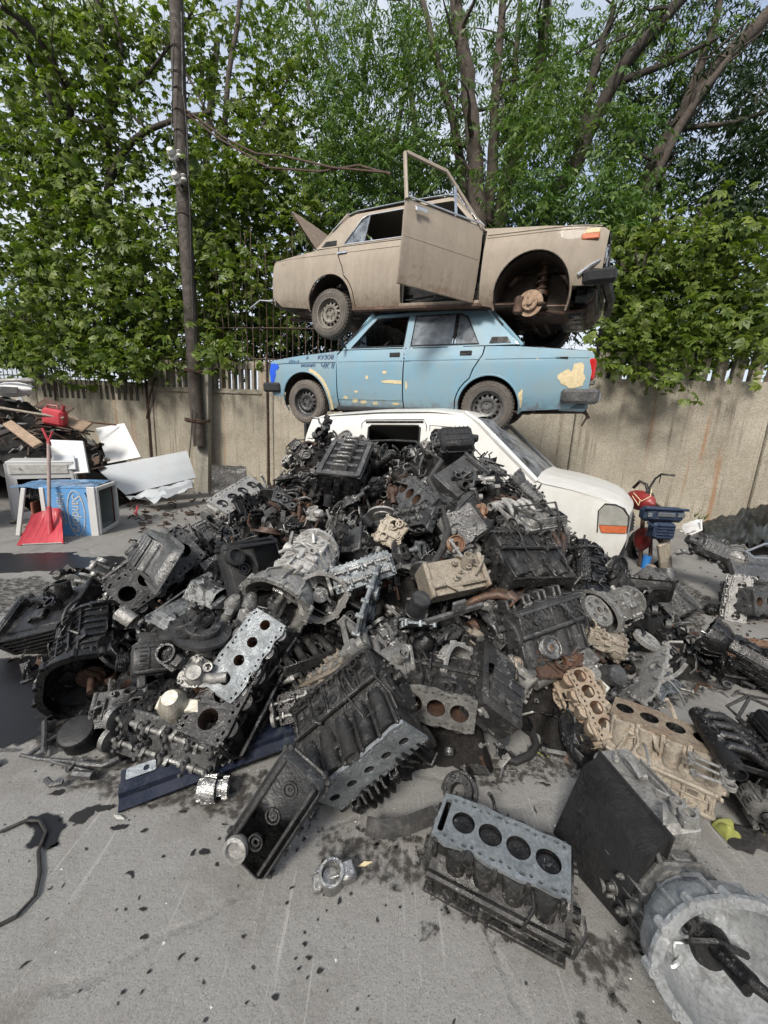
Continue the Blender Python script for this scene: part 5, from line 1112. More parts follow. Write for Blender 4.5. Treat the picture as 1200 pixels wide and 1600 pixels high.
def k_alternator(r, mat='alu_dirty'):
    mb = MB(); R_ = .065; mb.lathe([(.02, -.075), (.045, -.073), (R_-.006, -.06), (R_, -.045), (R_, -.012), (R_-.004, -.012), (R_-.004, .012), (R_, .012), (R_, .045), (R_-.008, .062), (.03, .068), (.02, .068)], None, 28)
    for s_ in (-1, 1):
        for i in range(16): a = i*pi/8; mb.box((0, 0, 0), (.006, .026, .004), Matrix.Rotation(a, 4, 'Z') @ T(R_+.0005, 0, s_*.03) @ RX(90), b=.001)
        for i in range(4): a = i*pi/2+.4; mb.cyl((.062*cos(a), .062*sin(a), -.06), (.062*cos(a), .062*sin(a), .06), .009, n=8)
    mb.box((.085, 0, .03), (.05, .022, .03), b=.006); mb.box((-.085, 0, -.0), (.05, .025, .09), b=.008); mb.cyl((-.1, 0, -.05), (-.1, 0, .05), .014, n=12, hollow=.6)
    sl_ = MB()
    for s_ in (-1, 1):
        for i in range(24): a = i*pi/12; sl_.box((0, 0, 0), (.002, .007, .022), Matrix.Rotation(a, 4, 'Z') @ T(R_+.0002, 0, s_*.032))
    pu = MB(); pu.cyl((0, 0, .066), (0, 0, .085), .012); pu.lathe([(.012, 0), (.028, 0), (.030, .003)]+[(.030-.003*(i % 2), .004+i*.0028) for i in range(9)]+[(.030, .03), (.022, .031), (.020, .018), (.012, .018)], T(0, 0, .082), 24)
    return [('housing', mb, mat, []), ('slotted_band', sl_, 'hole', []), ('pulley', pu, 'oily_black', [])]
def k_starter(r, mat='oily_black'):
    mb = MB(); mb.lathe([(.001, -.12), (.03, -.12), (.042, -.11), (.042, .03), (.038, .035), (.045, .04), (.05, .06), (.035, .1), (.025, .12), (.001, .12)], None, 20); mb.lathe([(.001, -.08), (.026, -.08), (.026, .02), (.02, .04), (.001, .04)], T(.06, 0, 0), 16); mb.box((.02, 0, .06), (.15, .045, .012), b=.004)
    mb.cyl((.06, 0, -.08), (.06, 0, -.1), .006); mb.cyl((.05, .015, -.08), (.05, .015, -.1), .005)
    for a in (0, 2, 4): mb.box((.04*cos(a), .04*sin(a), -.04), (.01, .01, .14), b=.002)
    return [('motor_body', mb, mat, [])]
def k_intake(r, n=4, mat='alu_dirty', L=.36):
    mb = MB(); 
    for i in range(n):
        x = -L/2+L*(i+.5)/n; mb.tube([(x, -.13, 0), (x, -.06, .02), (x*.92, .02, .06), (x*.85, .09, .05), (x*.85, .11, .0)], [.026, .023, .022, .024, .026], 12, flat=1.1); mb.cyl((x, -.145, 0), (x, -.13, 0), .024, n=14, hollow=.75)
    mb.box((0, -.138, 0), (L+.02, .012, .06), b=.004); mb.tube([(-L/2-.03, .1, .0), (0, .11, .0), (L/2, .1, 0)], [.045, .05, .045], 14); mb.cyl((-L/2-.07, .1, 0), (-L/2-.02, .1, 0), .035, n=18, hollow=.8)
    for i in range(n+1): x = -L/2+L*i/n; mb.cyl((x, -.15, .02), (x, -.12, .02), .009, n=6); mb.box((x, 0, .0), (.008, .24, .03), b=.002)
    gre(mb, FM((0, .11, .045), (1, 0, 0), (0, 0, 1)), L, .08, r, 7, .025); return [('manifold', mb, mat, [])]
def k_exhaust(r, n=4, mat='rust', L=.36):
    mb = MB()
    for i in range(n):
        x = -L/2+L*(i+.5)/n; s_ = 1 if x < 0 else -1; mb.tube([(x, -.09, 0), (x, -.05, .0), (x+s_*.01, -.01, -.01), (x*.6, .04, -.03), (x*.25, .09, -.07), (x*.15, .12, -.12)], .024, 12); mb.plate([(x-.04, -.03), (x+.04, -.03), (x+.042, .03), (x-.042, .03)], [circ(x, 0, .02, 14)], -.10, -.09, fn=lambda a, b, c: (a, c, b))
        for d in (-.03, .03): mb.cyl((x+d, -.105, .018), (x+d, -.08, .018), .008, n=6)
    mb.cyl((0, .12, -.16), (0, .12, -.10), .045, .04, n=18, hollow=.8); mb.plate([(-.06, .08), (.06, .08), (.07, .12), (.06, .17), (-.06, .17), (-.07, .12)], [circ(0, .12, .035, 16)], -.17, -.158); return [('manifold', mb, mat, [])]
def k_pulley(r, R_=.08, mat='grey_metal', teeth=False, hub='rust_dark'):
    mb = MB()
    if teeth:
        n = int(R_*420); ou = []
        for i in range(n):
            a = 2*pi*i/n; d = pi/n
            ou += [((R_-.005)*cos(a-.55*d), (R_-.005)*sin(a-.55*d)), (R_*cos(a-.35*d), R_*sin(a-.35*d)), (R_*cos(a+.35*d), R_*sin(a+.35*d)), ((R_-.005)*cos(a+.55*d), (R_-.005)*sin(a+.55*d))]
        hs = [circ(R_*.58*cos(a), R_*.58*sin(a), R_*.17, 12) for a in [i*2*pi/5 for i in range(5)]] if teeth != 'helical' else []
        mb.plate(ou, hs+[circ(0, 0, R_*.2, 16)], -.014, .014)
        mb.lathe([(R_*.86, .0145), (R_*.84, .018), (R_*.80, .0145)], None, 32); mb.lathe([(R_*.2, -.02), (R_*.34, -.02), (R_*.34, .022), (R_*.2, .022)], None, 20)
    else:
        g = [(R_-(.005 if i % 2 else 0), -.016+i*.004) for i in range(9)]
        mb.lathe([(R_*.3, -.018), (R_*.78, -.018), (R_*.82, -.01), (R_*.9, -.018)]+g+[(R_*.92, .018), (R_*.86, .016), (R_*.82, .004), (R_*.5, .0), (R_*.44, .012), (R_*.26, .014), (R_*.24, .0)], None, 36)
        for i in range(5): a = i*2*pi/5; mb.cyl((R_*.62*cos(a), R_*.62*sin(a), 0), (R_*.62*cos(a), R_*.62*sin(a), .004), R_*.07, n=8)
    hb = MB(); hb.lathe([(.001, .0), (R_*.12, .0), (R_*.12, .01)], None, 6); hb.lathe([(R_*.1, .004), (R_*.24, .004), (R_*.25, -.002)], None, 20); return [('wheel', mb, mat, []), ('hub', hb, hub, [])]
def k_disc(r, R_=.12, mat='rust'):
    mb = MB(); mb.lathe([(.035, .03), (.07, .03), (.073, .026), (.073, .004), (R_, .004), (R_, -.012), (.073, -.012), (.07, -.02), (.035, -.02), (.035, .03)], None, 40)
    for i in range(5): a = i*1.2566; mb.cyl((.055*cos(a), .055*sin(a), .028), (.055*cos(a), .055*sin(a), .05), .006, n=8)
    return [('disc', mb, mat, [])]
def k_timing(r, mat='alu_light', H=.34, W=.2):
    ou = [(-W*.5, -H*.5), (W*.42, -H*.5), (W*.5, -H*.2), (W*.42, H*.1), (W*.5, H*.4), (W*.3, H*.5), (-W*.35, H*.5), (-W*.5, H*.25), (-W*.42, 0)]
    mb = MB(); mb.plate(dense(ou, .04), [circ(0, -H*.25, .03, 18), circ(W*.1, H*.25, .018, 14)], 0, .012)
    for x, y in dense(ou, .07): mb.cyl((x*.94, y*.95, -.012), (x*.94, y*.95, .022), .012, n=9, hollow=.5)
    L_ = [(x*.93, y*.94, .012) for x, y in ou]; mb.tube(L_, .007, 5, closed=True); mb.cyl((0, -H*.25, 0), (0, -H*.25, .035), .042, n=20, hollow=.72); mb.cyl((W*.1, H*.25, 0), (W*.1, H*.25, .04), .032, n=16, hollow=.6)
    gre(mb, FM((0, 0, .012), (1, 0, 0), (0, 0, 1)), W*.9, H*.9, r, 14, .022); return [('timing_cover', mb, mat, [])]
def k_crank(r, n=4, mat='bright_steel', L=.42):
    mb = MB(); x = -L/2; mb.cyl((x-.05, 0, 0), (x, 0, 0), .02, n=12); sp = L/n
    for i in range(n):
        a = (0, 180, 180, 0, 90, 270)[i % 6]; R1 = Matrix.Rotation(radians(a), 4, 'X'); mb.cyl((x, 0, 0), (x+sp*.25, 0, 0), .026, n=16)
        for xx in (x+sp*.25, x+sp*.75): mb.plate([(-.03, .06), (.03, .06), (.04, 0), (.055, -.04), (.035, -.075), (-.035, -.075), (-.055, -.04), (-.04, 0)], (), xx, xx+sp*.16, R1, fn=lambda a, b, c: (c, a, b))
        mb.cyl((x+sp*.35, 0, .042), (x+sp*.8, 0, .042), .022, n=14, M=R1); x += sp
    mb.cyl((x, 0, 0), (x+.03, 0, 0), .045, n=20); return [('crankshaft', mb, mat, [])]
def k_filter(r, mat='blue_black', R_=.04, L=.10):
    mb = MB(); mb.lathe([(.001, L), (R_*.6, L), (R_*.9, L-.004), (R_, L-.014), (R_, .008), (R_+.003, .006), (R_+.003, .0), (R_*.8, -.002), (R_*.4, 0), (R_*.3, .004), (.001, .004)], None, 24)
    for i in range(12): a = i*pi/6; mb.box((0, 0, 0), (.003, .008, .018), Matrix.Rotation(a, 4, 'Z') @ T(R_, 0, L-.018), b=.001)
    return [('canister', mb, mat, [])]
def k_bracket(r, mat='grey_metal'):
    mb = MB(); a = r.uniform(.16, .26); ou = [(-a/2, -.03), (-.02, -.025), (a*.3, -.06), (a/2, -.055), (a/2, .0), (a*.2, .01), (.0, .04), (-a*.2, .07), (-a/2, .065)]
    mb.plate(ou, [circ(-a/2+.03, .02, .014, 12), circ(a/2-.025, -.03, .012, 12), circ(0, 0, .013, 12)], -.006, .006); mb.tube([(x, y, .006) for x, y in ou], .006, 5, closed=True)
    for x, y in ((-a/2+.03, .02), (a/2-.025, -.03), (.0, 0)): mb.cyl((x, y, -.02), (x, y, .026), .021, n=14, hollow=.6)
    mb.box((-.0, .03, .02), (a*.7, .008, .03), b=.003); gre(mb, FM((0, 0, .006), (1, 0, 0), (0, 0, 1)), a*.8, .08, r, 4, .02); return [('bracket', mb, mat, [])]
def k_pump(r, mat='alu_dirty'):
    mb = MB(); ou = [(.07*cos(a)*(1+.18*cos(3*a)), .06*sin(a)*(1+.15*cos(3*a))) for a in [i*pi/12 for i in range(24)]]
    mb.plate(ou, (), 0, .012); mb.lathe([(.05, .012), (.045, .03), (.03, .045), (.028, .07), (.001, .07)], None, 20); mb.tube([(.02, .0, .02), (.07, .01, .03), (.10, .03, .035)], .02, 12)
    mb.cyl((.1, .03, .035), (.12, .042, .037), .022, n=12, hollow=.8)
    for i in range(0, 24, 4): mb.cyl((ou[i][0]*.9, ou[i][1]*.9, -.005), (ou[i][0]*.9, ou[i][1]*.9, .022), .010, n=8, hollow=.5)
    gre(mb, FM((0, 0, .02), (1, 0, 0), (0, 0, 1)), .1, .1, r, 6, .03); return [('pump_body', mb, mat, [])]
def k_throttle(r, mat='alu_dirty'):
    mb = MB(); mb.cyl((0, 0, -.04), (0, 0, .04), .042, n=24, hollow=.8); mb.box((.055, 0, 0), (.06, .06, .05), b=.01); mb.box((-.05, 0, 0), (.03, .05, .03), b=.006)
    mb.plate(rrect(-.055, -.055, .055, .055, .014), [circ(0, 0, .034, 20)], -.046, -.036); mb.cyl((-.03, 0, 0), (.03, 0, 0), .005); mb.plate(circ(0, 0, .033, 20), (), -.0015, .0015, RY(25))
    for s_ in (-1, 1):
        for t in (-1, 1): mb.cyl((s_*.044, t*.044, -.05), (s_*.044, t*.044, -.028), .009, n=8)
    return [('throttle_body', mb, mat, [])]
def k_hose(r, mat='rubber', R_=.014, L=.4):
    p = [V((0, 0, 0))]; d = V((1, 0, 0))
    for i in range(7): d = (d+V((r.uniform(-.7, .7), r.uniform(-.7, .7), r.uniform(-.3, .3)))).normalized(); p.append(p[-1]+d*L/7)
    c = sum(p, V())/len(p); q = []
    for i in range(len(p)-1):
        a, b, e, f_ = p[max(0, i-1)], p[i], p[i+1], p[min(len(p)-1, i+2)]
        for t in (0, .33, .66): q.append(.5*(2*b+(e-a)*t+(2*a-5*b+4*e-f_)*t*t+(3*b-a-3*e+f_)*t**3)-c)
    mb = MB(); mb.tube(q, R_, 9); cl = MB()
    for i in (2, len(q)-3): d = (q[i+1]-q[i]).normalized(); cl.cyl(q[i], q[i]+d*.012, R_*1.15, n=12)
    return [('hose', mb, mat, []), ('hose_clamp', cl, 'bright_steel', [])]
def k_ribbed(r, mat='plastic_black', L=.42, W=.26, H=.18, ribs=9):
    mb = MB(); mb.box((0, 0, 0), (L*.96, W*.94, H*.9), b=.03)
    for i in range(ribs): z = -H*.4+H*.8*i/(ribs-1); mb.box((0, 0, z), (L, W, H*.035), b=.004)
    for s_ in (-1, 1): mb.box((s_*L*.48, 0, 0), (.03, W*1.05, H*1.1), b=.008)
    gre(mb, FM((0, 0, H*.46), (1, 0, 0), (0, 0, 1)), L*.9, W*.9, r, 12, .04); mb.cyl((L*.2, W*.2, H*.4), (L*.25, W*.4, H*.75), .035, n=16, hollow=.8); return [('housing', mb, mat, [])]
def k_airbox(r, mat='plastic_black', L=.26, W=.22, H=.15):
    mb = MB(); mb.box((0, 0, 0), (L, W, H), b=.025); mb.box((0, 0, -H*.1), (L*1.06, W*1.06, .014), b=.004)
    for i in range(7): mb.box((-L*.4+i*L*.13, 0, H*.5), (.007, W*.8, .014), b=.002)
    for i in range(3): mb.box((0, -W*.3+i*W*.3, H*.5), (L*.8, .006, .012), b=.002)
    for s_ in (-1, 1): mb.cyl((s_*L*.5, s_*.03, 0), (s_*(L*.5+.05), s_*.03, -.01), .03, n=14, hollow=.85)
    for s_ in (-1, 1):
        for t in (-1, 1): mb.box((s_*L*.35, t*W*.53, -H*.1), (.02, .012, .05), b=.003)
    return [('box', mb, mat, [])]
def k_rods(r, mat='grey_metal'):
    mb = MB(); 
    for i in range(3): y = (i-1)*.05+r.uniform(-.01, .01); a = r.uniform(-12, 12); M = RZ(a) @ T(0, y, i*.012); mb.box((0, 0, 0), (.12, .018, .014), M, b=.004); mb.cyl((-.075, 0, -.012), (-.075, 0, .012), .018, n=14, M=M, hollow=.65); mb.cyl((.085, 0, -.013), (.085, 0, .013), .034, n=18, M=M, hollow=.75)
    return [('rods', mb, mat, [])]
def k_suspension(r, mat='rust_dark'):
    mb = MB(); mb.tube([(-.25, .05, 0), (-.1, 0, .02), (.1, .02, .03), (.26, -.05, .0)], [.02, .028, .028, .02], 10, flat=.7); mb.cyl((-.25, .05, -.03), (-.25, .05, .03), .032, n=14, hollow=.6); mb.cyl((.26, -.05, -.02), (.26, -.05, .05), .022, n=12); mb.tube([(-.1, 0, .02), (.0, .14, .02), (.05, .22, .0)], .022, 9); mb.cyl((.05, .22, -.03), (.05, .22, .03), .03, n=12, hollow=.6); return [('arm', mb, mat, [])]
def k_engine(r, mat='cast_dark', head='alu_dirty', cover='plastic_black', mani='alu_dirty', pulleys=True, L=.46):
    "a whole engine: block, head, cover, sump, manifold, pulleys, alternator"
    P = k_block(r, 4, L, .2, .24, mat=mat, pan=False)[:1]
    def sh(parts, M):
        o = []
        for n_, mb, mt, sb in parts:
            q = MB(); q.M = M; q.add([V(v) for v in mb.v], mb.f); o.append((n_, q, mt, []))
        return o
    P += sh(k_head(r, 4, L, .18, .1, head)[:1], T(0, 0, .17)); P += sh(k_cover(r, L*.98, .17, .06, cover), T(0, 0, .225)); P += sh(k_pan(r, L*.98, .25, .10, mat), T(0, 0, -.122)); P += sh(k_intake(r, 4, mani, L*.8), T(0, .24, .16))
    P += sh(k_exhaust(r, 4, 'rust_dark', L*.8), T(0, -.17, .16) @ RZ(180))
    if pulleys:
        for (y, z, R_) in ((0, -.07, .075), (.12, .05, .04), (-.11, .06, .045), (.04, .19, .055), (-.05, .19, .055)): P += sh(k_pulley(r, R_, 'grey_metal'), T(-L/2-.05, y, z) @ RY(-90))
        b = MB(); b.tube([(-L/2-.05, y, z) for y, z in ((-.075, -.10), (.0, -.147), (.075, -.10), (.16, .04), (.14, .09), (.04, .10), (-.1, .11), (-.155, .06))], .007, 6, closed=True, flat=1.6); P.append(('drive_belt', b, 'rubber', []))
    P += sh(k_alternator(r, 'alu_dirty'), T(-L/2+.06, .17, -.02) @ RY(-90)); P += sh(k_filter(r, 'oily_black'), T(.05, -.12, -.06) @ RX(70))
    h = MB(); 
    for i in range(4):
        x = r.uniform(-L/2, L/2); h.tube([(x, .1, .1+r.random()*.1), (x+r.uniform(-.08, .08), .2, .24), (x+r.uniform(-.15, .15), .1, .32), (x+r.uniform(-.2, .2), -.1, .28), (x+r.uniform(-.2, .2), -.16, .1)], .010, 6)
    P.append(('hoses', h, 'rubber', [])); return P
KINDS = dict(block=k_block, head=k_head, gearbox=k_gearbox, pan=k_pan, cover=k_cover, alternator=k_alternator, starter=k_starter, intake=k_intake, exhaust=k_exhaust, pulley=k_pulley, disc=k_disc, timing=k_timing, crank=k_crank, filter=k_filter, bracket=k_bracket, pump=k_pump, throttle=k_throttle, hose=k_hose, ribbed=k_ribbed, airbox=k_airbox, rods=k_rods, suspension=k_suspension, engine=k_engine)
NAMES = dict(block='engine_block', head='cylinder_head', gearbox='gearbox', pan='oil_pan', cover='valve_cover', alternator='alternator', starter='starter_motor', intake='intake_manifold', exhaust='exhaust_manifold', pulley='pulley', disc='brake_disc', timing='timing_cover', crank='crankshaft', filter='oil_filter', bracket='engine_bracket', pump='water_pump', throttle='throttle_body', hose='rubber_hose', ribbed='ribbed_housing', airbox='air_filter_box', rods='connecting_rods', suspension='control_arm', engine='car_engine')
_cache = {}
def put(kind, M, label, seed=1, mats=None, group=None, name=None, cat=None, only=None, **kw):
    key = (kind, seed, tuple(sorted(kw.items())))
    if key not in _cache: _cache[key] = [(n, mb.mesh(n, 38), mt) for n, mb, mt, _ in KINDS[kind](random.Random(seed), **kw)]
    nm = name or NAMES[kind]; root = empty(nm, M, label, cat or nm.replace('_', ' '), group); multi = True
    for n, me, mt in _cache[key]:
        if only and n not in only: continue
        o = bpy.data.objects.new(n, me); COL.objects.link(o); o.parent = root
        if not me.materials: me.materials.append(MT[mt])
        o.material_slots[0].link = 'OBJECT'; o.material_slots[0].material = MT[(mats or {}).get(n) or (mats or {}).get('*') or mt]
    return root
# ================================================================ the heap of engines
CTL = [(560, 1270, 0), (700, 1235, 0), (820, 1215, 0), (930, 1225, 0), (600, 1340, 0), (400, 1260, 0), (20, 1022, 0), (130, 1112, 0), (200, 1185, 0), (330, 1185, .02), (430, 1165, .05), (500, 1185, 0), (620, 1165, 0), (740, 1155, 0), (830, 1150, 0), (900, 1150, 0), (960, 1135, 0), (1050, 1090, 0), (1088, 1000, 0), (1095, 905, 0),
  (100, 960, .18), (190, 960, .32), (160, 1040, .2), (250, 1070, .25), (320, 1110, .22), (250, 960, .52), (300, 960, .62), (250, 850, .62), (330, 800, .55), (400, 920, .6), (400, 1010, .45), (400, 830, .75), (420, 770, .85)]
CTLY = [(500, 655, 4.0), (560, 760, 3.45), (610, 702, 3.7), (700, 665, 3.4), (760, 705, 3.3), (830, 765, 3.1), (500, 800, 2.95), (600, 820, 2.75), (700, 800, 2.85), (800, 800, 2.85), (860, 835, 2.85), (500, 900, 2.35), (600, 920, 2.2), (700, 920, 2.2), (820, 900, 2.35), (920, 900, 2.65), (1000, 890, 2.95), (500, 1000, 1.92), (600, 1010, 1.87), (700, 1020, 1.84), (820, 1000, 1.95), (920, 1000, 2.1), (1000, 960, 2.35), (520, 1100, 1.62), (620, 1090, 1.6), (750, 1080, 1.64), (880, 1080, 1.72)]
P_ = [gnd(*q) for q in CTL]+[atY(*q) for q in CTLY]+[V(q) for q in ((-1.2, 5.0, .8), (-.4, 4.7, .9), (.5, 4.4, .9), (1.8, 3.5, .5), (2.35, 3.3, .3), (2.9, 3.4, 0), (-3, 4.4, 0), (-2.5, 4.7, 0), (-2.0, 5.3, 0), (-3.2, 3.2, 0), (-2.6, 3.5, .1), (-1.9, 4.1, .2), (-1.5, 6, 0), (0, 5.6, 0), (1.5, 5, 0), (3.2, 2.4, 0), (-3, 2, 0), (-1.5, 1, 0), (0, .9, 0), (1.6, 1, 0), (2.6, 1.8, 0))]
PA = np.array([tuple(p) for p in P_]); _D = np.linalg.norm(PA[:, None, :2]-PA[None, :, :2], axis=2)
_W = np.linalg.solve(_D+np.eye(len(PA))*1e-6, PA[:, 2])
def heap(x, y): return float(max(0, np.hypot(PA[:, 0]-x, PA[:, 1]-y) @ _W))
def hit(px, py, lift=0.0):
    d = ray(px, py); t = .5
    while t < 9:
        p = CP+d*t
        if p.z <= (heap(p.x, p.y) if p.y < 5 else 0)+lift: return p
        t += .02
    return p
def hn(p, e=.12):
    return V((-(heap(p.x+e, p.y)-heap(p.x-e, p.y))/(2*e), -(heap(p.x, p.y+e)-heap(p.x, p.y-e))/(2*e), 1)).normalized()
def place(kind, p0, p1, roll, L0, label, lift=.05, dl=0, up=None, smin=.8, smax=1.25, push=0, **kw):
    "lay a part of natural length L0 on the heap between two of its surface points"
    A = hit(*p0, lift-dl/2); Bp = hit(*p1, lift+dl/2); c = (A+Bp)/2; x = (Bp-A); s_ = min(smax, max(smin, x.length/L0)); x = x.normalized()
    n = up or (hn(c)+V((0, -.35, .25))).normalized(); n = (n-x*n.dot(x)).normalized(); y = n.cross(x)
    M = Matrix((x, y, n)).transposed().to_4x4(); M.translation = c+n*push; M = M @ Matrix.Rotation(radians(roll), 4, 'X') @ S(s_)
    return put(kind, M, label, **kw)
def MX(p, x, y, s_=1.0):
    x = V(x).normalized(); y = V(y); y = (y-x*y.dot(x)).normalized(); z = x.cross(y); M = Matrix((x, y, z)).transposed().to_4x4(); M.translation = p; return M @ S(s_)
# core of the heap: packed greasy small scrap
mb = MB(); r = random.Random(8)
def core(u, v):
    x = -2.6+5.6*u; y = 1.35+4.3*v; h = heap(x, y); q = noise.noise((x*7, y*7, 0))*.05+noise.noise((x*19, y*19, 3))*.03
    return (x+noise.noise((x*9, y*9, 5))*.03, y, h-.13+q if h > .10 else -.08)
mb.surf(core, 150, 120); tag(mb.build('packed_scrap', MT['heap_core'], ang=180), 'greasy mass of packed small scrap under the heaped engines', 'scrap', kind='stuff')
def bits(nm, mat, n, seed, kinds=(0, 1, 2, 3, 4)):
    r = random.Random(seed); mb = MB(); k = 0
    while k < n:
        x = r.uniform(-2.5, 2.8); y = r.uniform(1.4, 4.6); h = heap(x, y)
        if h < .05 and r.random() < .93: continue
        M = T(x, y, max(.015, h-.05+r.uniform(-.05, .05))) @ Euler((r.uniform(0, 6), r.uniform(0, 6), r.uniform(0, 6))).to_matrix().to_4x4(); t = r.choice(kinds); q = r.uniform(.5, 1.2)
        if h < .05: M = T(x, y, .012) @ RZ(r.uniform(0, 360)); q *= .5
        if t == 0: mb.cyl((0, 0, 0), (0, 0, .07*q), .006*q, n=6, M=M); mb.cyl((0, 0, 0), (0, 0, .010*q), .013*q, n=6, M=M)
        elif t == 1: mb.box((0, 0, 0), (.10*q, .045*q, .006), M, b=.002); mb.cyl((.02*q, 0, 0), (.02*q, 0, .02), .014*q, n=8, M=M, hollow=.6)
        elif t == 2: mb.tube([(-.1*q, 0, 0), (-.04*q, .03*q, .02), (.03*q, 0, .03), (.1*q, .04*q, 0)], .010*q, 6, M=M)
        elif t == 3: mb.cyl((0, 0, 0), (0, 0, .035*q), .035*q, n=12, M=M, hollow=.7)
        else: mb.plate([(-.05*q, -.03*q), (.02*q, -.045*q), (.06*q, .0), (.03*q, .04*q), (-.04*q, .03*q)], [circ(0, 0, .014*q, 8)], 0, .008, M)
        k += 1
    tag(mb.build(nm, MT[mat]), 'countless small loose %s scattered through the heap' % nm.replace('_', ' '), 'scrap', kind='stuff')
bits('dark_scrap_bits', 'grey_metal', 1300, 1); bits('oily_scrap_bits', 'oily_black', 900, 2); bits('bright_scrap_bits', 'alu_dirty', 450, 3); bits('rusty_scrap_bits', 'rust_dark', 250, 4)
HG = 'engine parts dumped in the heap'
KEY = []          # (px, py, short name)
def key(px, py, nm): KEY.append((px, py, nm))
def K(kind, p0, p1, roll, L0, label, short, **kw):
    kw.setdefault('group', HG); key((p0[0]+p1[0])/2, (p0[1]+p1[1])/2, short); return place(kind, p0, p1, roll, L0, label, **kw)
# --- foreground, on the concrete
put('block', pose(.46, 1.067, .093, -.441, -.03, .0), 'pale blue grey engine block lying deck up in front with four pistons', seed=11, n=4, L=.43, W=.18, H=.185, R_=.040, mat='cast_dark', deck='deck_alu', bore='oily_black', pistons=True, chain=.045, group=HG)
key(780, 1330, 'the front engine block with black pistons')
Mb = MX(V((-.065, 1.43, .30)), V((.325, .048, .30)), V((.03, -.16, -.008))) @ RX(-76)
put('block', Mb, 'large black block leaning on its end with a greasy ported head face, front centre', seed=12, n=5, L=.45, W=.20, H=.37, R_=.021, mat='cast_dark', deck='alu_blue', bore='hole', pan=True, group=HG, mats={'cylinder': 'hole', 'crankcase': 'oily_black'})
put('crank', Mb @ T(0, -.125, .16), 'oily camshaft with dark lobes along the head face of the large black block', seed=2, L=.40, n=6, mat='oily_black', name='camshaft', group=HG)
M = Mb @ T(0, .02, 0)
for (x_, z_, s_) in ((-.12, .03, .05), (-.02, -.04, .035), (.07, .05, .04)):
    mb = MB(); mb.plate(rag(0, 0, s_, s_*.7, int(s_*1000)), (), 0, .003, M @ T(x_, -.115, z_) @ RX(90)); tag(mb.build('rust_flake', MT['rust']), 'flat rusty flake stuck on the upper flank of the large black block', 'rust flake', 'rust flakes on the black block')
key(575, 1180, 'the large black block at the front')
put('block', pose(1.362, 1.56, .135, -.66, -.03, -.03), 'dusty tan engine block standing deck up at the right, four dark bores rimmed with rust', seed=13, n=4, L=.41, W=.16, H=.27, R_=.038, mat='alu_tan', deck='tan_rusty', bore='oily_black', group=HG)
key(1045, 1190, 'the dusty tan engine block')
put('rods', T(*gnd(1105, 1205, .27)) @ RZ(-35) @ S(.7), 'pale connecting rods lying against the dusty tan engine block', seed=1, mat='alu_light', group=HG)
put('cover', pose(-.321, 1.115, .22, .391, -.979, .899), 'black plastic valve cover with round filler neck standing on end at the front', seed=4, L=.40, W=.20, H=.06, mat='grey_metal', mats={'filler_neck': 'alu_light'}, group=HG)
key(430, 1265, 'the black valve cover at the front')
put('block', pose(.324, 1.662, .302, -3.402, 3.129, -1.620), 'engine block turned to show three open bores in a pale gasket face, middle front', seed=14, n=3, L=.33, W=.17, H=.24, R_=.043, mat='cast_dark', deck='alu_dirty', bore='rust_dark', group=HG)
key(685, 1105, 'the three bore engine block')
t = put('throttle', T(*gnd(518, 1372, .03)) @ RX(12) @ RZ(20) @ S(1.0), 'bright round throttle ring lying alone on the concrete in front', seed=1, mat='bright_steel', only=None, group=HG); key(518, 1366, 'the bright round ring')
# helical gear cluster
mb = MB(); gp = gnd(335, 1232, .052); ax = (gnd(375, 1228, .05)-gnd(305, 1236, .05)).normalized(); M = MX(gp, ax, (0, 0, 1))
for (x0, x1, R_, n, tw) in ((-.062, -.045, .040, 26, 0), (-.042, .008, .052, 24, .35), (.012, .03, .030, 12, 0), (.034, .056, .040, 24, 0)):
    for i in range(n):
        a0 = 2*pi*i/n; pts = []
        for (xx, tt) in ((x0, 0), (x1, tw)):
            for (rr, d) in ((R_*.86, -.09), (R_, -.05), (R_, .05), (R_*.86, .09)): pts.append((xx, rr*cos(a0+tt+d), rr*sin(a0+tt+d)))
        mb.add(pts, [(0, 1, 2, 3), (7, 6, 5, 4), (0, 4, 5, 1), (1, 5, 6, 2), (2, 6, 7, 3)], M)
    mb.cyl((x0, 0, 0), (x1, 0, 0), R_*.87, n=24, M=M, hollow=.4)
g_ = mb.build('gear_cluster', MT['bright_steel']); tag(g_, 'bright steel helical gear pair lying beside the long dark blue rail', 'gear', HG); key(335, 1230, 'the bright helical gear')
# long dark blue pressed rail
A_ = gnd(188, 1240, .03); B_ = gnd(600, 1090, .12); fr = frame(A_, B_, V((0, -.35, 1))); L = (B_-A_).length; mb = MB()
mb.prism([(-.075, .0), (-.075, .012), (-.03, .016), (-.02, .035), (.02, .035), (.03, .016), (.085, .02), (.085, .004), (.026, .0), (.012, .024), (-.012, .024), (-.026, .0)], 0, L, fr)
q = mb.build('body_rail', MT['blue_black']); root = empty('body_rail', I4, 'long dark blue pressed steel rail lying under the front of the heap', 'rail', HG); q.parent = root; q.name = 'channel'
mb = MB(); mb.plate(rrect(.02, .035, .13, .082, .006), [circ(.095, .058, .012, 12)], .0215, .0245, fr); mb.build('plate', MT['alu_blue'], root); key(330, 1195, 'the long dark blue rail')
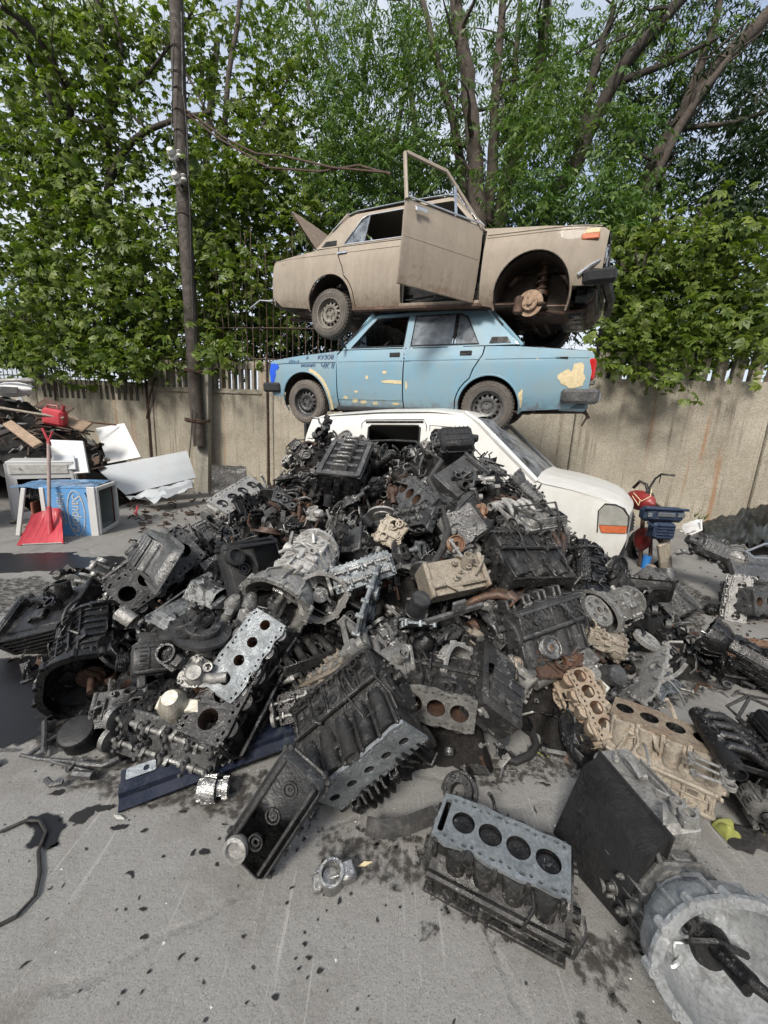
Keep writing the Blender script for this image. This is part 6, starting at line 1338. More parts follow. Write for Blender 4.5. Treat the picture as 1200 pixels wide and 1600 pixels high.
# black cast housing, lower left, with the alternator
K('gearbox', (140, 1100), (150, 960), 90, .34, 'black webbed bell housing standing at the left foot of the heap', 'the black webbed bell housing', seed=3, mat='oily_black', L=.36, R_=.19, tail=False, lift=.12, mats={'input_shaft': 'rust_dark'})
K('ribbed', (38, 985), (160, 955), 0, .42, 'black finned gearbox case lying at the far left of the heap in oil', 'the far left finned case', seed=1, mat='oily_black', L=.5, H=.24, ribs=8, lift=.05)
K('alternator', (236, 1010), (236, 1050), 0, .14, 'grey alternator with slotted housing on the lower left of the heap', 'the grey alternator', lift=.22, seed=1, up=V((-1, -.5, .3)), mat='grey_metal', smin=1.25, smax=1.35)
K('throttle', (255, 1015), (275, 1030), 0, .08, 'black open throat piece on the right of the grey alternator', 'the black throat', lift=.3, seed=2, mat='oily_black', up=V((.1, -.8, .6)), smin=.9)
put('pan', T(-.02, .08, -.02) @ pose(-.93, 1.86, .60, 4.35, .075, 2.90), 'dark oil pan lying upside down with pale scraped patches, upper left of the heap', seed=5, L=.54, W=.27, D=.12, mat='oily_black', mats={'sump': 'pan_scraped'} if 'pan_scraped' in MT else None, group=HG); key(290, 955, 'the upside down oil pan')
K('block', (430, 975), (350, 1085), 15, .46, 'grey cast block half under the upside down oil pan with a round rusty port', 'the grey cast block on the left', seed=15, n=4, L=.46, W=.22, H=.28, R_=.03, mat='grey_metal', deck='alu_blue', bore='rust', lift=.1, push=0)
K('starter', (225, 1105), (330, 1115), 0, .24, 'fat starter motor with pale gold barrel at the lower left front', 'the pale gold starter motor', seed=1, mat='cyl_gold', lift=.20, smin=1.3, smax=1.5, up=V((0, -.5, .8)))
K('head', (205, 1130), (350, 1180), 20, .42, 'cylinder head with bright camshaft lying at the left front corner', 'the head with the bright camshaft', seed=3, mat='grey_metal', lift=.10, mats={'gasket_face': 'alu_dirty'})
K('pump', (285, 1040), (330, 1065), 0, .14, 'smooth grey triangular cover above the pale gold starter motor', 'the grey triangular cover', seed=4, mat='alu_dirty', lift=.26, smax=1.3, up=V((0, -.7, .7)))
K('filter', (130, 1160), (131, 1150), 0, .1, 'round black air canister on the concrete at the left foot', 'the round black canister', seed=1, R_=.075, L=.11, mat='plastic_black', lift=.02, smin=1, smax=1, up=V((0, -.3, 1)))
K('ribbed', (150, 1112), (235, 1100), 0, .42, 'grey smooth sump panel behind the round black canister', 'the smooth sump panel', seed=7, L=.36, W=.2, H=.10, ribs=2, mat='grey_metal', lift=.08, smax=1)
# long rods and linkage on the ground at the left
mb = MB()
for l, r_ in (([(32, 1180), (60, 1186), (110, 1190), (150, 1196), (175, 1192)], .008), ([(40, 1180), (100, 1195), (140, 1205)], .006), ([(42, 1182), (80, 1155), (120, 1130), (128, 1112)], .010), ([(68, 1178), (70, 1150), (70, 1128)], .013), ([(105, 1205), (120, 1192), (160, 1196), (185, 1185)], .012), ([(98, 1222), (80, 1226), (72, 1218)], .012), ([(115, 1210), (145, 1212)], .018)):
    mb.tube([gnd(x, y, .02+r_) for x, y in l], r_, 7)
tag(mb.build('shift_linkage', MT['grey_metal']), 'tangle of thin greasy linkage rods on the concrete left of the dark blue rail', 'linkage', HG)
# --- middle of the heap
K('cover', (345, 900), (440, 880), 0, .30, 'black eight sided plastic cover standing upright beside the silver gearbox', 'the black eight sided cover', seed=8, L=.30, W=.28, H=.05, n=1, lift=.12, up=V((.1, -.9, .45)), mats={'filler_neck': 'plastic_black'})
K('gearbox', (415, 965), (520, 830), 10, .56, 'silver ribbed gearbox standing on end left of centre', 'the silver ribbed gearbox', seed=5, mat='alu_light', L=.56, R_=.17, lift=.18, dl=.0, mats={'bell_housing': 'alu_dirty'}, smax=1.15)
K('block', (190, 935), (300, 850), 60, .46, 'tall dark grey engine side with ribbed flank at the upper left of the heap', 'the tall grey engine at the upper left', seed=16, L=.46, W=.2, H=.34, mat='grey_metal', lift=.16)
K('pan', (215, 835), (300, 930), 180, .42, 'smooth grey pressed cover draped over the tall grey engine', 'the smooth grey cover', seed=9, L=.40, W=.24, D=.08, mat='grey_metal', lift=.26, up=V((0, -.9, .4)))
K('gearbox', (425, 735), (445, 715), 0, .3, 'open bell housing with a pale toothed rim facing the viewer at the upper left', 'the pale rimmed bell housing', seed=6, mat='alu_dirty', L=.36, R_=.20, tail=False, lift=.05, smin=1.0, smax=1.05, up=V((0, 0, 1)))
K('head', (338, 800), (400, 760), 195, .42, 'pale cylinder head with three dark ports left of the pale rimmed bell housing', 'the pale head with dark ports', seed=4, mat='alu_light', lift=.12, up=V((0, -.7, .7)))
K('engine', (475, 745), (520, 665), 20, .5, 'greasy engine with round cans standing tallest at the top of the heap', 'the tallest greasy engine', seed=1, lift=.02, mat='oily_black', head='grey_metal', mani='oily_black', smin=.85, smax=.9)
K('block', (560, 700), (520, 790), 180, .46, 'black upturned block showing its crankcase webs, top centre', 'the upturned block with webs', seed=17, mat='oily_black', lift=.06, mats={'crankcase': 'grey_metal', 'deck': 'grey_metal'}, up=V((-.1, -.8, .5)))
K('airbox', (690, 690), (735, 688), 0, .26, 'black ribbed plastic air box in front of the van door window', 'the black plastic air box', seed=1, lift=.14, smin=1., smax=1.25, up=V((0, -.6, .7)))
K('engine', (650, 735), (590, 700), 0, .5, 'greasy black engine lying in front of the van sliding door', 'the black engine by the sliding door', seed=2, mat='cast_dark', cover='oily_black', mani='grey_metal', head='cast_dark', lift=.0, smin=.75, smax=.8)
K('timing', (640, 845), (585, 820), 0, .3, 'pink grey round plate with a centre hole in the upper middle', 'the pinkish plate with a hole', seed=3, mat='alu_tan', lift=.1, H=.2, W=.22, up=V((0, -.9, .5)))
K('head', (520, 910), (610, 880), 30, .42, 'blue grey cylinder head lying across the middle of the heap', 'the blue grey cylinder head', seed=5, mat='alu_blue', lift=.22)
K('timing', (555, 1000), (590, 900), 90, .34, 'blue grey timing cover with small bosses below the blue grey cylinder head', 'the blue grey timing cover', seed=6, mat='alu_blue', lift=.22, H=.26, W=.36, up=V((-.1, -.85, .5)))
K('ribbed', (560, 1060), (640, 1030), 30, .42, 'grey ribbed casing with deep fins hanging below the blue grey timing cover', 'the deep finned casing', seed=4, L=.34, W=.2, H=.14, ribs=9, mat='alu_dirty', lift=.2)
K('filter', (640, 945), (655, 965), 0, .1, 'black cylindrical oil filter in the middle of the heap', 'the black oil filter', seed=2, R_=.045, L=.12, mat='plastic_black', lift=.26, up=V((.5, -.7, .2)), smin=1.1)
K('ribbed', (655, 915), (755, 895), 10, .42, 'pale tan aluminium block with square ribs right of the black oil filter', 'the pale tan ribbed block', seed=9, L=.36, W=.2, H=.2, ribs=4, mat='alu_tan', lift=.18)
mb = MB(); A_ = hit(665, 972, .26); B_ = hit(755, 945, .28); mb.box((0, 0, 0), ((B_-A_).length, .035, .02), MX((A_+B_)/2, B_-A_, (0, -.3, 1)), b=.004); mb.box((.02, .04, 0), (.08, .08, .02), MX((A_+B_)/2, B_-A_, (0, -.3, 1)), b=.006)
tag(mb.build('engine_mount', MT['grey_metal']), 'flat dark steel mounting bar across the pale tan ribbed block', 'bracket', HG)
K('block', (765, 890), (870, 888), 75, .46, 'dark engine side with a row of short fins, right of centre', 'the dark finned engine side', seed=18, mat='cast_dark', lift=.08, H=.34, n=3, L=.40)
K('block', (790, 1000), (890, 965), 110, .46, 'grey flat engine side under the dark finned engine side', 'the flat grey engine side', seed=19, mat='grey_metal', lift=.08, H=.3)
K('engine', (785, 855), (870, 840), -20, .5, 'dusty pale grey engine below the white van wing', 'the dusty pale grey engine', seed=3, mat='alu_dirty', head='alu_light', cover='alu_dirty', mani='alu_light', lift=.02, smin=.72, smax=.85)
K('gearbox', (800, 745), (850, 795), 0, .5, 'grey gearbox leaning against the white van wing', 'the gearbox against the van wing', seed=7, mat='grey_metal', lift=.03, smin=.7, smax=.8, R_=.13)
K('timing', (700, 850), (735, 900), 90, .3, 'bright cast timing cover with a rusty round hub in the upper middle', 'the bright timing cover', seed=7, mat='alu_light', lift=.17, H=.24, W=.26, up=V((0, -.9, .5)))
K('pulley', (703, 850), (722, 850), 0, .1, 'small rusty pulley on the bright timing cover', 'the small rusty pulley', seed=1, R_=.055, mat='rust', lift=.24, up=V((0, -.9, .5)), smin=1, smax=1)
K('pan', (755, 1140), (780, 1015), 180, .42, 'dented black sump standing upright at the right front of the heap', 'the dented upright sump', seed=12, L=.42, W=.26, D=.12, mat='oily_black', lift=.14, up=V((.1, -.9, .35)), mats={'sump': 'cast_dark'})
K('timing', (825, 1010), (905, 1010), 0, .34, 'rusty flanged plate with a round hub right of the dented upright sump', 'the rusty flanged plate', seed=9, mat='rust_dark', lift=.12, H=.32, W=.32, up=V((.0, -.75, .6)))
K('pulley', (848, 1012), (872, 1012), 0, .1, 'round hub with rusty centre on the rusty flanged plate', 'the rusty hub', seed=3, R_=.06, mat='grey_metal', hub='rust', lift=.2, up=V((0, -.75, .6)), smin=1, smax=1)
K('block', (895, 1060), (940, 1150), 0, .3, 'rusty orange block with four round bores in a slanted row at the right front', 'the rusty orange bores', seed=20, n=4, L=.34, W=.12, H=.2, R_=.034, mat='tan_rusty', deck='tan_rusty', bore='rust', lift=.10, up=V((-.1, -.55, .8)), pan=False, smin=.9, smax=1.05)
K('disc', (880, 1145), (930, 1165), 0, .2, 'black rimmed disc on the ground under the rusty orange bores', 'the black rimmed disc', seed=1, mat='oily_black', R_=.13, lift=.03, smin=.9, smax=1)
K('filter', (925, 1045), (955, 1065), 0, .12, 'dark metal can right above the rusty orange bores', 'the dark metal can', seed=4, R_=.05, L=.12, mat='grey_metal', lift=.12)
mb = MB(); mb.tube([hit(930, 1040, .15), hit(935, 1062, .17), hit(950, 1075, .2), hit(940, 1085, .2), hit(925, 1102, .2)], .011, 8); tag(mb.build('bent_pipe', MT['white_dirty']), 'thin white bent pipe stub over the rusty orange bores', 'pipe', HG)
K('timing', (985, 1105), (1020, 1005), 90, .34, 'pale cream timing cover standing at the right edge of the heap', 'the cream timing cover', seed=10, mat='alu_light', lift=.14, H=.2, W=.36, up=V((.15, -.8, .5)))
K('bracket', (1020, 1090), (1050, 1055), 0, .2, 'pale crumpled bracket beside the cream timing cover', 'the pale crumpled bracket', seed=5, mat='alu_blue', lift=.1)
K('pulley', (990, 1000), (1030, 1000), 0, .16, 'pale toothed pulley at the right edge above the cream timing cover', 'the pale toothed pulley', seed=2, R_=.075, teeth=True, mat='alu_light', lift=.18, up=V((.0, -.35, .9)), smin=1, smax=1)
K('pulley', (905, 955), (960, 955), 0, .2, 'large toothed belt wheel above the rusty flanged plate', 'the large toothed wheel', seed=4, R_=.10, teeth=True, mat='alu_dirty', lift=.16, up=V((.1, -.6, .7)), smin=1, smax=1)
K('pulley', (942, 888), (988, 888), 0, .18, 'ribbed black crank pulley beneath the van bumper', 'the ribbed black pulley', seed=5, R_=.095, mat='oily_black', lift=.10, up=V((.1, -.95, .2)), smin=1, smax=1, hub='grey_metal')
K('gearbox', (905, 970), (1010, 930), 0, .5, 'dusty engine end with a pale round cover, right side of the heap', 'the pale round cover', seed=8, mat='alu_dirty', lift=.06, smin=.8, smax=.9)
K('ribbed', (1000, 925), (1075, 925), 0, .4, 'flat grey gearbox half lying at the right edge of the heap', 'the flat grey gearbox half', seed=11, L=.44, W=.34, H=.12, ribs=3, mat='grey_metal', lift=.06)
K('gearbox', (960, 1010), (900, 985), 0, .4, 'long dusty bracket arm between the toothed wheels', 'the dusty arm', seed=9, mat='alu_tan', lift=.08, R_=.1, L=.4)
K('airbox', (815, 778), (875, 770), 0, .26, 'dark plastic pod beside the gearbox against the van wing', 'the dark plastic pod', seed=3, lift=.05, smin=.6, smax=.7)
K('exhaust', (900, 830), (960, 835), 0, .36, 'pinkish rusty bent pipe below the van headlight', 'the rusty pipe by the headlight', seed=4, n=2, L=.2, lift=.08, smin=.6, smax=.8)
K('block', (940, 850), (1010, 860), 40, .46, 'grimy engine under the van bumper', 'the grimy engine under the bumper', seed=21, mat='cast_dark', lift=.02, smin=.7, smax=.8)
K('crank', (455, 1060), (540, 1020), 0, .42, 'bright oily crankshaft in the dark hollow left of centre', 'the bright oily crankshaft', seed=1, mat='cam_steel', lift=.0)
K('head', (440, 1110), (540, 1080), 0, .42, 'oil soaked cylinder head in the dark hollow above the blue rail', 'the oil soaked head', seed=7, mat='oily_black', lift=-.02)
K('disc', (735, 1240), (700, 1235), 0, .2, 'black ring half hidden behind the front engine block', 'the black ring', seed=2, mat='oily_black', R_=.09, lift=.02, smin=.9, smax=1)
K('pan', (730, 820), (790, 845), 180, .4, 'black shiny bowl shaped cover in the upper middle right', 'the shiny bowl cover', seed=20, L=.28, W=.2, D=.1, mat='plastic_black', lift=.14)
K('exhaust', (735, 790), (765, 800), 0, .3, 'orange rusty manifold stub left of the shiny bowl cover', 'the orange manifold stub', seed=6, n=2, L=.16, lift=.12, mat='rust')
mb = MB(); l = [(690, 720), (670, 750), (690, 790), (700, 830), (690, 860), (672, 890)]; mb.tube([hit(x, y, .2) for x, y in l], .022, 9); tag(mb.build('coolant_hose', MT['rubber']), 'long black coolant hose curving down the upper middle of the heap', 'hose', HG)
mb = MB(); mb.tube([hit(x, y, .16) for x, y in ((558, 700), (565, 690), (610, 688), (650, 690), (665, 705), (690, 718))], .010, 7); tag(mb.build('thin_hose', MT['rubber']), 'thin black pipe bent across the van sliding door window', 'hose', HG)
mb = MB(); mb.tube([gnd(x, y, .02) for x, y in ((785, 1185), (805, 1190), (828, 1180), (838, 1165), (830, 1140))], .020, 10); tag(mb.build('curved_hose', MT['rubber']), 'short curved rubber hose on the concrete below the dented upright sump', 'hose', HG)
mb = MB(); mb.tube([gnd(730, 1165, .02), gnd(735, 1190, .02), gnd(736, 1215, .02)], .012, 8); mb.cyl(gnd(736, 1218, .02), gnd(737, 1226, .02), .02, n=10); tag(mb.build('loose_bolt', MT['oily_black']), 'long black bolt on the concrete below the three bore engine block', 'bolt', HG)
mb = MB(); mb.cyl(gnd(748, 1186, .0), gnd(748, 1186, .035), .024, n=14, hollow=.6); tag(mb.build('black_bush', MT['rubber']), 'small black bush standing right of the long black bolt', 'bush', HG)
mb = MB(); mb.tube([gnd(x, y, .09) for x, y in ((572, 1290), (600, 1296), (635, 1290), (680, 1272))], .03, 8, flat=.15); tag(mb.build('rubber_strap', MT['rubber']), 'flat grey rubber strap looped round the end of the large black block', 'strap', HG)
mb = MB(); mb.cyl(gnd(1053, 1303, .018), gnd(1064, 1310, .018), .02, n=14); tag(mb.build('small_canister', MT['alu_dirty']), 'tiny silver and black canister on the concrete behind the large gearbox', 'canister', HG)
mb = MB(); mb.tube([gnd(x, y, .012) for x, y in ((0, 1300), (40, 1282), (62, 1282), (72, 1300), (60, 1330), (62, 1365), (55, 1400), (25, 1432), (-30, 1460))], .006, 6); tag(mb.build('black_cable', MT['rubber']), 'thin black cable snaking off the left edge of the concrete', 'cable')
for (x, y, s_, mt, lb) in ((570, 1350, .03, 'cream_bare', 'pale wood sliver on the concrete right of the bright round ring'), (848, 1180, .028, 'yellow_rag', 'tiny yellow leaf on the concrete beside the curved hose'), (100, 1055, .03, 'white_dirty', 'small white stick lying in the large black oil puddle'), (185, 1278, .025, 'white_dirty', 'small white chip among the oil blots at the left')):
    mb = MB(); p = gnd(x, y, .008); mb.plate([(-s_, -.004), (0, -.008), (s_, 0), (0, .006)], (), 0, .005, T(*p) @ RZ(random.Random(x).uniform(0, 180)) @ RX(12)); tag(mb.build('litter', MT[mt]), lb, 'litter')
# --- gearbox with bell housing, bottom right
bc = CP+ray(1140, 1515)*1.0; tx = V((.03, .93, -.33)).normalized(); M = MX(bc+tx*.27, tx, V((-.8, -.3, .1)))
root = put('gearbox', M, 'large silver gearbox at the bottom right with its open bell housing towards the viewer', seed=22, L=.58, R_=.20, mat='alu_blue', group=HG, mats={'bell_housing': 'bell_alu', 'gear_case': 'alu_dirty', 'tail_housing': 'grey_metal', 'input_shaft': 'oily_black'})
mb = MB(); mb.cyl(bc+tx*.14, bc-tx*.02+V((.02, -.02, .02)), .02, n=14); a_ = bc+tx*.0; mb.tube([bc+tx*.13, bc+V((.01, -.02, .02)), bc+V((.05, -.08, .03))], [.022, .018, .012], 12)
o = mb.build('splined_shaft', MT['oily_black']); tag(o, 'black splined shaft poking out of the large silver bell housing', 'shaft', HG)
A_, B_, C_, D_ = gnd(872, 1335), gnd(972, 1452), gnd(1012, 1338, .35), gnd(908, 1198, .30)
n_ = (B_-A_).cross(C_-B_).normalized(); n_ = n_ if n_.dot(CP-A_) < 0 else -n_; mb = MB(); E_ = gnd(862, 1300, .05)
F_ = [A_, B_, C_, D_, E_]; mid = sum(F_, V())/5; front = [mid+(q-mid)*.95 for q in F_]; back = [q+n_*.11 for q in F_]; rim_ = [mid+(q-mid)*1.0+n_*.012 for q in F_]; fl = [mid+(q-mid)*1.07+n_*.11 for q in F_]; fl2 = [mid+(q-mid)*1.07+n_*.118 for q in F_]
vs = [tuple(q) for q in front+rim_+back+fl+fl2]; N = 5; mb.add(vs, [tuple(range(N))]+[(j*N+i, j*N+(i+1) % N, (j+1)*N+(i+1) % N, (j+1)*N+i) for j in range(4) for i in range(N)]+[tuple(range(4*N, 5*N))])
tag(mb.build('transmission_pan', MT['black_crust'] if 'black_crust' in MT else MT['cloth_black'], ang=50), 'big black crusted sump standing on edge beside the large silver gearbox', 'oil pan', HG)
mb = MB(); q0 = (C_+D_)/2+n_*.2; mb.box((0, 0, 0), ((C_-D_).length*1.05, .16, .10), MX(q0-V((0, 0, .06)), C_-D_, n_), b=.02); gre(mb, MX(q0-V((0, 0, .0)), C_-D_, n_), .4, .14, random.Random(2), 12, .03)
tag(mb.build('ribbed_casing', MT['alu_dirty']), 'grey ribbed casing behind the big black crusted sump', 'casing', HG); key(1130, 1490, 'the large silver gearbox'); key(930, 1330, 'the big black crusted sump')
# --- right hand strays
K('gearbox', (1120, 1000), (1215, 1055), 0, .5, 'rusty and black engine on its side at the right edge of the yard', 'the rusty engine at the right edge', seed=10, mat='oily_black', lift=.13, tail=False, smin=.9, smax=1., R_=.16)
put('block', MX(gnd(1175, 1035, .13), gnd(1230, 1050)-gnd(1110, 1030), V((0, 1, .3)), .95), 'black block with rusty bores at the right edge of the yard', seed=23, mat='oily_black', deck='rust', bore='rust', group=HG, L=.44); key(1170, 1030, 'the black block with rusty bores')
c_ = gnd(1150, 935, .2); put('head', MX(c_, V((.05, .1, 1)), V((1, -.3, 0)), .95), 'cylinder head standing on end by the black car door panel', seed=9, mat='alu_light', group=HG, mats={'camshaft': 'oily_black'}); key(1150, 905, 'the head standing on end')
put('block', MX(gnd(1185, 935, .2), V((1, .25, 0)), V((0, .3, 1)), 1.0), 'dark grey transmission block behind the head standing on end', seed=24, mat='grey_metal', L=.5, group=HG)
put('engine', MX(gnd(1215, 1225, .16), V((.3, 1, 0)), V((-1, .2, .1)), .8), 'oily black engine cut off by the right edge behind the yellow rag', seed=4, mat='oily_black', head='oily_black', mani='oily_black', group=HG)
put('bracket', T(*gnd(1065, 1008, .02)) @ RZ(20), 'torn pale bracket alone on the concrete by the right oil stain', seed=6, mat='alu_dirty', group=HG); put('pump', T(*gnd(1110, 955, .03)), 'small dark pump lying under the head standing on end', seed=7, mat='oily_black', group=HG, mats={}); put('bracket', T(*gnd(1088, 1050, .02)) @ RZ(80) @ S(.4), 'tiny dark clip on the concrete left of the rusty engine at the right edge', seed=8, mat='rust_dark', group=HG)
# yellow rag with black cloth
mb = MB()
def ragf(cx, cy, sx, sy, h, sd):
    def f(u, v):
        x = (u-.5)*sx; y = (v-.5)*sy; e = 1-max(abs(2*u-1), abs(2*v-1))**3
        return (cx+x+.02*noise.noise((x*20, y*20, sd)), cy+y+.02*noise.noise((x*20, y*20, sd+5)), .006+h*e*(.55+.9*abs(noise.noise((x*16, y*16, sd+2)))))
    return f
p = gnd(1165, 1312); mb.surf(ragf(p.x+.04, p.y, .24, .10, .05, 1), 36, 24); root = empty('work_gloves', I4, 'crumpled black and yellow rag on the concrete behind the large gearbox', 'rag'); mb.build('cloth', MT['cloth_black'], root)
mb = MB(); mb.surf(ragf(p.x-.06, p.y+.02, .07, .07, .06, 4), 24, 24); mb.build('yellow_cuff', MT['yellow_rag'], root); mb = MB(); mb.surf(ragf(p.x+.07, p.y+.01, .04, .06, .07, 7), 20, 20); mb.build('yellow_cuff', MT['yellow_rag'], root)
# --- fillers over the heap
r = random.Random(21); MATS = ['cast_dark', 'oily_black', 'grey_metal', 'alu_dirty', 'alu_light', 'cast_dark', 'oily_black', 'rust_dark', 'grey_metal', 'alu_blue', 'alu_tan']
CW = dict(cast_dark='dark', oily_black='oily black', grey_metal='dull grey', alu_dirty='dirty silver', alu_light='pale', rust_dark='rusty brown', alu_blue='blue grey', alu_tan='dusty tan', rubber='black', plastic_black='black plastic')
FK = ['head', 'gearbox', 'pump', 'bracket', 'intake', 'starter', 'alternator', 'timing', 'pulley', 'pump', 'hose', 'throttle', 'crank', 'suspension', 'block', 'pan', 'head', 'gearbox', 'timing', 'bracket', 'exhaust', 'ribbed', 'rods', 'hose', 'bracket', 'pump', 'head', 'timing', 'cover', 'filter', 'engine', 'block', 'disc']
L0 = dict(ribbed=.42, head=.42, gearbox=.52, pump=.14, bracket=.22, intake=.36, starter=.24, alternator=.14, timing=.34, pulley=.16, exhaust=.36, hose=.4, throttle=.09, crank=.46, suspension=.5, block=.44, pan=.42, rods=.2, cover=.44, filter=.1, engine=.5, disc=.24)
used = set(); DIRS = ((0, 'right of'), (45, 'lower right of'), (90, 'just below'), (135, 'lower left of'), (180, 'left of'), (225, 'upper left of'), (270, 'just above'), (315, 'upper right of'), (360, 'right of'))
def lab(col, kind, px, py):
    for kx, ky, nm in sorted(KEY, key=lambda q: (q[0]-px)**2+(q[1]-py)**2)[:9]:
        a = math.degrees(atan2(py-ky, px-kx)) % 360; d = min(DIRS, key=lambda q: abs(q[0]-a))[1]; s_ = '%s %s %s %s' % (CW[col], kind.replace('_', ' '), d, nm)
        if s_ not in used: used.add(s_); return s_
    return s_+' in the heap'
kc = 0; gy_ = 0
REG = [(40, 925), (60, 890), (150, 870), (190, 810), (250, 790), (330, 775), (380, 745), (440, 705), (470, 650), (540, 648), (562, 690), (670, 695), (685, 650), (755, 665), (800, 735), (860, 775), (900, 825), (960, 855), (1000, 860), (1075, 895), (1075, 950), (1040, 985), (1030, 1060), (985, 1090), (900, 1080), (820, 1060), (800, 1120), (740, 1130), (650, 1110), (560, 1050), (440, 1110), (380, 1110), (330, 1165), (215, 1165), (190, 1100), (140, 1080), (130, 1010), (20, 1010)]
for (stp, lf, big) in ((50, -.07, True), (31, .035, False)):
    py = 672
    while py < 1190:
        px = 20+(20 if gy_ % 2 else 0)
        while px < 1100:
            x = px+r.uniform(-14, 14); y = py+r.uniform(-12, 12); p = hit(x, y, 0); h = heap(p.x, p.y)
            px += stp*(1.0 if py > 800 else .8)
            if p.y > 4.3 or not all(inside((x+dx_, y+dy_), REG) for dx_, dy_ in ((-18, 0), (18, 0), (0, 18 if big else 8), (0, -6))): continue
            if 430 < x < 570 and 970 < y < 1090 and r.random() < .6: continue
            if not big and (r.random() < .36 or min(math.hypot(x-kx, y-ky) for kx, ky, _ in KEY) < 24): continue
            kind = r.choice([k for k in FK if (L0[k] > .3) == big or r.random() < .15]); 
            if h < .16 and L0[kind] > .3: kind = r.choice(['pump', 'bracket', 'starter', 'rods', 'hose'])
            mat = r.choice(MATS[:3] if r.random() < .25 else (MATS[:9] if x < 480 or r.random() < .6 else MATS))
            if x < 480 and mat == 'alu_light': mat = 'oily_black'
            if 470 < x < 780 and y < 1040 and mat == 'oily_black' and r.random() < .6: mat = r.choice(['alu_dirty', 'alu_light', 'alu_dirty'])
            if mat == 'rust_dark' and L0[kind] > .3: mat = 'alu_dirty'
            if kind == 'hose': mat = 'rubber'
            if kind == 'exhaust': mat = 'rust_dark'
            if kind in ('cover', 'filter') and r.random() < .6: mat = 'plastic_black'
            near = min(math.hypot(x-kx, y-ky) for kx, ky, _ in KEY)
            if big and near < 30: continue
            n = hn(p); M = T(*(p+n*(lf+r.uniform(-.03, .03)))) @ Euler((r.uniform(-1.2, 1.2), r.uniform(-.8, .8), r.uniform(0, 6.28))).to_matrix().to_4x4() @ S(r.uniform(.66, .9)*(.75 if kind == 'engine' else 1) if big else r.uniform(.8, 1.15))
            kw = {} if kind in ('hose',) else {}
            main = {'engine': {'block': mat}, }.get(kind, {'*': None})
            put(kind, M, lab(mat, NAMES[kind], x, y), seed=1+r.randint(0, 1)+30*(kind == 'hose')*r.randint(0, 1), mats=({'block': mat, 'head_casting': mat, 'sump': mat} if kind == 'engine' else {k_: mat for k_ in ('block', 'deck', 'crankcase', 'head_casting', 'gasket_face', 'bell_housing', 'gear_case', 'tail_housing', 'housing', 'sump', 'cover', 'motor_body', 'manifold', 'wheel', 'disc', 'timing_cover', 'crankshaft', 'canister', 'bracket', 'pump_body', 'throttle_body', 'rods', 'arm')}), group=HG); kc += 1
        py += stp*(.85 if py < 800 else 1.); gy_ += 1
print('fillers', kc, 'objects', len(bpy.data.objects))
# ================================================================ appliances and scrap on the left
def slab(mb, pts, th, bend=0, n=6, wob=0, seed=0):
    "sheet through four corners with real thickness, optionally bowed or crumpled"
    a, b, c, d = [V(p) for p in pts]; nn = (b-a).cross(d-a).normalized(); nn = -nn if nn.dot(CP-a) < 0 else nn
    def f(off):
        def g(u, v):
            p = a.lerp(b, u).lerp(d.lerp(c, u), v); q = bend*sin(pi*u)+wob*noise.noise((u*4, v*4, seed))+wob*.4*noise.noise((u*11, v*9, seed)); return tuple(p+nn*(q+off))
        return g
    b0 = len(mb.v); mb.surf(f(0), n, n); mb.surf(f(-th), n, n); k = (n+1)
    bd = [i*k for i in range(k)]+[n*k+j for j in range(1, k)]+[i*k+n for i in range(n-1, -1, -1)]+[j for j in range(n-1, 0, -1)]
    mb.f += [(b0+bd[i], b0+bd[(i+1) % len(bd)], b0+k*k+bd[(i+1) % len(bd)], b0+k*k+bd[i]) for i in range(len(bd))]
# blue film covered display fridge on its side
F0 = gnd(152, 836); FL = gnd(44, 838); FB = gnd(203, 803)
x = (FL-F0); LX = x.length; x.normalize(); y = FB-F0; LY = y.length; y = (y-x*y.dot(x)).normalized(); z = V((0, 0, 1))
M = Matrix((x, y, z)).transposed().to_4x4(); M.translation = F0            # local x: away from the open end
LY = .62; H = .64; LX = .88; fr_ = empty('display_fridge', M @ RX(0), 'blue drink display fridge lying on its side with its open end facing right', 'fridge')
mb = MB()
mb.plate([(0, 0), (LX*.62, 0), (LX*.62, H), (0, H)], (), -.03, 0, fn=lambda a, b, c: (a, -c, b)) # blue side towards viewer
mb.build('blue_side', MT['appl_blue'], fr_)
mb = MB(); mb.box((LX*.81, .3, .015), (LX*.38, .55, .03)); mb.box((LX*.5, LY-.01, H/2), (LX, .02, H*.98)); mb.box((LX*.8, .28, H*.35), (.03, .5, H*.66), b=.01); mb.build('back_shell', MT['rust_inner'] if 'rust_inner' in MT else MT['rust_dark'], fr_)
mb = MB(); slab(mb, [M.inverted() @ (M @ V(p)) for p in ((-.0, -.005, H), (LX, -.005, H), (LX, LY, H+.01), (0, LY, H+.02))], .01, 0, 14, .025, 2); o = mb.build('torn_film_top', MT['film_top'] if 'film_top' in MT else MT['appl_blue'], fr_)
mb = MB()
for (cy, cz, sy, sz) in ((.02, H/2, .05, H), (LY-.02, H/2, .05, H), (LY/2, .025, LY, .05), (LY/2, H-.025, LY, .05)): mb.box((-.03, cy, cz), (.05, sy, sz), b=.008)
mb.box((.012, -.012, H/2), (.09, .03, H+.02), b=.006); mb.build('door_frame', MT['appl_white'], fr_)
mb = MB(); mb.box((.22, LY/2, H/2), (.012, LY-.06, H-.06)); mb.box((.12, LY-.05, H/2), (.22, .01, H-.08)); mb.box((.12, LY/2, .05), (.22, LY-.08, .01)); mb.box((.12, LY/2, H-.05), (.22, LY-.08, .01)); mb.build('inner_liner', MT['liner'] if 'liner' in MT else MT['grey_metal'], fr_)
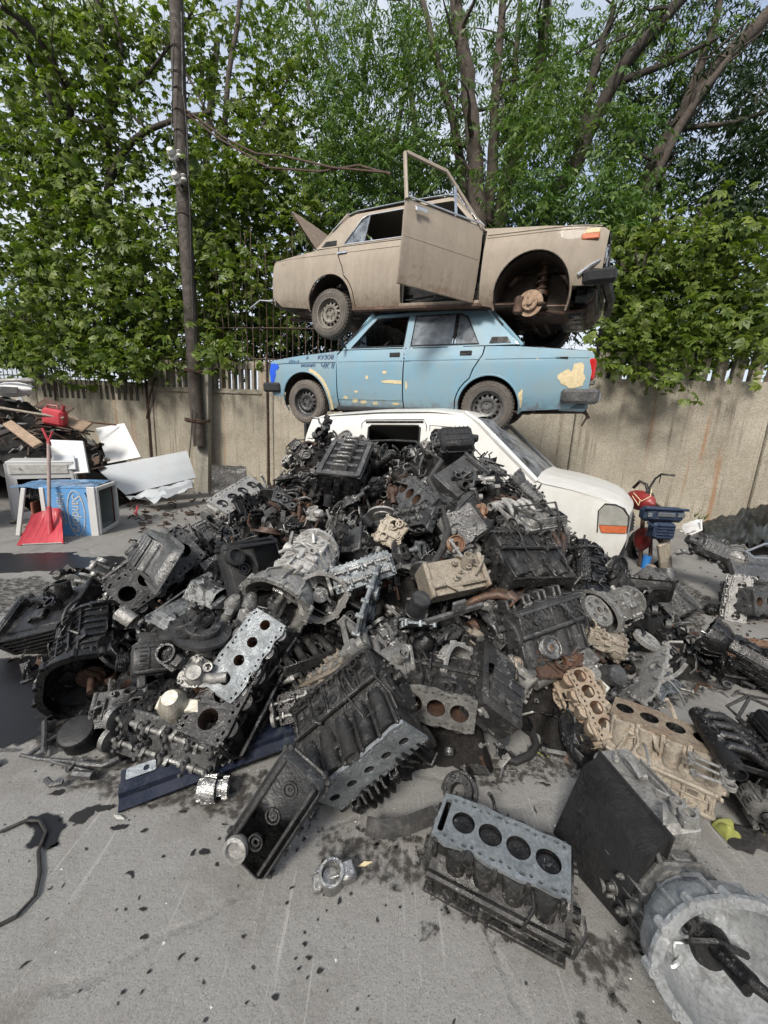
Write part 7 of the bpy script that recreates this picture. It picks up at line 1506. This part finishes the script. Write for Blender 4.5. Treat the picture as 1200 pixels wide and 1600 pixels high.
for (p, q) in (((LX*.63, 0), (LX*.63, 1)), ((LX*.97, .15), (LX*.86, 1))):
    mb = MB(); mb.box((0, 0, 0), (.05, .03, H*.98), T((p[0]+q[0])/2, .0, H/2) @ RY(-12 if p[0] > LX*.7 else 0), b=.006); mb.build('white_strut', MT['appl_white'], fr_)
mb = MB()
for i in range(9): mb.tube([(LX*.66+.02*i, .05+.03*(i % 3), H*.95), (LX*.70+.015*i, .08, H*.75+.02*(i % 4)), (LX*.9, .1+.04*(i % 2), H*.8)], .006, 5)
mb.build('condenser_tubes', MT['grey_metal'], fr_)
o = text('Sandora', .155, T(LX*.21, -.0045, H*.83) @ Matrix(((0, -1, 0, 0), (0, 0, -1, 0), (-1, 0, 0, 0), (0, 0, 0, 1))), 'white_dirty', fr_, 'fridge_lettering', .0015, .15)
# text x runs down, text up points towards the open end: mirror-safe basis (down, towards -x)
o.matrix_local = Matrix.Translation((LX*.265, -.004, H*.86)) @ Matrix(((0, -1, 0, 0), (0, 0, -1, 0), (-1, 0, 0, 0), (0, 0, 0, 1))) @ RZ(-4)
o = text('Нектар', .12, I4, 'white_dirty', fr_, 'fridge_lettering', .0015, .2); o.matrix_local = Matrix.Translation((LX*.47, -.004, H*.9)) @ Matrix(((0, -1, 0, 0), (0, 0, -1, 0), (-1, 0, 0, 0), (0, 0, 0, 1))) @ RZ(3)
mb = MB(); mb.tube([(LX*.235+.095*cos(a), -.003, H*.46+.30*sin(a)) for a in [i*pi/16 for i in range(32)]], .006, 5, closed=True); mb.build('logo_ring', MT['white_dirty'], fr_)
mb = MB(); mb.tube([(LX*.10, -.004, H*.9), (LX*.075, -.004, H*.8), (LX*.06, -.004, H*.55)], .006, 5); mb.build('film_tear', MT['hole'], fr_)
# red snow shovel
sh = empty('snow_shovel', Matrix.Translation(gnd(70, 852)), 'red plastic snow shovel standing against the blue fridge', 'shovel'); g = gnd(70, 852)
BL, BR_ = gnd(31, 851, .01)-g, gnd(104, 848, .01)-g; TL, TR = atY(56, 803, 4.72)-g, atY(100, 800, 4.72)-g; mb = MB()
def shf(o_):
    def f(u, v):
        l = BL.lerp(TL, v); r_ = BR_.lerp(TR, v); p = l.lerp(r_, u); k_ = 1-(2*u-1)**2; e = (abs(2*u-1)**6)*(.05)+(v**8)*.03
        rib = .008*(1 if abs(((u*7) % 1)-.5) < .12 and .1 < v < .85 else 0); arch_ = V((0, 0, .05*(k_ if v > .7 else k_)*max(0, (v-.7)/.3)))
        return tuple(p+arch_+V((0, .10*sin(v*pi*.5)*k_-e*.9-rib+o_, 0)))
    return f
mb.surf(shf(0), 42, 12); mb.surf(shf(.006), 42, 12); mb.build('blade', MT['red_plastic'], sh, ang=30)
mb = MB(); mb.tube([BL+V((0, -.004, 0)), (BL+BR_)/2+V((0, .0, 0)), BR_+V((0, -.004, 0))], .010, 6); mb.build('blade_edge', MT['alu_light'], sh)
p0 = atY(79, 835, 4.58)-g; p1 = atY(77, 800, 4.66)-g; p2 = atY(76, 690, 4.85)-g
mb = MB(); mb.tube([p0, p1, p1+(p2-p1)*.08], [.035, .028, .022], 10); mb.build('socket', MT['red_plastic'], sh)
mb = MB(); mb.tube([p1, (p1+p2)/2, p2], .019, 10); mb.build('handle', MT['shaft'] if 'shaft' in MT else MT['wood_plank'], sh)
mb = MB(); mb.tube([p2-V((0, 0, .05)), p2], .024, 8); mb.tube([p2, atY(66, 669, 4.87)-g], .014, 7); mb.tube([p2, atY(82, 674, 4.87)-g], .012, 7); mb.build('grip', MT['red_plastic'], sh)
# white appliances
def loc_root(nm, p, label, cat, group=None): return empty(nm, Matrix.Translation(p), label, cat, group)
def on(mb, nm, mat, root, ang=35):
    q = MB(); iv = root.matrix_world.inverted(); q.add([iv @ V(v) for v in mb.v], mb.f); return q.build(nm, MT[mat], root, ang=ang)
g = gnd(60, 808); W_ = loc_root('washing_machine_shell', g, 'white washing machine shell with a cut out front, behind the red shovel', 'washing machine'); M = frame(gnd(24, 812), gnd(110, 806)); mb = MB()
mb.plate(rrect(-.03, 0, .75, .84, .03), [[(.10, .10), (.70, .16), (.70, .60), (.08, .60)]], 0, .03, M, fn=lambda a, b, c: (a, c, b)); mb.box((.36, .3, .84), (.76, .6, .03), M, b=.01); mb.box((-.02, .3, .42), (.03, .6, .8), M); mb.box((.74, .3, .42), (.03, .6, .8), M); on(mb, 'casing', 'appl_white', W_)
mb = MB(); mb.box((.34, -.006, .74), (.66, .012, .14), M, b=.004); mb.cyl((.12, -.012, .76), (.12, -.03, .76), .012, M=M); mb.cyl((.42, -.012, .74), (.42, -.03, .74), .015, M=M); on(mb, 'control_panel', 'white_dirty', W_)
mb = MB(); mb.box((.36, .45, .3), (.6, .3, .5), M, b=.08); on(mb, 'drum_box', 'cast_dark', W_)
g = gnd(10, 808); W_ = loc_root('cabinet', g, 'pale grey metal cabinet lying at the far left edge beside the washing machine shell', 'cabinet'); M = frame(gnd(-60, 830), gnd(22, 808)); mb = MB(); mb.box((.12, .45, .46), (.95, .9, .92), M, b=.015); on(mb, 'body', 'appl_grey', W_); mb = MB(); mb.tube([(.0, .3, .93), (.1, .35, 1.0), (.3, .4, 1.0), (.45, .4, .93)], .012, 6, M=M); on(mb, 'loop_handle', 'appl_white', W_)
def panel(nm, pts, th, mat, label, cat='panel', wob=0., bend=0., group=None, extra=None):
    mb = MB(); slab(mb, pts, th, bend, 8, wob, len(label)); o = mb.build(nm, MT[mat]); tag(o, label, cat, group); return o
PG = 'sheet metal panels by the wall'
panel('sheet_panel', [atY(78, 687, 6.3), atY(129, 689, 6.2), atY(138, 738, 5.9), atY(84, 742, 5.9)], .03, 'appl_white', 'clean white appliance panel with a grey square, behind the shovel handle', group=PG)
panel('sheet_panel', [atY(84, 711, 6.0), atY(115, 711, 6.0), atY(118, 733, 5.86), atY(86, 733, 5.86)], .02, 'appl_grey', 'small grey plate on the white panel behind the shovel handle', group=PG)
panel('sheet_panel', [atY(150, 669, 8.0), atY(194, 661, 8.0), atY(220, 714, 7.4), atY(168, 724, 7.3)], .025, 'appl_white', 'white rectangular panel leaning tilted against the concrete fence', group=PG)
panel('sheet_panel', [atY(150, 731, 7.0), atY(292, 704, 7.7), atY(306, 746, 7.6), atY(196, 773, 6.7)], .02, 'appl_grey', 'long pale grey sheet panel lying left of the concrete stub', wob=.02, group=PG)
panel('sheet_panel', [atY(196, 775, 6.5), atY(303, 750, 7.3), atY(300, 762, 7.0), atY(246, 784, 6.3)], .006, 'appl_grey', 'thin crumpled grey sheet under the long pale grey panel', wob=.12, group=PG)
panel('black_sheet', [atY(331, 726, 8.5), atY(384, 729, 8.4), atY(386, 768, 8.0), atY(330, 768, 8.0)], .02, 'cast_dark', 'black sooty sheet leaning against the fence right of the concrete stub', wob=.05)
mb = MB(); mb.sph((0, 0, 0), .17, T(*gnd(346, 782, .02)), 16, (1.15, .9, .8), -.2, 1); tag(mb.build('pale_dome', MT['alu_light']), 'pale round metal dome at the foot of the black sooty sheet', 'dome')
# scrap pile at the far left
r = random.Random(9); mb = MB()
def sm(u, v):
    x = -10.5+6.3*u; y = 5.9+2.9*v; h = 2.15*max(0, 1-abs((x+7.6)/2.9)**2)*(sin(pi*min(1, max(0, (v*.9+.1)))))**.6; return (x, y, h*.85-.05+.12*noise.noise((x*3, y*3, 1))*h+.08*noise.noise((x*8, y*8, 1)))
mb.surf(sm, 70, 36); tag(mb.build('scrap_mound', MT['heap_core'], ang=180), 'dark mound of tangled small scrap against the far left wall', 'scrap', kind='stuff')
mb = MB()
for i in range(420):
    u, v = r.random(), r.random()*.7; p = V(sm(u, v)); d = V((r.uniform(-1, 1), r.uniform(-.6, .6), r.uniform(-.3, .5)))*r.uniform(.08, .35)
    if p.z < .05: continue
    if i % 3: mb.tube([p-d, p+V((0, 0, .05)), p+d], r.uniform(.006, .02), 5)
    else: mb.box((0, 0, 0), (r.uniform(.1, .35), r.uniform(.05, .2), .012), T(*p) @ Euler((r.uniform(-1, 1), r.uniform(-1, 1), r.uniform(0, 6))).to_matrix().to_4x4(), b=.003)
tag(mb.build('mixed_scrap', MT['rust_dark']), 'mixed rusty rods and plates covering the far left scrap mound', 'scrap', kind='stuff')
mb = MB()
for i in range(160):
    p = V(sm(r.random(), r.random()*.7)); 
    if p.z > .05: mb.box((0, 0, 0), (r.uniform(.08, .3), r.uniform(.05, .16), .02), T(*p) @ Euler((r.uniform(-1, 1), r.uniform(-1, 1), r.uniform(0, 6))).to_matrix().to_4x4(), b=.004)
tag(mb.build('pale_scrap', MT['alu_dirty']), 'pale plates and offcuts scattered over the far left scrap mound', 'scrap', kind='stuff')
def board(p0, p1, w_, t_, mat, label, nm='board', cat='board', up=V((0, -.6, .8))):
    M = frame(p0, p1, up); L = (p1-p0).length; mb = MB(); mb.box((L/2, 0, 0), (L, w_, t_), M, b=t_*.2); return tag(mb.build(nm, MT[mat]), label, cat)
board(atY(12, 661, 6.2), atY(60, 696, 5.7), .14, .05, 'wood_plank', 'brown plank slanting down to the white appliances at the far left'); board(atY(98, 655, 6.9), atY(137, 668, 6.9), .24, .04, 'wood_plank', 'short grey board right of the red jerrycan')
board(atY(-20, 634, 6.5), atY(100, 653, 6.7), .04, .03, 'alu_tan', 'long pale batten crossing the scrap pile in front of the red jerrycan', 'batten', 'batten'); board(atY(62, 628, 7.4), atY(108, 644, 7.4), .3, .02, 'rust_dark', 'rusty brown sheet on top of the scrap pile', 'rusty_sheet', 'sheet')
board(atY(95, 655, 7.2), atY(182, 664, 7.9), .03, .03, 'rust', 'thin rusty rod running from the scrap pile to the fence', 'iron_rod', 'rod'); board(atY(-30, 690, 6), atY(28, 668, 6.3), .12, .05, 'wood_dark', 'dark charred beam at the far left behind the cabinet', 'beam', 'beam')
J = atY(86, 652, 6.75); root = empty('jerrycan', Matrix.Translation(J), 'red plastic jerrycan half buried in the far left scrap pile', 'jerrycan'); mb = MB(); mb.box((0, 0, 0), (.36, .18, .28), RY(8), b=.04); mb.box((.02, -.09, .0), (.22, .01, .16), RY(8), b=.004); mb.build('can_body', MT['red_plastic'], root); mb = MB(); mb.cyl((.15, 0, .12), (.17, 0, .20), .03); mb.tube([(-.12, 0, .13), (-.1, 0, .2), (.06, 0, .19), (.08, 0, .12)], .015, 7); mb.build('cap_and_handle', MT['red_paint'], root)
# white fairing and tubes on the pile top
S0 = atY(22, 612, 6.9); root = empty('scooter_fairing', Matrix.Translation(S0), 'white plastic scooter fairing with a dark screen on top of the scrap pile', 'fairing'); mb = MB(); mb.surf(lambda u, v: (-.4+.75*u, -.14*sin(pi*v)*sin(pi*u*.8+.3), (-.12+.26*v)*(.4+.6*sin(pi*u))+.05*u), 16, 8); mb.surf(lambda u, v: (-.4+.75*u, .01-.13*sin(pi*v)*sin(pi*u*.8+.3), (-.12+.26*v)*(.4+.6*sin(pi*u))+.05*u), 16, 8); mb.build('shell', MT['appl_white'], root)
mb = MB(); mb.surf(lambda u, v: (-.1+.3*u, -.155+.02*v-.02*sin(pi*u), -.03+.10*v), 6, 3); mb.surf(lambda u, v: (-.1+.3*u, -.145+.02*v-.02*sin(pi*u), -.03+.10*v), 6, 3); mb.build('dark_screen', MT['plastic_black'], root); mb = MB(); mb.tube([(-.45, -.1, .14), (.0, -.12, .17), (.38, -.1, .20)], .03, 8); mb.sph((.36, -.1, .19), .07, None, 10, (1.6, .8, .7)); mb.build('silver_trim', MT['alu_light'], root)
mb = MB(); 
for i in range(5): p = gnd(20+i*13+(i % 2)*8, 815+(i % 3)*6, .03); mb.sph(tuple(p), .04, None, 8, (1, 1, .7))
tag(mb.build('rubble', MT['alu_tan']), 'small pale rubble lumps on the ground before the cabinet', 'rubble', kind='stuff')
mb = MB(); r = random.Random(12)
for i in range(260):
    p = gnd(r.uniform(200, 470), r.uniform(765, 860), .02); d = V((r.uniform(-1, 1), r.uniform(-1, 1), r.uniform(0, .3)))*r.uniform(.03, .12)
    (mb.tube([p-d, p+V((0, 0, .03)), p+d], r.uniform(.004, .014), 5) if i % 2 else mb.box((0, 0, 0), (r.uniform(.03, .14), r.uniform(.02, .08), .012), T(*p) @ Euler((r.uniform(-.5, .5), r.uniform(-.5, .5), r.uniform(0, 6))).to_matrix().to_4x4()))
for i in range(90):
    p = gnd(r.uniform(1040, 1200), r.uniform(880, 1010), .006); mb.box((0, 0, 0), (r.uniform(.006, .03), r.uniform(.005, .018), .008), T(*p) @ RZ(r.uniform(0, 180)))
tag(mb.build('ground_scrap', MT['rust_dark']), 'fine scrap litter on the ground around the foot of the pole', 'scrap', kind='stuff')
mb = MB(); mb.tube([gnd(210, 800, .02), gnd(213, 805, .05), gnd(214, 792, .12), gnd(217, 790, .12)], .014, 6); tag(mb.build('red_hook', MT['red_plastic']), 'small red plastic hook on the ground right of the blue fridge', 'hook')
# ================================================================ right hand side
g = gnd(1025, 885); R = loc_root('motorcycle', g, 'old dark red motorcycle standing behind the white van bumper against the wall', 'motorcycle')
Q = lambda x, y, Y: atY(x, y, Y)-g
mb = MB(); mb.tube([Q(1000, 885, 4.7), Q(1003, 830, 4.75), Q(1008, 775, 4.8)], .025, 8); mb.tube([Q(1016, 885, 4.6), Q(1017, 830, 4.7), Q(1018, 770, 4.8)], .022, 8); mb.tube([Q(1012, 780, 4.8), Q(1040, 800, 5.1), Q(1045, 870, 5.2)], .03, 8); mb.build('fork', MT['rust_dark'], R)
mb = MB(); mb.tube([Q(1015, 772, 4.8), Q(1015, 762, 4.8), Q(1024, 748, 4.8), Q(1033, 741, 4.75), Q(1055, 743, 4.7)], .013, 7); mb.tube([Q(1013, 770, 4.8), Q(1010, 757, 4.85), Q(1000, 752, 4.9), Q(990, 762, 5.0)], .02, 7); mb.tube([Q(1033, 741, 4.75), Q(1030, 755, 4.8)], .006, 5); mb.build('handlebar', MT['cast_dark'], R)
mb = MB(); mb.tube([Q(990, 770, 4.7), Q(1002, 783, 4.65), Q(1016, 776, 4.65), Q(1018, 765, 4.7)], .006, 6); mb.tube([Q(988, 775, 4.7), Q(998, 790, 4.6), Q(1000, 782, 4.6)], .005, 6); mb.build('control_cable', MT['cream_bare'], R)
mb = MB(); mb.sph((0, 0, 0), .13, T(*Q(1003, 842, 4.75)), 14, (.6, 1., 1.2)); mb.build('mudguard', MT['red_paint'], R); mb = MB(); mb.sph((0, 0, 0), .16, T(*Q(1000, 782, 4.85)), 16, (.75, 1.6, .8)); mb.build('fuel_tank', MT['red_paint'], R)
mb = MB(); mb.lathe([(.20, -.04), (.27, -.045), (.29, 0), (.27, .045), (.20, .04)], T(*Q(1012, 858, 4.9)) @ RZ(20) @ RY(90), 26); mb.build('wheel', MT['rubber'], R)
mb = MB(); mb.sph((0, 0, 0), .08, T(*Q(1012, 778, 4.75)), 12, (1, .7, 1)); mb.build('headlamp', MT['oily_black'], R)
g = gnd(1032, 860); R = loc_root('blue_engine_cover', atY(1031, 815, 4.45), 'dark blue plastic engine cover propped upright in front of the dark red motorcycle', 'engine cover'); mb = MB(); iv = R.matrix_world.inverted()
mb.box((0, 0, .09), (.47, .16, .17), b=.04); mb.box((.02, -.02, -.10), (.27, .14, .20), b=.03); 
for i in range(5): mb.box((.02, -.095, -.17+i*.035), (.2, .02, .010), b=.002)
mb.box((0, -.08, .165), (.50, .04, .03), b=.01); mb.tube([(-.2, -.08, .0), (-.12, -.1, -.05), (-.12, -.1, -.15)], .015, 7); mb.build('shell', MT['blue_part'], R)
mb = MB(); mb.box((.0, -.085, .10), (.20, .02, .05), b=.004); mb.box((-.19, -.085, .09), (.05, .02, .05), b=.004); mb.box((.17, -.085, .10), (.08, .02, .05), b=.004); mb.build('pale_insets', MT['alu_blue'], R)
board(gnd(1041, 892, .01), atY(1036, 848, 4.45), .15, .05, 'alu_tan', 'grey brown board standing under the dark blue engine cover', 'post_board', 'board', up=V((0, -1, .1)))
mb = MB(); p = gnd(1008, 888, 0); mb.cyl(p, p+V((0, 0, .17)), .05, n=18); tag(mb.build('blue_can', MT['bright_blue']), 'small bright blue can left of the grey brown board', 'can'); mb = MB(); mb.cyl(gnd(1019, 888, 0), gnd(1019, 888, .16), .045, n=12); mb.tube([gnd(1016, 888, .16), gnd(1014, 886, .32)], .03, 8); tag(mb.build('tan_canister', MT['alu_tan']), 'tan grimy filter canister right of the small bright blue can', 'canister')
put('disc', MX(atY(1064, 862, 4.35), V((.9, .3, .2)), V((.2, .5, 1)), .8) @ RX(90), 'small pale hub disc right of the grey brown board', seed=3, mat='alu_light', R_=.10, group=HG)
put('gearbox', MX(atY(1112, 858, 3.9), V((-.9, .3, .35)), V((.1, .3, 1)), .95), 'grey egg shaped gearbox lying on its side at the right by the wall', seed=25, mat='grey_metal', mats={'bell_housing': 'alu_dirty'}, group=HG)
mb = MB(); mb.tube([atY(1063, 830, 4.5), atY(1080, 835, 4.4), atY(1096, 828, 4.4), atY(1095, 812, 4.5)], .012, 7); slab(mb, [atY(1064, 822, 4.6), atY(1094, 812, 4.6), atY(1096, 829, 4.4), atY(1070, 834, 4.4)], .01, .02, 6, .02); tag(mb.build('glass_lamp_shell', MT['appl_white']), 'white rimmed lamp shell on the grey egg shaped gearbox', 'lamp shell')
mb = MB()
def tarp(o_):
    def f(u, v):
        p = gnd(1095+200*u, 880-70*v); h = .62*sin(pi*min(1, .15+v*.8))*(.35+.65*min(1, u*2.2)); q_ = abs(noise.noise((u*7+v*3, v*4, 2))); q2 = abs(noise.noise((u*17+v*8, v*9, 4))); return (p.x, p.y, .02+h*(1-.75*q_)+.16*q2*min(1, h*4)+o_)
    return f
mb.surf(tarp(0), 110, 60); tag(mb.build('black_tarp', MT['tarp'], ang=60), 'black plastic tarpaulin crumpled over scrap at the right edge by the wall', 'tarpaulin')
pd = empty('car_door_panel', I4, 'dark grey car door lying against the black tarpaulin at the right edge', 'car door'); mb = MB(); slab(mb, [atY(1140, 872, 3.75), atY(1260, 868, 3.9), atY(1260, 965, 3.35), atY(1165, 945, 3.35)], .05, .03, 8, .02, 4); mb.build('door_skin', MT['grey_metal'], pd)
mb = MB(); mb.tube([atY(1165, 862, 3.7), atY(1195, 850, 3.75), atY(1260, 848, 3.75)], .012, 6); mb.tube([atY(1165, 862, 3.7), atY(1180, 872, 3.6), atY(1260, 876, 3.6)], .012, 6); mb.build('window_trim', MT['chrome'], pd); mb = MB(); mb.tube([atY(x, y, 3.33) for x, y in ((1185, 900), (1182, 925), (1190, 935), (1220, 936))], .010, 6); mb.build('panel_seal', MT['rubber'], pd)
mb = MB()
for (x, y) in ((1085, 800), (1092, 806), (1100, 804), (1145, 748), (1140, 752), (1050, 865)):
    for i in range(7): p = atY(x, y+8, 6.5 if y > 790 else 6.95); mb.tube([p, p+V((r.uniform(-.06, .06), -.03, r.uniform(.06, .14)))], [.006, .001], 4)
tag(mb.build('weeds', MT['leaf_maple']), 'sparse green weeds growing at the foot of the right hand wall', 'weeds', kind='stuff')
